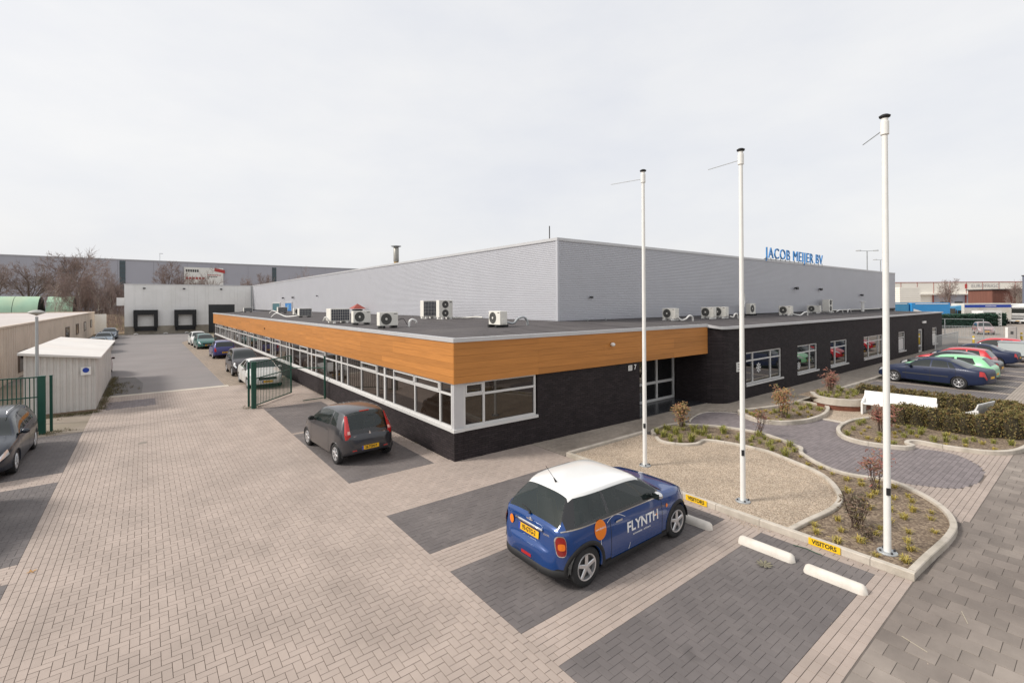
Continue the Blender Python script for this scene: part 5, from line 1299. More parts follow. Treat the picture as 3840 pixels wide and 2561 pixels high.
m_blue_paint = M('blue_car_paint', (.003, .046, .20), .20, metal=.2, var=.04, coat=1., vs=3)
m_blue_paint.node_tree.nodes['Principled BSDF'].inputs['Coat Roughness'].default_value = .03
mini, cm = make_car(MINI, m_blue_paint, (-.13, -5.47, 0), .0, 'blue hatchback with white roof and lettering parked before the gravel bed', roofmat=M('white_car_roof', (.80, .80, .78), .25, var=.02, coat=.8), glass=m_tglass, plate_txt=('93-GTG-2', ''), low=m_black, R=.305, tw=.185, interior=((1.95, .36), (1.95, -.36), (1.05, .33), (1.05, -.33)))
ML = cm.L / 2
m_dred = M('dark_red_lens', (.26, .012, .012), .15, var=.15, vs=20, coat=.6)
for sd in (1, -1):
    # black wheel-arch cladding
    for w_ in MINI['wheels']:
        rows = []
        for k in range(25):
            t = radians(-14) + radians(208) * k / 24; row = []
            for (rad, off) in ((.338, -.02), (.340, .014), (.395, .016), (.405, .002)):
                s_, z_ = w_ + rad * cos(t), .305 + rad * sin(t); z_ = max(z_, .19); row.append(cm.onside(s_, z_, sd, off))
            rows.append(row)
        MB().grid(rows).build('arch_cladding', m_black, mini, smooth=True)
    strip_on(cm, [(.94 + 1.72 * k / 16, .215) for k in range(17)], sd, .09, m_black, mini, 'sill_cladding', .008)
    strip_on(cm, [(.14 + 2.42 * k / 30, cm.zB(.14 + 2.42 * k / 30) - .004) for k in range(31)], sd, .018, m_chrome, mini, 'belt_trim', .007)
    # tail light: chrome ring, red lens, amber centre, standing on the rear corner
    tl_ = empty('tail_light', parent=mini)
    def cornerpt(u, v, off):
        """u 0..1 round the rear corner, v height"""
        s_ = .055 + u * .19
        return (s_ - ML - off * (1 - u) * .9, sd * (cm.side(s_, min(v, cm.zB(s_) - .005)) + off * (.35 + .65 * u)), v)
    for (nm, mt, gr, off) in (('chrome_ring', m_chrome, 0, .008), ('lens', m_dred, .10, .014), ('indicator', m_amb, .36, .019)):
        mb = MB(); n = 20; cu, cv = .42, .70; mb.v.append(cornerpt(cu, cv, off))
        for k in range(n):
            a = 2 * pi * k / n; e = 1 - gr; pu = abs(cos(a)) ** .6 * (1 if cos(a) > 0 else -1) * .31 * e; pv = abs(sin(a)) ** .6 * (1 if sin(a) > 0 else -1) * .155 * (e if gr < .3 else .33)
            mb.v.append(cornerpt(cu + pu, cv + pv, off))
        mb.f = [(0, 1 + k, 1 + (k + 1) % n) for k in range(n)]; o = mb.build(nm, mt, tl_)
    mini_ind = disc_on_side(cm, 2.64, .72, .032, m_amb, mini, sd, 'side_indicator', .008)
# doors' lettering and stickers (both sides carry them)
for sd in (-1, 1):
    text_on_side(cm, 1.94, .635, 'FLYNTH', .235, m_wht, mini, sd, bold=.006, sx=1.02)
    text_on_side(cm, 1.90, .50, 'accountants - adviseurs', .052, m_wht, mini, sd, bold=.0008)
    disc_on_side(cm, 2.32 if sd < 0 else 1.56, .645, .018, m_org, mini, sd, 'orange_dot', .0075)
    disc_on_side(cm, .86, .80, .135, m_org, mini, sd, 'balloon_sticker', .009, sq=1.12)
    text_on_side(cm, .86, .82, 'www.flynth.nl', .042, m_wht, mini, sd, bold=.0006).data.transform(Matrix.Translation((0, sd * .006, 0)))
    strip_on(cm, [(.86, .645), (.855, .60), (.865, .56)], sd, .008, m_wht, mini, 'balloon_string', .006)
    strip_on(cm, [(1.03 + .45 * t, .86 + .12 * sin(pi * (.15 + .75 * t)) - .06) for t in [k / 12 for k in range(13)]], sd, .007, m_wht, mini, 'sticker_arc', .006)
    strip_on(cm, [(1.55, .28), (1.58, .34), (1.59, .38)], sd, .008, m_wht, mini, 'sticker_stroke', .006)
# tail: handle bar, emblem, lettering, exhaust, reflector, wiper, aerial
o = MB().tube([(-ML + .064 - .006, .33, .842), (-ML + .064 - .016, .2, .85), (-ML + .064 - .018, 0, .852), (-ML + .064 - .016, -.2, .85), (-ML + .064 - .006, -.33, .842)], .020, 8).build('boot_handle', m_chrome, mini, smooth=True)
em = MB().lathe([(0, -.012), (.026, -.010), (.03, 0)], 16, (-ML + .064 + .028, 0, .905), 'x')
for s in (-1, 1): em.quad((-ML + .064 + .010, s * .02, .918), (-ML + .064 + .010, s * .085, .912), (-ML + .064 + .010, s * .07, .895), (-ML + .064 + .010, s * .02, .893))
em.build('emblem', m_chrome, mini)
lettering('print', 'FLYNTH', .085, m_wht, mini, frame_mtx((-ML + .064 - .014, -.02, .60), (0, -1, 0), (.10, 0, 1)), bold=.002)
lettering('badge', 'COOPER', .035, m_chrome, mini, frame_mtx((-ML + .064 + .008, -.42, .80), (.12, -1, 0), (.18, 0, 1)), bold=.001)
mb = MB(); n = 20; mb.v.append((-ML + .064 - .012, .44, .77))
for k in range(n): mb.v.append((-ML + .064 - .010 + .028 * (1 if cos(2 * pi * k / n) > .5 else 0) * 0, .44 + .05 * cos(2 * pi * k / n), .77 + .075 * sin(2 * pi * k / n)))
mb.f = [(0, 1 + (k + 1) % n, 1 + k) for k in range(n)]; mb.build('balloon_sticker', m_org, mini)
MB().tube([(-ML - .015, -.30, .245), (-ML + .2, -.30, .25)], .034, 12, cap=False).build('exhaust', m_chrome, mini, smooth=True)
MB().box(-ML - .006, -.12, .355, -ML + .02, .12, .40).build('fog_lamp', m_red, mini)
bl = MB(); rows = []
for k in range(21):
    t = -1 + 2 * k / 20; yy = t * .74; q_ = 0.0
    while cm.Wf(q_) < abs(yy) + .012 and q_ < .3: q_ += .002
    xx = -ML + q_; rows.append([(xx + .05, yy, .19), (xx - .004, yy, .215), (xx - .012, yy, .27), (xx - .010, yy, .325), (xx + .006, yy, .335)])
bl.grid(rows).build('bumper_cladding', m_black, mini, smooth=True)
MB().tube([(-ML + .13, .06, 1.0), (-ML + .16, .28, 1.035)], .008, 6).build('wiper', m_black, mini); blob(mini, 'wiper_pivot', m_black, (-ML + .115, .04, .985), .022)
ae = empty('aerial', parent=mini); MB().tube([(-ML + .66, -.02, 1.37), (-ML + .60, -.02, 1.46)], [.022, .008], 8).build('base', m_black, ae); MB().tube([(-ML + .60, -.02, 1.46), (-ML + .42, -.02, 1.70)], .004, 5).build('rod', m_black, ae)
# --- dark grey small hatchback with upright tail
PUG = derive(HATCH, L=3.43, n=90, wr=.56, wrf=[(0, .47), (.4, .50), (.8, .56), (3.4, .56)], top=[(0, .60), (.015, .72), (.04, .80), (.075, .85), (.10, .875), (.16, .93), (.40, 1.38), (.6, 1.43), (1.2, 1.47), (1.7, 1.43), (1.95, 1.37), (2.62, .99), (2.95, .90), (3.25, .78), (3.4, .62), (3.43, .50)],
    belt=[(0, .5), (.1, .86), (.3, .98), (.8, .99), (1.3, .93), (2.55, .88), (2.95, .82), (3.3, .66), (3.43, .44)],
    W=[(0, .48), (.03, .58), (.08, .66), (.16, .725), (.3, .775), (.6, .81), (2.5, .81), (2.9, .79), (3.25, .70), (3.4, .56), (3.43, .46)],
    bot=[(0, .33), (.2, .26), (.6, .2), (2.8, .2), (3.3, .22), (3.43, .28)],
    rear=(.12, .39), wind=(1.92, 2.6), glass=[(.52, .98), (1.05, 2.44)], shear=[(0, 0), (.5, .04), (.52, .20), (.8, .10), (1.0, 0), (3.43, 0)], wheels=(.55, 2.89), arch=.32, wr_z=.28, doors=[(1.0, 2.42)], mirror=(2.25, .99), mirror_mat=m_black, rplate=(-.008, .46, 0), fplate=(3.44, .38), wrap=True,
    lights=[('headlight', m_clear, 3.02, 3.30, 9, 11)], grille=(3.43, .40, .55, .4), handle_mat=m_dkgrey)
m_grey_paint = M('dark_grey_paint', (.040, .041, .048), .3, metal=.4, var=.05, coat=.8, vs=3)
m_grey_paint.node_tree.nodes['Principled BSDF'].inputs['Coat Roughness'].default_value = .03
pug, cp_ = make_car(PUG, m_grey_paint, (-1.95, 3.15, 0), pi / 2 + .06, 'dark grey small hatchback parked along the office wall', glass=m_tglass, plate_txt=('26-TGN-9', ''), R=.28, tw=.165, spokes=6, interior=((1.95, .33), (1.95, -.33), (1.0, .3), (1.0, -.3)))
PL = cp_.L / 2
for sd in (1, -1):
    tl_ = empty('tail_light', parent=pug); rows = []; rows2 = []
    for k in range(9):
        v = k / 8; z_ = .72 + .60 * v; wd = .15 * (1 - v * .72)
        if z_ < .875: s_ = .09
        else: s_ = .09 + (z_ - .875) / .5 * .30
        yb = (cp_.side(.12, .80) if z_ < .9 else cp_.wB(.14) + (cp_.wr - cp_.wB(.14)) * (z_ - .88) / .50) + .004
        rows.append([(s_ - PL - .03, sd * (yb - wd), z_), (s_ - PL - .025, sd * (yb - wd * .4), z_), (s_ - PL + .0, sd * (yb + .004), z_), (s_ - PL + wd * .9, sd * (yb + .012), z_)])
    MB().grid(rows).build('lens', m_red, tl_, smooth=True)
    r2 = [[(p[0] - .006, p[1] + sd * .004, p[2]) for p in r[:2]] for r in rows[2:4]]; MB().grid(r2).build('reverse_lens', M('pink_lens', (.75, .42, .36), .2, coat=.5), tl_)
    MB().box(-PL - .004, sd * .45 - .06, .40, -PL + .03, sd * .45 + .06, .43).build('reflector', m_red, pug)
MB().box(-PL + .10, -.50, .80, -PL + .16, .50, .92)
tg = MB(); rows = []
for k in range(13):
    t = -1 + 2 * k / 12; y_ = t * .56; dd = .03 * abs(t) ** 3; rows.append([(-PL + .052 + dd, y_, .735), (-PL + .062 + dd, y_, .84), (-PL + .088 + dd, y_, .90), (-PL + .125 + dd, y_ * .99, .95)])
tg.grid(rows).build('tailgate_panel', m_blackgloss, pug, smooth=True)
mb = MB(); 
for (y_, z_, r_) in ((0, .835, .028), (.012, .87, .018), (-.015, .80, .02)): mb.lathe([(0, -.008), (r_, -.006), (r_, 0)], 10, (-PL + .048, y_, z_), 'x')
mb.build('emblem', m_chrome, pug)
lettering('badge', '107', .05, m_chrome, pug, frame_mtx((-PL + .045, -.42, .79), (0, -1, 0), (0, 0, 1)), bold=.001); MB().box(-PL + .043, .34, .775, -PL + .046, .46, .795).build('badge', m_chrome, pug)
MB().box(-PL + .40, -.14, 1.375, -PL + .44, .14, 1.40).build('brake_light', m_red, pug)
# --- the other cars
def P(name, c, metal=.3, coat=.45): return M(name, c, .30, metal=metal, var=.05, vs=3, coat=coat)
GRPL = 'cars parked along the office wall'; GRPB = 'cars parked beside the beige building'; GRPR = 'cars parked on the right by the wing'
aud, ca_ = make_car(derive(WAGON, n=80), P('estate_grey_blue', (.016, .022, .034), .2), (-10.33, 7.95, 0), -pi / 2 + .0, 'dark blue grey estate car at the left picture edge by the gate', plate_txt=('', ''), R=.315, tw=.2, spokes=7)
for sd in (1, -1): MB().tube([(-1.3, sd * .52, 1.44), (-1.2, sd * .52, 1.50), (.25, sd * .50, 1.50), (.42, sd * .50, 1.43)], .016, 8).build('roof_rail', m_chrome, aud, smooth=True)
make_car(HATCH, P('dark_green', (.012, .05, .04)), (-10.42, 2.55, 0), -pi / 2, 'dark green car just showing at the left picture edge', R=.30)
make_car(derive(SEDAN, L=4.45), P('white_paint_car', (.62, .62, .60), 0), (-1.74, 18.2, 0), -pi / 2, 'white saloon car behind the open green gate', GRPL, plate_txt=('', '61-DXL-8'), R=.29, tw=.18)
boxcar = derive(HATCH, L=3.7, top=[(0, .6), (.02, .8), (.06, .95), (.1, 1.0), (.3, 1.50), (.5, 1.56), (1.5, 1.60), (2.0, 1.54), (2.2, 1.47), (2.85, 1.02), (3.2, .93), (3.5, .8), (3.66, .62), (3.7, .48)], belt=[(0, .5), (.1, .98), (1.5, .96), (2.8, .92), (3.2, .84), (3.5, .7), (3.7, .44)], W=[(0, .62), (.04, .72), (.15, .79), (.5, .81), (2.8, .81), (3.2, .79), (3.5, .70), (3.64, .58), (3.7, .46)], bot=[(0, .36), (.3, .26), (1, .22), (2.9, .22), (3.5, .24), (3.7, .3)], rear=(.1, .29), wheels=(.6, 3.0), fplate=(3.71, .42), grille=(3.7, .52, .64, .4), lights=[('tail_light', m_red, .03, .11, 8, 11), ('headlight', m_clear, 3.32, 3.60, 9, 11)])
make_car(boxcar, P('charcoal_paint', (.045, .04, .045)), (-1.78, 23.6, 0), -pi / 2, 'charcoal tall small car behind the white saloon', GRPL, R=.28, tw=.17)
make_car(derive(HATCH, lights=[('tail_light', m_red, .035, .14, 7, 11), ('headlight', m_clear, 3.52, 3.80, 9, 11)]), P('violet_blue', (.045, .05, .19)), (-1.62, 35.7, 0), pi / 2, 'violet blue hatchback with its tail towards the camera', GRPL, plate_txt=('HV-XR-29', ''), R=.29, tw=.18)
make_car(derive(HATCH), P('racing_green', (.04, .14, .125)), (-1.95, 46.6, 0), -pi / 2 + .04, 'green rounded car between violet and white cars', GRPL, plate_txt=('', 'ZX-RN-40'), R=.29, tw=.18)
make_car(derive(HATCH), P('white_paint_car', (.62, .62, .60), 0), (-2.1, 52.0, 0), -pi / 2 + .04, 'farthest white car on the right of the access road', GRPL, R=.29, tw=.18)
make_car(HATCH, P('dark_red', (.10, .012, .015)), (-9.35, 28.7, 0), pi / 2, 'dark red car mostly hidden behind the container', GRPB, R=.29)
make_car(SEDAN, P('steel_blue', (.12, .17, .21)), (-10.35, 47.9, 0), -pi / 2, 'steel blue saloon, nearest of three beside the beige building', GRPB, R=.3)
make_car(SEDAN, P('pale_blue', (.20, .25, .30)), (-10.45, 58.9, 0), -pi / 2, 'pale blue saloon, second of three beside beige building', GRPB, R=.3)
make_car(WAGON, P('slate_blue', (.10, .13, .17)), (-10.55, 71.5, 0), -pi / 2, 'slate blue estate, farthest beside the beige building', GRPB, R=.3)
VOLVO = derive(SEDAN, L=4.58, n=90, top=[(0, .58), (.02, .80), (.06, .93), (.15, .99), (.5, 1.03), (.66, 1.06), (1.45, 1.37), (1.85, 1.425), (2.25, 1.425), (2.6, 1.36), (3.3, .98), (3.9, .90), (4.3, .76), (4.52, .62), (4.58, .5)], belt=[(0, .5), (.1, .92), (.8, .97), (2, .94), (3.25, .90), (3.9, .83), (4.35, .68), (4.58, .46)],
    W=[(0, .54), (.04, .67), (.15, .78), (.5, .86), (1.2, .895), (3.2, .895), (3.8, .87), (4.25, .78), (4.5, .64), (4.58, .5)], bot=[(0, .34), (.3, .25), (1, .20), (3.5, .20), (4.2, .22), (4.58, .28)], rear=(.66, 1.42), wind=(2.55, 3.3), glass=[(1.05, 1.32), (1.36, 2.08), (2.15, 3.2)], shear=[(0, 0), (.95, 0), (1.05, .30), (1.4, .16), (2.0, .03), (2.15, 0), (4.58, 0)], wheels=(.98, 3.695), doors=[(1.1, 2.1), (2.12, 3.15)], fplate=(4.59, .4), lights=[('tail_light', m_red, .02, .24, 8, 11), ('headlight', m_clear, 4.15, 4.48, 9, 11)], grille=(4.58, .5, .64, .4), arch=.35, wr=.57)
m_navy = M('navy_paint', (.012, .020, .055), .42, metal=.1, var=.05, vs=3, coat=.08, spec=.35)
make_car(VOLVO, m_navy, (26.25, -5.4, 0), pi / 2 - .16, 'navy blue saloon, nearest of the cars on the right', GRPR, R=.32, tw=.21, spokes=7, stripe=.56)
make_car(derive(HATCH, n=80, L=4.1, top=[(0, .58), (.02, .76), (.06, .88), (.14, .96), (.50, 1.34), (.8, 1.40), (1.4, 1.43), (2.1, 1.39), (2.3, 1.35), (3.0, .98), (3.5, .88), (3.85, .76), (4.04, .62), (4.1, .48)], belt=[(0, .5), (.1, .92), (.5, .97), (1.5, .94), (2.95, .88), (3.5, .82), (3.9, .66), (4.1, .44)], W=[(0, .62), (.03, .72), (.12, .80), (.4, .845), (1, .86), (3.0, .86), (3.5, .83), (3.85, .74), (4.02, .60), (4.1, .48)], bot=[(0, .36), (.3, .26), (1, .20), (3.1, .20), (3.8, .22), (4.1, .28)], rear=(.15, .49), wind=(2.25, 3.0), glass=[(.66, 1.45), (1.55, 2.9)], shear=[(0, 0), (.6, 0), (.66, .20), (1.0, .12), (1.5, .02), (4.1, 0)], doors=[(1.5, 2.9)], wheels=(.75, 3.26), fplate=(4.11, .4), mirror=(2.7, .97), grille=(4.1, .5, .6, .4), lights=[('tail_light', m_red, .03, .2, 7, 10), ('headlight', m_clear, 3.7, 4.0, 9, 11)]), P('mint_green', (.27, .62, .34), .1), (28.75, -5.5, 0), pi / 2 - .06, 'mint green hatchback beside the navy saloon', GRPR, R=.31)
make_car(SEDAN, P('black_paint', (.02, .021, .024)), (31.2, -5.25, 0), pi / 2 - .05, 'black saloon mostly hidden behind the mint green car', GRPR, R=.3)
make_car(HATCH, P('bright_red', (.52, .02, .03), .1), (34.0, -5.0, 0), pi / 2 - .05, 'bright red hatchback behind the mint green car', GRPR, R=.3)
make_car(derive(SEDAN, L=4.45), m_navy, (38.7, -5.3, 0), pi / 2 - .05, 'dark blue saloon with its boot beside the grey trailer', GRPR, R=.3)
make_car(boxcar, P('bright_red', (.52, .02, .03), .1), (43.6, -5.6, 0), pi / 2, 'farthest red car before the grey trailer', GRPR, R=.29)
# ================================================================ vegetation
def leafmat(name, stops, rough=.7, trans=0.0):
    m = bpy.data.materials.new(name); m.use_nodes = True; t = m.node_tree; b = t.nodes['Principled BSDF']
    ge = t.nodes.new('ShaderNodeNewGeometry'); cr = t.nodes.new('ShaderNodeValToRGB'); e = cr.color_ramp.elements
    e[0].color = (*stops[0], 1); e[1].color = (*stops[-1], 1)
    for i, s in enumerate(stops[1:-1]): k = e.new((i + 1) / (len(stops) - 1)); k.color = (*s, 1)
    t.links.new(ge.outputs['Random Per Island'], cr.inputs['Fac']); t.links.new(cr.outputs['Color'], b.inputs['Base Color']); b.inputs['Roughness'].default_value = rough
    MATS[name] = m; return m
m_hedge = leafmat('hedge_leaf', [(.12, .115, .033), (.17, .15, .045), (.23, .17, .058), (.18, .10, .037), (.105, .115, .033)])
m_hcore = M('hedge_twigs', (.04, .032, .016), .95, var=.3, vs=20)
m_leafR = leafmat('red_leaf', [(.28, .07, .06), (.33, .13, .09), (.24, .15, .09), (.20, .08, .07), (.14, .13, .06)])
m_leafO = leafmat('orange_leaf_mix', [(.38, .22, .06), (.36, .13, .08), (.17, .17, .06), (.30, .22, .08), (.26, .09, .07)])
m_leafD = leafmat('dull_leaf', [(.10, .08, .04), (.15, .09, .06), (.07, .06, .035), (.16, .13, .05)])
m_grassY = leafmat('yellow_grass', [(.42, .31, .05), (.50, .38, .09), (.30, .26, .06), (.36, .30, .10)])
m_grassG = leafmat('green_grass', [(.16, .19, .03), (.26, .25, .05), (.36, .32, .09), (.10, .13, .02)])
m_stem = M('shrub_stem', (.10, .065, .05), .9, var=.2, vs=20)
def tuft_mesh(n, h, spread, mat, wd=.010, seed=0):
    r = random.Random(seed); mb = MB()
    for _ in range(n):
        a = r.uniform(0, 2 * pi); k = r.uniform(.25, 1) * spread; hh = h * r.uniform(.55, 1); bx, by = r.gauss(0, spread * .16), r.gauss(0, spread * .16)
        px, py = -sin(a) * wd / 2, cos(a) * wd / 2
        p = [(bx, by, 0), (bx + cos(a) * k * .45, by + sin(a) * k * .45, hh * .8), (bx + cos(a) * k, by + sin(a) * k, hh * r.uniform(.55, 1.0))]
        mb.v += [(p[0][0] - px, p[0][1] - py, 0), (p[0][0] + px, p[0][1] + py, 0), (p[1][0] + px, p[1][1] + py, p[1][2]), (p[1][0] - px, p[1][1] - py, p[1][2]), (p[2][0], p[2][1], p[2][2])]
        b = len(mb.v) - 5; mb.f += [(b, b + 1, b + 2, b + 3), (b + 3, b + 2, b + 4)]
    return mb.mesh('grass_tuft', mat)
TUY = [tuft_mesh(46, .12, .13, m_grassY, seed=k) for k in range(3)]
TUG = [tuft_mesh(46, .20, .20, m_grassG, .012, seed=10 + k) for k in range(3)]
TUB = [tuft_mesh(60, .32, .26, m_grassG, .016, seed=20 + k) for k in range(2)]
rt = random.Random(3); placed = []
def scatter(poly, n, z, meshes, mind, label, group, smin=.75, smax=1.25, ok=lambda x, y: True, inset=.16):
    xs = [p[0] for p in poly]; ys = [p[1] for p in poly]; c = 0; tr = 0
    while c < n and tr < n * 60:
        tr += 1; x, y = rt.uniform(min(xs), max(xs)), rt.uniform(min(ys), max(ys))
        if not inpoly(x, y, poly) or not ok(x, y): continue
        if any(not inpoly(x + dx, y + dy, poly) for dx, dy in ((inset, 0), (-inset, 0), (0, inset), (0, -inset))): continue
        if any((x - q[0]) ** 2 + (y - q[1]) ** 2 < mind * mind for q in placed): continue
        placed.append((x, y)); o = link('grass_tuft', rt.choice(meshes), None, (x, y, z), rt.uniform(0, 6)); s = rt.uniform(smin, smax); o.scale = (s, s, s * rt.uniform(.8, 1.1))
        tag(o, label, 'grass tuft', group); c += 1
scatter(FRONT, 22, .055, TUB + TUG, .17, 'tall green grass tuft in the lobe nearest the entrance', 'green tufts nearest the entrance', ok=lambda x, y: y > -3.6)
scatter(FRONT, 24, .055, TUG + TUY, .27, 'mixed green and yellow tuft in the middle planted strip', 'tufts in the middle planted strip', ok=lambda x, y: -6.0 < y <= -3.6)
scatter(FRONT, 46, .055, TUY, .30, 'small yellow grass tuft in the front planting bed', 'yellow tufts in the front bed', ok=lambda x, y: y <= -6.0 and (x - 3.35) ** 2 + (y + 8.91) ** 2 > .1)
scatter(BED2S, 34, .06, TUG + TUY, .24, 'grass tuft in the bed below the orange shrub', 'tufts in the bed with orange shrub')
scatter(BED4S[:], 46, .06, TUY + TUG, .28, 'grass tuft in front of the low hedge', 'tufts before the hedge', ok=lambda x, y: x < 13.95 or y < -9.35)
scatter([(15.6, -3.1), (18.4, -3.1), (18.5, -4.5), (16.0, -5.0), (15.4, -4.4)], 22, .40, TUG, .22, 'dark grass tuft in the raised planter', 'tufts in the raised planter')
def shrub(x, y, z, h, rad, mat, nst, nleaf, label, seed, lz=(.2, 1.0), lsize=.045):
    r = random.Random(seed); o = empty('shrub', (x, y, z), label=label, cat='shrub'); st_ = MB(); lf = MB()
    tips = []
    for k in range(nst):
        a = r.uniform(0, 2 * pi); q = r.uniform(.15, 1) * rad; hh = h * r.uniform(.7, 1)
        p = [(r.gauss(0, .05) + cos(a) * q * .18, r.gauss(0, .05) + sin(a) * q * .18, 0), (cos(a) * q * .6, sin(a) * q * .6, hh * .5), (cos(a) * q * .85, sin(a) * q * .85, hh * .92)]
        st_.tube(p, [.007, .005, .002], 4, False)
        for e in range(7):
            t = r.uniform(.3, 1.0); b = Vector(p[1]).lerp(Vector(p[2]), max(0, t * 1.6 - .6)) if t > .4 else Vector(p[0]).lerp(Vector(p[1]), t * 2)
            a2 = r.uniform(0, 2 * pi); l = r.uniform(.08, .2) * h; tip = b + Vector((cos(a2) * l * .8, sin(a2) * l * .8, l * r.uniform(.1, .8))); st_.tube([b, tip], [.004, .002], 3, False); tips.append(tip)
    for _ in range(nleaf):
        t = r.choice(tips); c = t + Vector((r.gauss(0, .05), r.gauss(0, .05), r.gauss(0, .04))) * (h / .9)
        if c.z < h * lz[0] and r.random() < .75: continue
        d = Vector((r.gauss(0, 1), r.gauss(0, 1), r.gauss(0, .7))).normalized(); u = d.orthogonal().normalized(); s = lsize * r.uniform(.6, 1.3)
        lf.quad(c - d * s, c + u * s * .35, c + d * s, c - u * s * .35)
    st_.build('stems', m_stem, o); lf.build('leaves', mat, o); return o
shrub(7.74, -2.2, .055, .98, .34, m_leafO, 16, 900, 'round orange and red shrub nearest the entrance', 1)
shrub(9.0, -4.2, .055, .88, .28, m_leafR, 14, 170, 'sparse red tipped shrub behind the middle flagpole', 2, lz=(.6, 1))
shrub(12.1, -3.65, .06, 1.18, .38, m_leafO, 18, 1100, 'tall orange and yellow shrub in the rounded bed', 3)
shrub(16.9, -3.65, .40, .95, .34, m_leafR, 18, 800, 'reddish shrub in the raised planter', 4)
shrub(6.35, -7.95, .055, .95, .40, m_leafR, 12, 330, 'spreading red shrub left of the right flagpole', 5, lz=(.5, 1))
shrub(3.95, -8.3, .055, .72, .28, m_leafD, 20, 240, 'bare dark twiggy shrub near the kerb sign', 6)
shrub(12.55, -6.55, .06, .95, .48, m_leafR, 18, 1000, 'wide reddish shrub before the hedge at the right flagpole', 7)
shrub(3.62, -8.55, .055, .28, .22, m_leafD, 10, 160, 'low dry reddish clump beside the right flagpole', 8, lsize=.03)
# hedges, plant by plant
def hedge_plant(seed, h=.66, rx=.30):
    r = random.Random(seed); lf = MB(); co = MB()
    for k in range(9):
        a = r.uniform(0, 2 * pi); q = r.uniform(.2, .8) * rx; co.tube([(r.gauss(0, .03), r.gauss(0, .03), 0), (cos(a) * q, sin(a) * q, h * r.uniform(.6, .9))], [.012, .004], 4, False)
    for _ in range(780):
        a = r.uniform(0, 2 * pi); z = h * r.uniform(.03, 1.02) ** .85; e = 1 - .35 * max(0, z / h - .7) / .3; q = rx * e * r.uniform(.35, 1.06) ** .6 * (1 + .18 * sin(a * 3 + seed + z * 9))
        c = Vector((cos(a) * q, sin(a) * q, z)); d = Vector((cos(a) * .6 + r.gauss(0, .5), sin(a) * .6 + r.gauss(0, .5), r.gauss(.3, .5))).normalized(); u = d.cross(Vector((r.gauss(0, 1), r.gauss(0, 1), r.gauss(0, 1)))).normalized(); s = r.uniform(.02, .042)
        lf.quad(c - d * s, c + u * s * .42, c + d * s, c - u * s * .42)
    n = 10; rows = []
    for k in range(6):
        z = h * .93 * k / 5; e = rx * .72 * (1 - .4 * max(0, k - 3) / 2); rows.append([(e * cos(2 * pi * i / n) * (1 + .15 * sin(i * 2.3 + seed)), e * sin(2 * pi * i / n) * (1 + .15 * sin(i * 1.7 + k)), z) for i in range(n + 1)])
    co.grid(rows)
    return lf.mesh('foliage', m_hedge), co.mesh('stems', m_hcore)
HP = [hedge_plant(40 + k) for k in range(4)]
def hedge(p0, p1, label, step=.40, rows_=1, h=1.0):
    p0 = Vector(p0); p1 = Vector(p1); L_ = (p1 - p0).length; n = int(L_ / step) + 1
    root = empty('hedge', (p0.x, p0.y, .05), label=label, cat='hedge', group='low hedges round the benches'); d = (p1 - p0) / L_; nn = Vector((-d.y, d.x))
    for k in range(n):
        for q in range(rows_):
            m_ = rt.choice(HP); p = d * (k * step + rt.uniform(-.05, .05)) + nn * ((q - (rows_ - 1) / 2) * .36 + rt.uniform(-.04, .04)); s = h * rt.uniform(.88, 1.14)
            a = rt.uniform(0, 6)
            o = link('foliage', m_[0], root, (p.x, p.y, 0), a); o.scale = (1.05, 1.05, s)
            o2 = link('stems', m_[1], root, (p.x, p.y, 0), a); o2.scale = (1, 1, s)
hedge((18.15, -4.55), (18.25, -6.35), 'low hedge behind the long white bench, left section', rows_=2)
hedge((17.95, -6.65), (18.0, -9.1), 'low hedge along the car park behind the benches', rows_=2)
hedge((14.55, -6.35), (14.5, -8.75), 'low hedge in front of the benches', rows_=2, h=.98)
hedge((14.7, -9.15), (17.9, -9.25), 'low hedge at the pavement end of the seating area', rows_=2, h=1.08)
# bare trees
def bare_tree(seed, h, spread, trunk_r, up=.55, droop=0., levels=4, twig_r=.016, fork=.28, kids=(5, 6, 6, 5)):
    r = random.Random(seed); tr = MB(); tw = MB()
    def grow(p, d, l, rad, lev):
        n = 4 if lev < 2 else 3; pts = [p]; q = p; dd = d.copy()
        for k in range(n):
            dd = (dd + Vector((r.gauss(0, .05 if lev == 0 else .12), r.gauss(0, .05 if lev == 0 else .12), r.gauss(0, .08) + (up * .06 if droop == 0 else -droop * lev * .05)))).normalized(); q = q + dd * (l / n); pts.append(q)
        rr = [rad * (1 - .62 * k / n) for k in range(n + 1)]
        (tr if lev < 2 else tw).tube(pts, rr, 7 if lev == 0 else 5 if lev == 1 else 3, False)
        if lev >= levels: return
        kn = kids[min(lev, len(kids) - 1)]
        for k in range(kn):
            t = r.uniform(fork, 1.0) if lev else r.uniform(.30, 1.0); i = min(n - 1, int(t * n)); b = pts[i].lerp(pts[i + 1], t * n - i); a = r.uniform(0, 2 * pi)
            sd = dd.orthogonal().normalized(); sd = Matrix.Rotation(a, 3, dd) @ sd; an = r.uniform(.45, .95) if lev else r.uniform(.5, 1.0)
            nd = (dd * cos(an) + sd * sin(an)).normalized(); grow(b, nd, l * r.uniform(.42, .66) * (1.25 - .45 * t if lev == 0 else 1), max(twig_r * .6, rr[i] * r.uniform(.38, .55)), lev + 1)
    grow(Vector((0, 0, 0)), Vector((r.gauss(0, .04), r.gauss(0, .04), 1)).normalized(), h * .68, trunk_r, 0)
    z = max(v[2] for v in tw.v); xy = max(hypot(v[0], v[1]) for v in tw.v); kz, kx = h / z, spread / xy
    for mb in (tr, tw): mb.v = [(v[0] * kx, v[1] * kx, v[2] * kz) for v in mb.v]
    return tr, tw
TREES = []
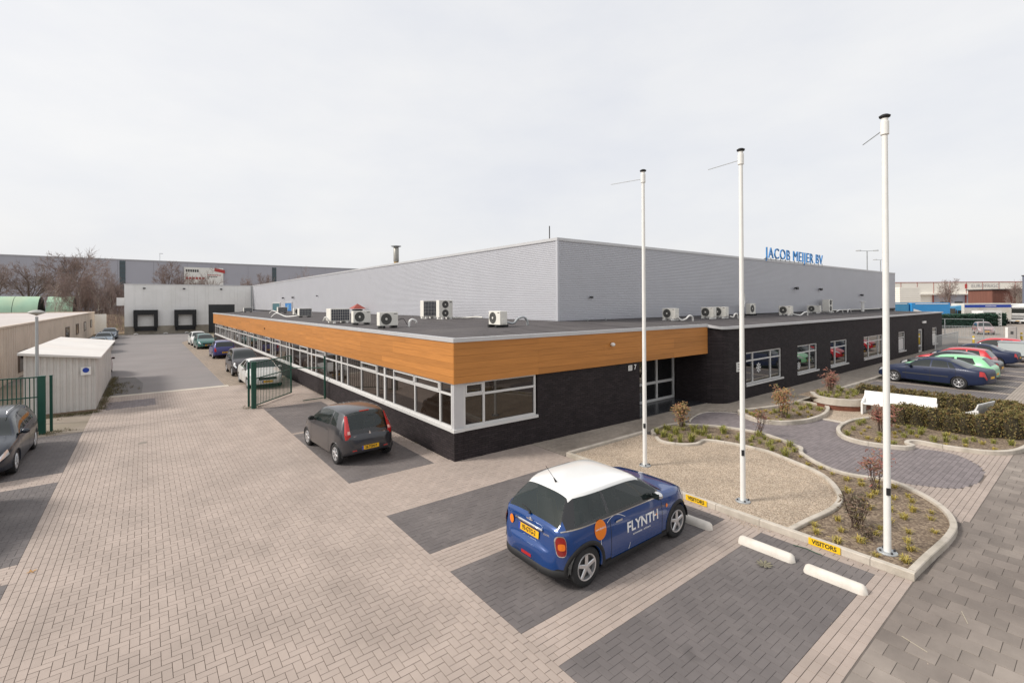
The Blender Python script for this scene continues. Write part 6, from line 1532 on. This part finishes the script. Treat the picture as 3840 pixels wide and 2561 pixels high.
for k in range(3):
    a, b = bare_tree(100 + k, 12., 5.2, .30, kids=(10, 7, 6, 6), twig_r=.036); TREES.append((a.mesh('trunk', m_bark, True), b.mesh('crown', m_twig)))
BIRCH = []
for k in range(2):
    a, b = bare_tree(200 + k, 11., 2.6, .17, droop=1., kids=(14, 7, 6, 5), twig_r=.032); BIRCH.append((a.mesh('trunk', m_birch, True), b.mesh('crown', m_twig)))
def tree(kind, i, x, y, h, label, z=-.1, sx=1., grp=None):
    src = (TREES if kind == 'bare_tree' else BIRCH)[i]; base = 12. if kind == 'bare_tree' else 11.
    o = empty(kind, (x, y, z), rt.uniform(0, 6), label=label, cat='tree', group=grp); o.scale = (h / base * sx, h / base * sx, h / base); link('trunk', src[0], o); link('crown', src[1], o); return o
tree('bare_tree', 0, -24.2, 116.5, 15.2, 'bare tree with a dark double trunk left of the tallest one', sx=1.25)
tree('bare_tree', 1, -19.7, 119.0, 17.2, 'tallest bare tree with a round crown behind green tunnels', sx=1.2)
tree('bare_tree', 2, -27.5, 113, 13.0, 'bare tree with a slim trunk behind the left green tunnel')
tree('bare_tree', 0, -34.0, 112, 14.0, 'bare tree cut off by the left picture edge')
tree('birch_tree', 0, -18.9, 99.6, 12.2, 'white stemmed birch in front of the tallest bare tree')
tree('birch_tree', 1, -16.0, 103, 11.4, 'slim birch right of the second green tunnel')
tree('birch_tree', 0, -15.2, 104.5, 11.2, 'slim birch close beside another right of the tunnels')
tree('birch_tree', 1, -13.5, 101.5, 13.4, 'pale forked birch at the end of the beige building', sx=1.25)
tree('birch_tree', 0, -11.8, 100.5, 12.0, 'leaning birch next to the white dock hall', sx=1.2)
tree('bare_tree', 1, -16.8, 108, 11.5, 'small bare tree among the birches')
tree('bare_tree', 2, -3.2, 118, 14.4, 'wide bare tree behind the dock hall, left one')
tree('bare_tree', 0, 5.2, 121, 14.0, 'bare tree in front of the white billboard')
tree('bare_tree', 1, 13.5, 128, 12.9, 'small bare tree right of the billboard', sx=.6)
tree('bare_tree', 2, 19.5, 130, 13.2, 'low bare tree behind the dock hall, third one', sx=.8)
tree('bare_tree', 0, 30.5, 132, 15.6, 'round bare tree above the warehouse roof edge', sx=.9)
tree('bare_tree', 1, 47.0, 135, 16.2, 'bare tree top peeping over the warehouse roof', sx=.9)
# undergrowth behind the beige building and on the bank
def thicket(name, x0, x1, y0, y1, z0, h, n, label, seed):
    r = random.Random(seed); mb = MB()
    for _ in range(n):
        x, y = r.uniform(x0, x1), r.uniform(y0, y1); z = bank_z(x, y); l = h * r.uniform(.4, 1.1); a = r.uniform(0, 2 * pi); k = l * r.uniform(.1, .4); p = Vector((x, y, z)); q = p + Vector((cos(a) * k, sin(a) * k, l)); mb.tube([p, p.lerp(q, .5) + Vector((r.gauss(0, .1), r.gauss(0, .1), 0)), q], [.025, .016, .008], 3, False)
        for e in range(4):
            b = p.lerp(q, r.uniform(.3, 1)); a2 = r.uniform(0, 2 * pi); mb.tube([b, b + Vector((cos(a2) * .5, sin(a2) * .5, r.uniform(.2, .9))) * l * .28], [.012, .006], 3, False)
    return tag(mb.build(name, m_twig, None), label, 'undergrowth', kind='stuff')
def bank_z(x, y):
    t = max(0, min(1, (y - 86) / 14)); u = max(0, min(1, (-8.8 - x) / 3)); return (3.0 * t * t * (3 - 2 * t) + .25 * sin(x * 1.1) * t) * (.6 + .4 * u)
rows = [[(-40 + i * 1.5, 84 + j * 1.6, bank_z(-40 + i * 1.5, 84 + j * 1.6) - .02) for i in range(24)] for j in range(24)]
o = MB().grid(rows).build('bank', M('w_leaf_litter', (.22, .155, .10), .95, var=.35, vs=1.2, bump=.6, bs=8, c2=(.15, .125, .06), stain=.5), None, smooth=True); fix_normals(o); tag(o, kind='structure')
thicket('undergrowth', -16.4, -9.8, 100, 116, 0, 6.0, 420, 'reddish brown undergrowth between the birches', 5)
thicket('undergrowth', -12.6, -9.6, 87, 95, 0, 1.6, 160, 'low brown scrub on the bank beside the dock hall', 6)

# weeds and litter round the container and gate posts
m_weed = leafmat('weed_blade', [(.10, .085, .03), (.16, .12, .06), (.08, .09, .025), (.20, .15, .08)])
r = random.Random(77); wd_ = MB()
def weed(x, y, h, n=9):
    for _ in range(n):
        a = r.uniform(0, 2 * pi); k = h * r.uniform(.3, 1); l = h * r.uniform(.4, 1); bx, by = x + r.gauss(0, .05), y + r.gauss(0, .05); w2 = .006
        wd_.tri((bx - sin(a) * w2, by + cos(a) * w2, -.012), (bx + sin(a) * w2, by - cos(a) * w2, -.012), (bx + cos(a) * k, by + sin(a) * k, l))
for _ in range(150): weed(r.uniform(-10.4, -8.35), 14.85 - abs(r.gauss(0, .22)), .09)
for _ in range(260): weed(-8.38 + abs(r.gauss(0, .13)), r.uniform(15.0, 26.5), .16)
for _ in range(160): weed(-8.35 + abs(r.gauss(0, .45)), r.uniform(19.0, 23.5), .13)
for _ in range(40): weed(-3.2 + r.gauss(0, .25), 11.5 + r.gauss(0, .2), .07)
for _ in range(40): weed(-9.5 + r.gauss(0, .3), 11.6 + r.gauss(0, .2), .07)
for _ in range(160): weed(-.06 - abs(r.gauss(0, .03)), r.uniform(.4, 20), .05, 5)
tag(wd_.build('weeds', m_weed), 'dry weeds growing along the container and gate posts', 'weeds', kind='stuff')
# ================================================================ background
gh = empty('distribution_hall', (0, 193, 0), label='huge grey distribution hall across the left background', cat='building')
m_hall = M('hall_cladding', (.40, .40, .455), .6, var=.05, vs=.1)
for k in range(24):
    a = -110 + k * 9.6; MB().box(a + .02, 0, 0, a + 9.58, 40, 19.7).build('panel', m_hall, gh)
MB().box(-110, -.1, 19.5, 120.4, .2, 19.95).build('coping', M('hall_coping', (.38, .38, .41), .5), gh)
for x_, z0, z1 in ((-12.7, 4.0, 19.4), (33.5, 13.5, 19.0), (33.5, 3, 12.5)):
    w_ = empty('window_band', parent=gh); MB().box(x_ - .75, -.12, z0, x_ + .75, -.02, z1).build('pane', M('band_glass', (.06, .085, .10), .2), w_)
    f_ = MB(); n = int((z1 - z0) / 1.6); [f_.box(x_ - .76, -.16, z0 + i * 1.6, x_ + .76, -.12, z0 + i * 1.6 + .12) for i in range(n + 1)]; f_.build('frame', m_dkgrey, w_)
bb = empty('billboard', (10.2, 192.6, 0), label='white billboard with red tilted panel on the grey hall', cat='billboard')
MB().box(-6, -.1, 10, 6, 0, 18.0).build('board', m_white, bb); m_rp = M('red_print', (.45, .05, .045), .6)
mb = MB(); mb.v = [(3.2, -.14, 16.8), (6.5, -.14, 16.1), (6.5, -.14, 17.3), (3.2, -.14, 18.0)]; mb.f = [(0, 1, 2, 3)]; mb.build('red_panel', m_rp, bb)
for (a, b, z0, z1, m_) in ((-5.5, -1.5, 16.3, 17.2, m_dkgrey), (-5.5, .3, 13.7, 14.5, m_rp), (1.0, 5.4, 15.2, 15.5, m_rp), (1.0, 4.2, 14.6, 14.9, m_dkgrey)):
    for q in range(6): MB().box(a + (b - a) * q / 6, -.12, z0, a + (b - a) * (q + .75) / 6, -.101, z1).build('print', m_, bb)
o = empty('mast_lamp', (-2.6, 196, 19.7), label='thin mast lamp on the grey hall above the wide bare tree', cat='lamp'); MB().tube([(0, 0, 0), (0, 0, 3.0)], .07, 6).build('pole', m_galv, o); MB().box(-.1, -.15, 2.9, .9, .15, 3.05).build('lamp_head', m_galv, o)
# green tarpaulin tunnels
m_tarp = M('green_tarpaulin', (.36, .55, .40), .6, var=.12, vs=.6, c2=(.40, .52, .36), stain=.3)
for (a, b, y_, lb) in ((-52, -21.2, 105, 'long pale green tarpaulin tunnel at the left'), (-20.4, -16.9, 106, 'short pale green tarpaulin tunnel beside the birches')):
    o = empty('tarpaulin_tunnel', (a, y_, 0), label=lb, cat='tunnel'); n = 14; ns = max(1, int((b - a) / 3))
    for k in range(ns):
        u0, u1 = (b - a) * k / ns, (b - a) * (k + 1) / ns
        MB().grid([[(u, -4.5 * cos(pi * i / n), 6.1 * sin(pi * i / n) ** .8) for i in range(n + 1)] for u in (u0 + .03, (u0 + u1) / 2, u1 - .03)]).build('sheet', m_tarp, o, smooth=True)
    mb = MB(); mb.v = [(b - a + .05, -4.5 * cos(pi * i / n), 6.1 * sin(pi * i / n) ** .8) for i in range(n + 1)]; mb.f = [tuple(range(n + 1))]; mb.build('end_sheet', m_dkgrey, o)
# ---- right: gates and fences
gate_leaf('steel_gate', (43.4, -2.45), (51.5, -2.55), .08, 1.55, m_galv, 'open galvanised gate leaf beside the wing end', rails=(0, 1.0), pitch=.22, bar=.012)
gate_leaf('steel_gate', (64.6, 3.0), (64.9, -4.0), .25, 1.55, m_galv, 'galvanised sliding gate across the far yard entrance', rails=(0, .06, 1.0), pitch=.12, bar=.016)
mf = empty('mesh_fence', (66.5, 4, 0), label='tall wire fence behind the sliding gate', cat='fence')
for k in range(3): MB().tube([(0, -k * 3.2, 0), (0, -k * 3.2, 2.3)], .04, 8).build('post', m_galv, mf)
MB().tube([(0, 0, 2.28), (0, -6.4, 2.28)], .025, 6).build('rail', m_galv, mf)
wm = MB()
for k in range(42): wm.tube([(0, -k * .155, .05), (0, -k * .155, 2.26)], .0035, 3, False)
for k in range(14): wm.tube([(0, 0, .1 + k * .16), (0, -6.4, .1 + k * .16)], .0035, 3, False)
tag(wm.build('mesh', m_green, mf), kind='stuff')
pb = empty('gate_cabinet', (63.8, -4.75, 0), label='grey gate drive cabinet with a white side', cat='cabinet'); bevel(MB().box(-.35, -.4, 0, .35, .4, 1.65).build('body', M('cabinet_grey', (.30, .28, .27), .7), pb), .02); MB().box(-.37, .18, .0, -.351, .38, 1.6).build('edge_strip', m_white, pb); MB().box(-.375, -.2, .9, -.352, .0, 1.2).build('door', m_dkgrey, pb)
for i_, (x_, y_) in enumerate(((64.8, -5.4), (55.2, -3.1))):
    o = empty('bollard', (x_, y_, 0), label=('yellow bollard right of the gate cabinet', 'short yellow bollard behind the parked cars')[i_], cat='bollard'); MB().lathe([(0, 1.05), (.07, 1.04), (.09, 1.0), (.09, 0)], 12).build('post', m_yeld, o, smooth=True); MB().lathe([(.092, .7), (.092, .85)], 12).build('band', m_white, o)
# grey car trailer at the right edge
tr_ = empty('box_trailer', (42.6, -8.6, 0), -.02, label='pale grey box trailer at the right picture edge', cat='trailer')
m_trl = M('trailer_grey', (.46, .50, .50), .5, var=.05, vs=.8)
MB().box(-1.1, -2.6, .5, 1.1, 2.4, 1.38).build('side_board', m_trl, tr_); MB().box(-1.13, -2.63, 1.38, 1.13, 2.43, 1.44).build('top_rail', m_galv, tr_)
for y_ in (-.4, .6):
    for sd in (1, -1): wheel(tr_, sd * 1.0, y_, .27, .18, sd, 5).rotation_euler = (0, 0, pi / 2)
MB().box(-.5, -2.6, .36, .5, 2.4, .5).build('chassis', m_dkgrey, tr_)
# small car beyond the gate
scar, _c = make_car(boxcar, P('red_white_paint', (.40, .28, .28), .1), (79.5, -.8, 0), pi + .3, 'small red and white car beyond the sliding gate', R=.3)
for sd in (1, -1):
    for (s_, z_, r_) in ((.6, .75, .16), (1.5, .6, .2), (2.3, .75, .16), (2.9, .72, .14)): disc_on_side(_c, s_, z_, r_, P('bright_red', (.52, .02, .03), .1), scar, sd, 'red_patch', .01, .7)
# hedge and yard
hg = MB(); r = random.Random(9)
for _ in range(6000):
    t = r.random(); x = 88 + t * 22; y = 7.6 - t * 7.2 + r.uniform(-.5, .5); z = r.uniform(0, 2.2) ; d = Vector((r.gauss(0, 1), r.gauss(0, 1), r.gauss(0, 1))).normalized(); u = d.orthogonal().normalized(); c = Vector((x, y, z)); s = .16
    hg.quad(c - d * s, c + u * s * .6, c + d * s, c - u * s * .6)
o = empty('yard_hedge', (88, 7.6, 0), label='dark green clipped hedge in front of the parked trucks', cat='hedge'); hg.v = [(v[0] - 88, v[1] - 7.6, v[2]) for v in hg.v]
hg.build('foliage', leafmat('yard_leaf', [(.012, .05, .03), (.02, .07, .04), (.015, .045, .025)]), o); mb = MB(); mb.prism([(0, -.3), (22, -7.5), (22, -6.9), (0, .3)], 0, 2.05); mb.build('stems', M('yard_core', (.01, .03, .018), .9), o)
# ---- trucks
def trailer(loc, rz, L_, W_, z0, z1, mat, label, deco=None):
    o = empty('truck_trailer', loc, rz, label=label, cat='trailer', group='trucks and trailers in the far yard')
    bevel(MB().box(0, -W_ / 2, z0, L_, W_ / 2, z1).build('box_body', mat, o), .04, 1); MB().box(.3, -W_ * .3, z0 - .25, L_ - .3, W_ * .3, z0).build('chassis', m_dkgrey, o)
    for x_ in (L_ * .7, L_ * .82):
        for sd in (1, -1): wheel(o, x_, sd * (W_ / 2 - .2), .5, .3, sd, 6)
    if deco: deco(o, L_, W_, z0, z1)
    return o
def curve_panel(o, pts, y, mat, name):
    mb = MB(); mb.v = [(p[0], y, p[1]) for p in pts]; mb.f = [tuple(range(len(pts)))]; fix_normals(mb.build(name, mat, o))
def deco_blue(o, L_, W_, z0, z1):
    for y in (-W_ / 2 - .015, W_ / 2 + .015): curve_panel(o, [(L_ * .05 + L_ * .72 * t, z0 + .05 + (z1 - z0) * .62 * sin(pi * (.55 - .5 * t)) * (1 - t * .75)) for t in [k / 12 for k in range(13)]] + [(L_ * .77, z0 + .03), (L_ * .05, z0 + .03)], y, m_white, 'white_swoosh'); MB().box(L_ * .1, y - .004, z1 - .25, L_ * .95, y + .004, z1 - .12).build('stripe', m_white, o)
m_tb = M('trailer_blue', (.035, .28, .62), .4, var=.05, vs=.6); m_tb2 = M('trailer_dull_blue', (.06, .26, .46), .45, var=.08, vs=.6); m_tn = M('truck_navy', (.02, .07, .24), .4)
d_ = atan2(8.7 - 13, 105.7 - 100)
trailer((96.2, 16.2, 0), d_, 6.6, 2.5, 1.1, 4.05, m_tb2, 'dull blue trailer behind the warehouse end', deco_blue)
trailer((101.6, 11.9, 0), d_, 7.0, 2.5, 1.1, 4.0, m_tb, 'bright blue trailer with a white swoosh', deco_blue)
def cab(loc, rz, mat, label, scale=1.):
    o = empty('truck_cab', loc, rz, label=label, cat='truck', group='trucks and trailers in the far yard'); o.scale = (scale,) * 3
    b = MB(); b.prism([(-2.0, -1.22), (.0, -1.22), (.0, 1.22), (-2.0, 1.22)], .55, [3.75, 3.35, 3.35, 3.75], True); bevel(b.build('body', mat, o), .09)
    MB().box(.0, -1.05, 1.95, .03, 1.05, 2.75).build('windscreen', m_cglass, o); MB().box(.0, -1.0, 1.25, .028, 1.0, 1.45).build('grille', m_dkgrey, o); MB().box(.0, -1.0, 1.58, .028, 1.0, 1.68).build('grille', m_dkgrey, o); MB().box(-.02, -.9, .80, .035, .9, 1.08).build('lower_grille', m_dkgrey, o); MB().box(-.1, -1.15, 2.85, .12, 1.15, 2.95).build('sun_visor', m_dkgrey, o)
    MB().box(-.2, -1.2, .42, .06, 1.2, .8).build('bumper', mat, o); MB().box(.062, -.25, .50, .066, .25, .6).build('number_plate', m_plate, o)
    for sd in (1, -1):
        MB().box(.03, sd * .78, .86, .05, sd * 1.12, 1.06).build('headlight', m_clear, o); MB().box(-.1, sd * 1.3, 2.0, .06, sd * 1.45, 2.7).build('mirror', m_dkgrey, o); MB().box(-1.2, sd * 1.225, 1.9, -.3, sd * 1.23, 2.6).build('side_window', m_cglass, o)
        for x_ in (-.9, -3.2): wheel(o, x_, sd * 1.05, .5, .3, sd, 6)
    MB().box(-4.2, -.4, .6, -2.0, .4, .85).build('chassis', m_dkgrey, o); return o
toward = lambda x, y: atan2(CAM.y - y, CAM.x - x)
cab((120.3, -.3, 0), toward(120, 0) + .12, M('truck_white', (.72, .72, .70), .4, coat=.5), 'white truck facing the camera at the right edge')
cab((108.5, 8.6, 0), d_ + .2, m_tn, 'dark blue truck cab at the end of the blue trailer')
cab((109.6, 6.9, 0), toward(110, 7) - 1.2, m_tb2, 'blue truck cab seen from the side beside the pale trailer')
def deco_w(o, L_, W_, z0, z1):
    for y in (-W_ / 2 - .015, W_ / 2 + .015):
        MB().box(.1, y - .005, z1 - .75, L_ - .1, y + .005, z1 - .25).build('blue_band', m_eub, o)
        for k in range(9): MB().box(L_ * .45 + k * .22, y - .012, z1 - .58, L_ * .45 + k * .22 + .14, y + .012, z1 - .42).build('print', m_white, o)
m_tw = M('trailer_cream', (.66, .64, .58), .5, var=.08, vs=.8, c2=(.58, .53, .44), stain=.6)
trailer((109.4, 6.2, 0), atan2(-4.2, 5.4), 8.5, 2.5, .9, 3.85, m_tw, 'cream trailer with a blue band along its top', deco_w)
trailer((118.5, 3.2, 0), atan2(-3, 4), 5.0, 2.5, .9, 3.6, m_tw, 'pale trailer with blue band left of the white truck', deco_w)
wc = empty('site_cabin', (106.2, 3.2, 0), d_, label='white site cabin open at one side beside the hedge', cat='cabin'); MB().box(0, -1, 2.3, 3.2, 1, 2.6).build('roof', m_white, wc); MB().box(2.2, -1, 0, 3.2, 1, 2.3).build('cupboard', m_white, wc); MB().box(.0, -.9, 0, .12, .9, 2.3).build('post_wall', m_white, wc)
# ---- far halls on the right
fh = empty('cold_store', (182, 31.6, 0), atan2(7.25 - 31.6, 213 - 182), label='long white cold store hall with red trim far right', cat='building')
m_cream = M('cream_panel', (.82, .79, .72), .6, var=.05, vs=.2); m_rtrim = M('red_trim', (.36, .10, .08), .6)
for k in range(11):
    a = -14 + k * 5.2; MB().box(a + .12, 0, 6.6, a + 5.2, 20, 10.1).build('panel', m_cream, fh); MB().box(a - .0, -.06, 3.4, a + .12, 20, 10.15).build('red_mullion', m_rtrim, fh)
    MB().box(a + .12, .4, 0, a + 5.2, 19, 6.2).build('lower_panel', M('grey_panel', (.36, .37, .42), .6, var=.06, vs=.2) if k > 4 else m_cream, fh)
MB().box(-14, -.1, 10.1, 43.2, 20, 10.3).build('coping', m_rtrim, fh); MB().box(-14, -.9, 6.2, 43.2, 20, 6.6).build('canopy', m_cream, fh)
for k in range(6): w_ = MB().box(14.5 + k * 4.6, .32, .4, 17.0 + k * 4.6, .4, 4.0).build('dock_door', m_dkgrey, fh)
MB().box(22.0, -.08, 8.2, 22.7, -.02, 9.6).build('logo', m_rp, fh)
lettering('sign_lettering', 'EUROFRIGO', 1.5, M('pale_grey_print', (.38, .38, .40), .6), fh, frame_mtx((28.5, -.1, 8.9), (1, 0, 0), (0, 0, 1)), sx=1.1)
bx_ = empty('silo_block', (166, 27, 0), fh.rotation_euler[2], label='white louvred block before the cold store', cat='building')
for k in range(7): MB().box(0, 0, 4.0 + k * .62, 6, 4, 4.0 + k * .62 + .55).build('louvre', m_cream, bx_)
MB().box(.2, .2, 0, 5.8, 3.8, 8.3).build('body', m_cream, bx_)
br_ = empty('brown_shed', (152, 6.5, 0), fh.rotation_euler[2], label='brown red timber shed beside the dark blue hall', cat='building'); MB().box(0, 0, 0, 14, 6, 6.8).build('wall', M('brown_boards', (.17, .07, .05), .8, var=.2, vs=.6, stretch=(6, 6, .4)), br_); MB().box(-.3, -.3, 6.8, 14.3, 6.3, 7.05).build('roof', m_dkgrey, br_); MB().box(5.5, -.12, 0, 7.2, -.02, 7.0).build('pale_column', m_conc, br_)
db = empty('dark_blue_hall', (139, .6, 0), fh.rotation_euler[2], label='dark slate blue hall cut off by the right edge', cat='building'); MB().box(0, -12, 0, 16, 0, 9.4).build('wall', M('slate_cladding', (.13, .145, .19), .6, var=.06, vs=.3), db); MB().box(-.1, -12, 9.4, 16, .1, 9.6).build('coping', m_dkgrey, db)
for i_, (x_, y_, z_, s_) in enumerate(((103.5, 18.1, 14.1, 3.4), (139.0, 24.8, 14.7, 2.8))):
    o = empty('mast_lamp', (x_, y_, 0), label=('tall light mast with wide twin arms above the warehouse', 'farther light mast beside the right flagpole')[i_], cat='lamp'); MB().tube([(0, 0, 0), (0, 0, z_)], [.16, .09], 8).build('pole', m_galv, o)
    a = RT
    for sd in (1, -1): MB().tube([(0, 0, z_ - .05), (a.x * s_ * .5 * sd, a.y * s_ * .5 * sd, z_ + .02)], .05, 6).build('arm', m_galv, o); MB().box(a.x * s_ * .5 * sd - .35, a.y * s_ * .5 * sd - .35, z_ - .05, a.x * s_ * .5 * sd + .35, a.y * s_ * .5 * sd + .35, z_ + .12).build('lamp_head', m_galv, o)
tree('bare_tree', 2, 128, 10.8, 9.3, 'bare tree standing among the trucks', sx=.9)
tree('bare_tree', 1, 148, 3.0, 9.6, 'bare tree before the brown shed', sx=.7)
# gull
gl = MB(); gl.v = [(-.55, 0, .1), (-.25, .08, .16), (0, .1, .06), (.25, .08, .16), (.55, 0, .1), (0, -.1, .05), (-.25, -.06, .14), (.25, -.06, .14), (0, .28, .05), (0, -.22, .06)]; gl.f = [(0, 1, 6), (1, 2, 5, 6), (2, 3, 7, 5), (3, 4, 7), (2, 8, 1), (2, 3, 8), (5, 9, 6), (5, 7, 9)]
gl.build('gull', M('gull_grey', (.45, .45, .45), .8), None, loc=(-19.6, 50, 33.5)); tag(bpy.data.objects['gull'], 'small gull flying high at the upper left', 'bird')
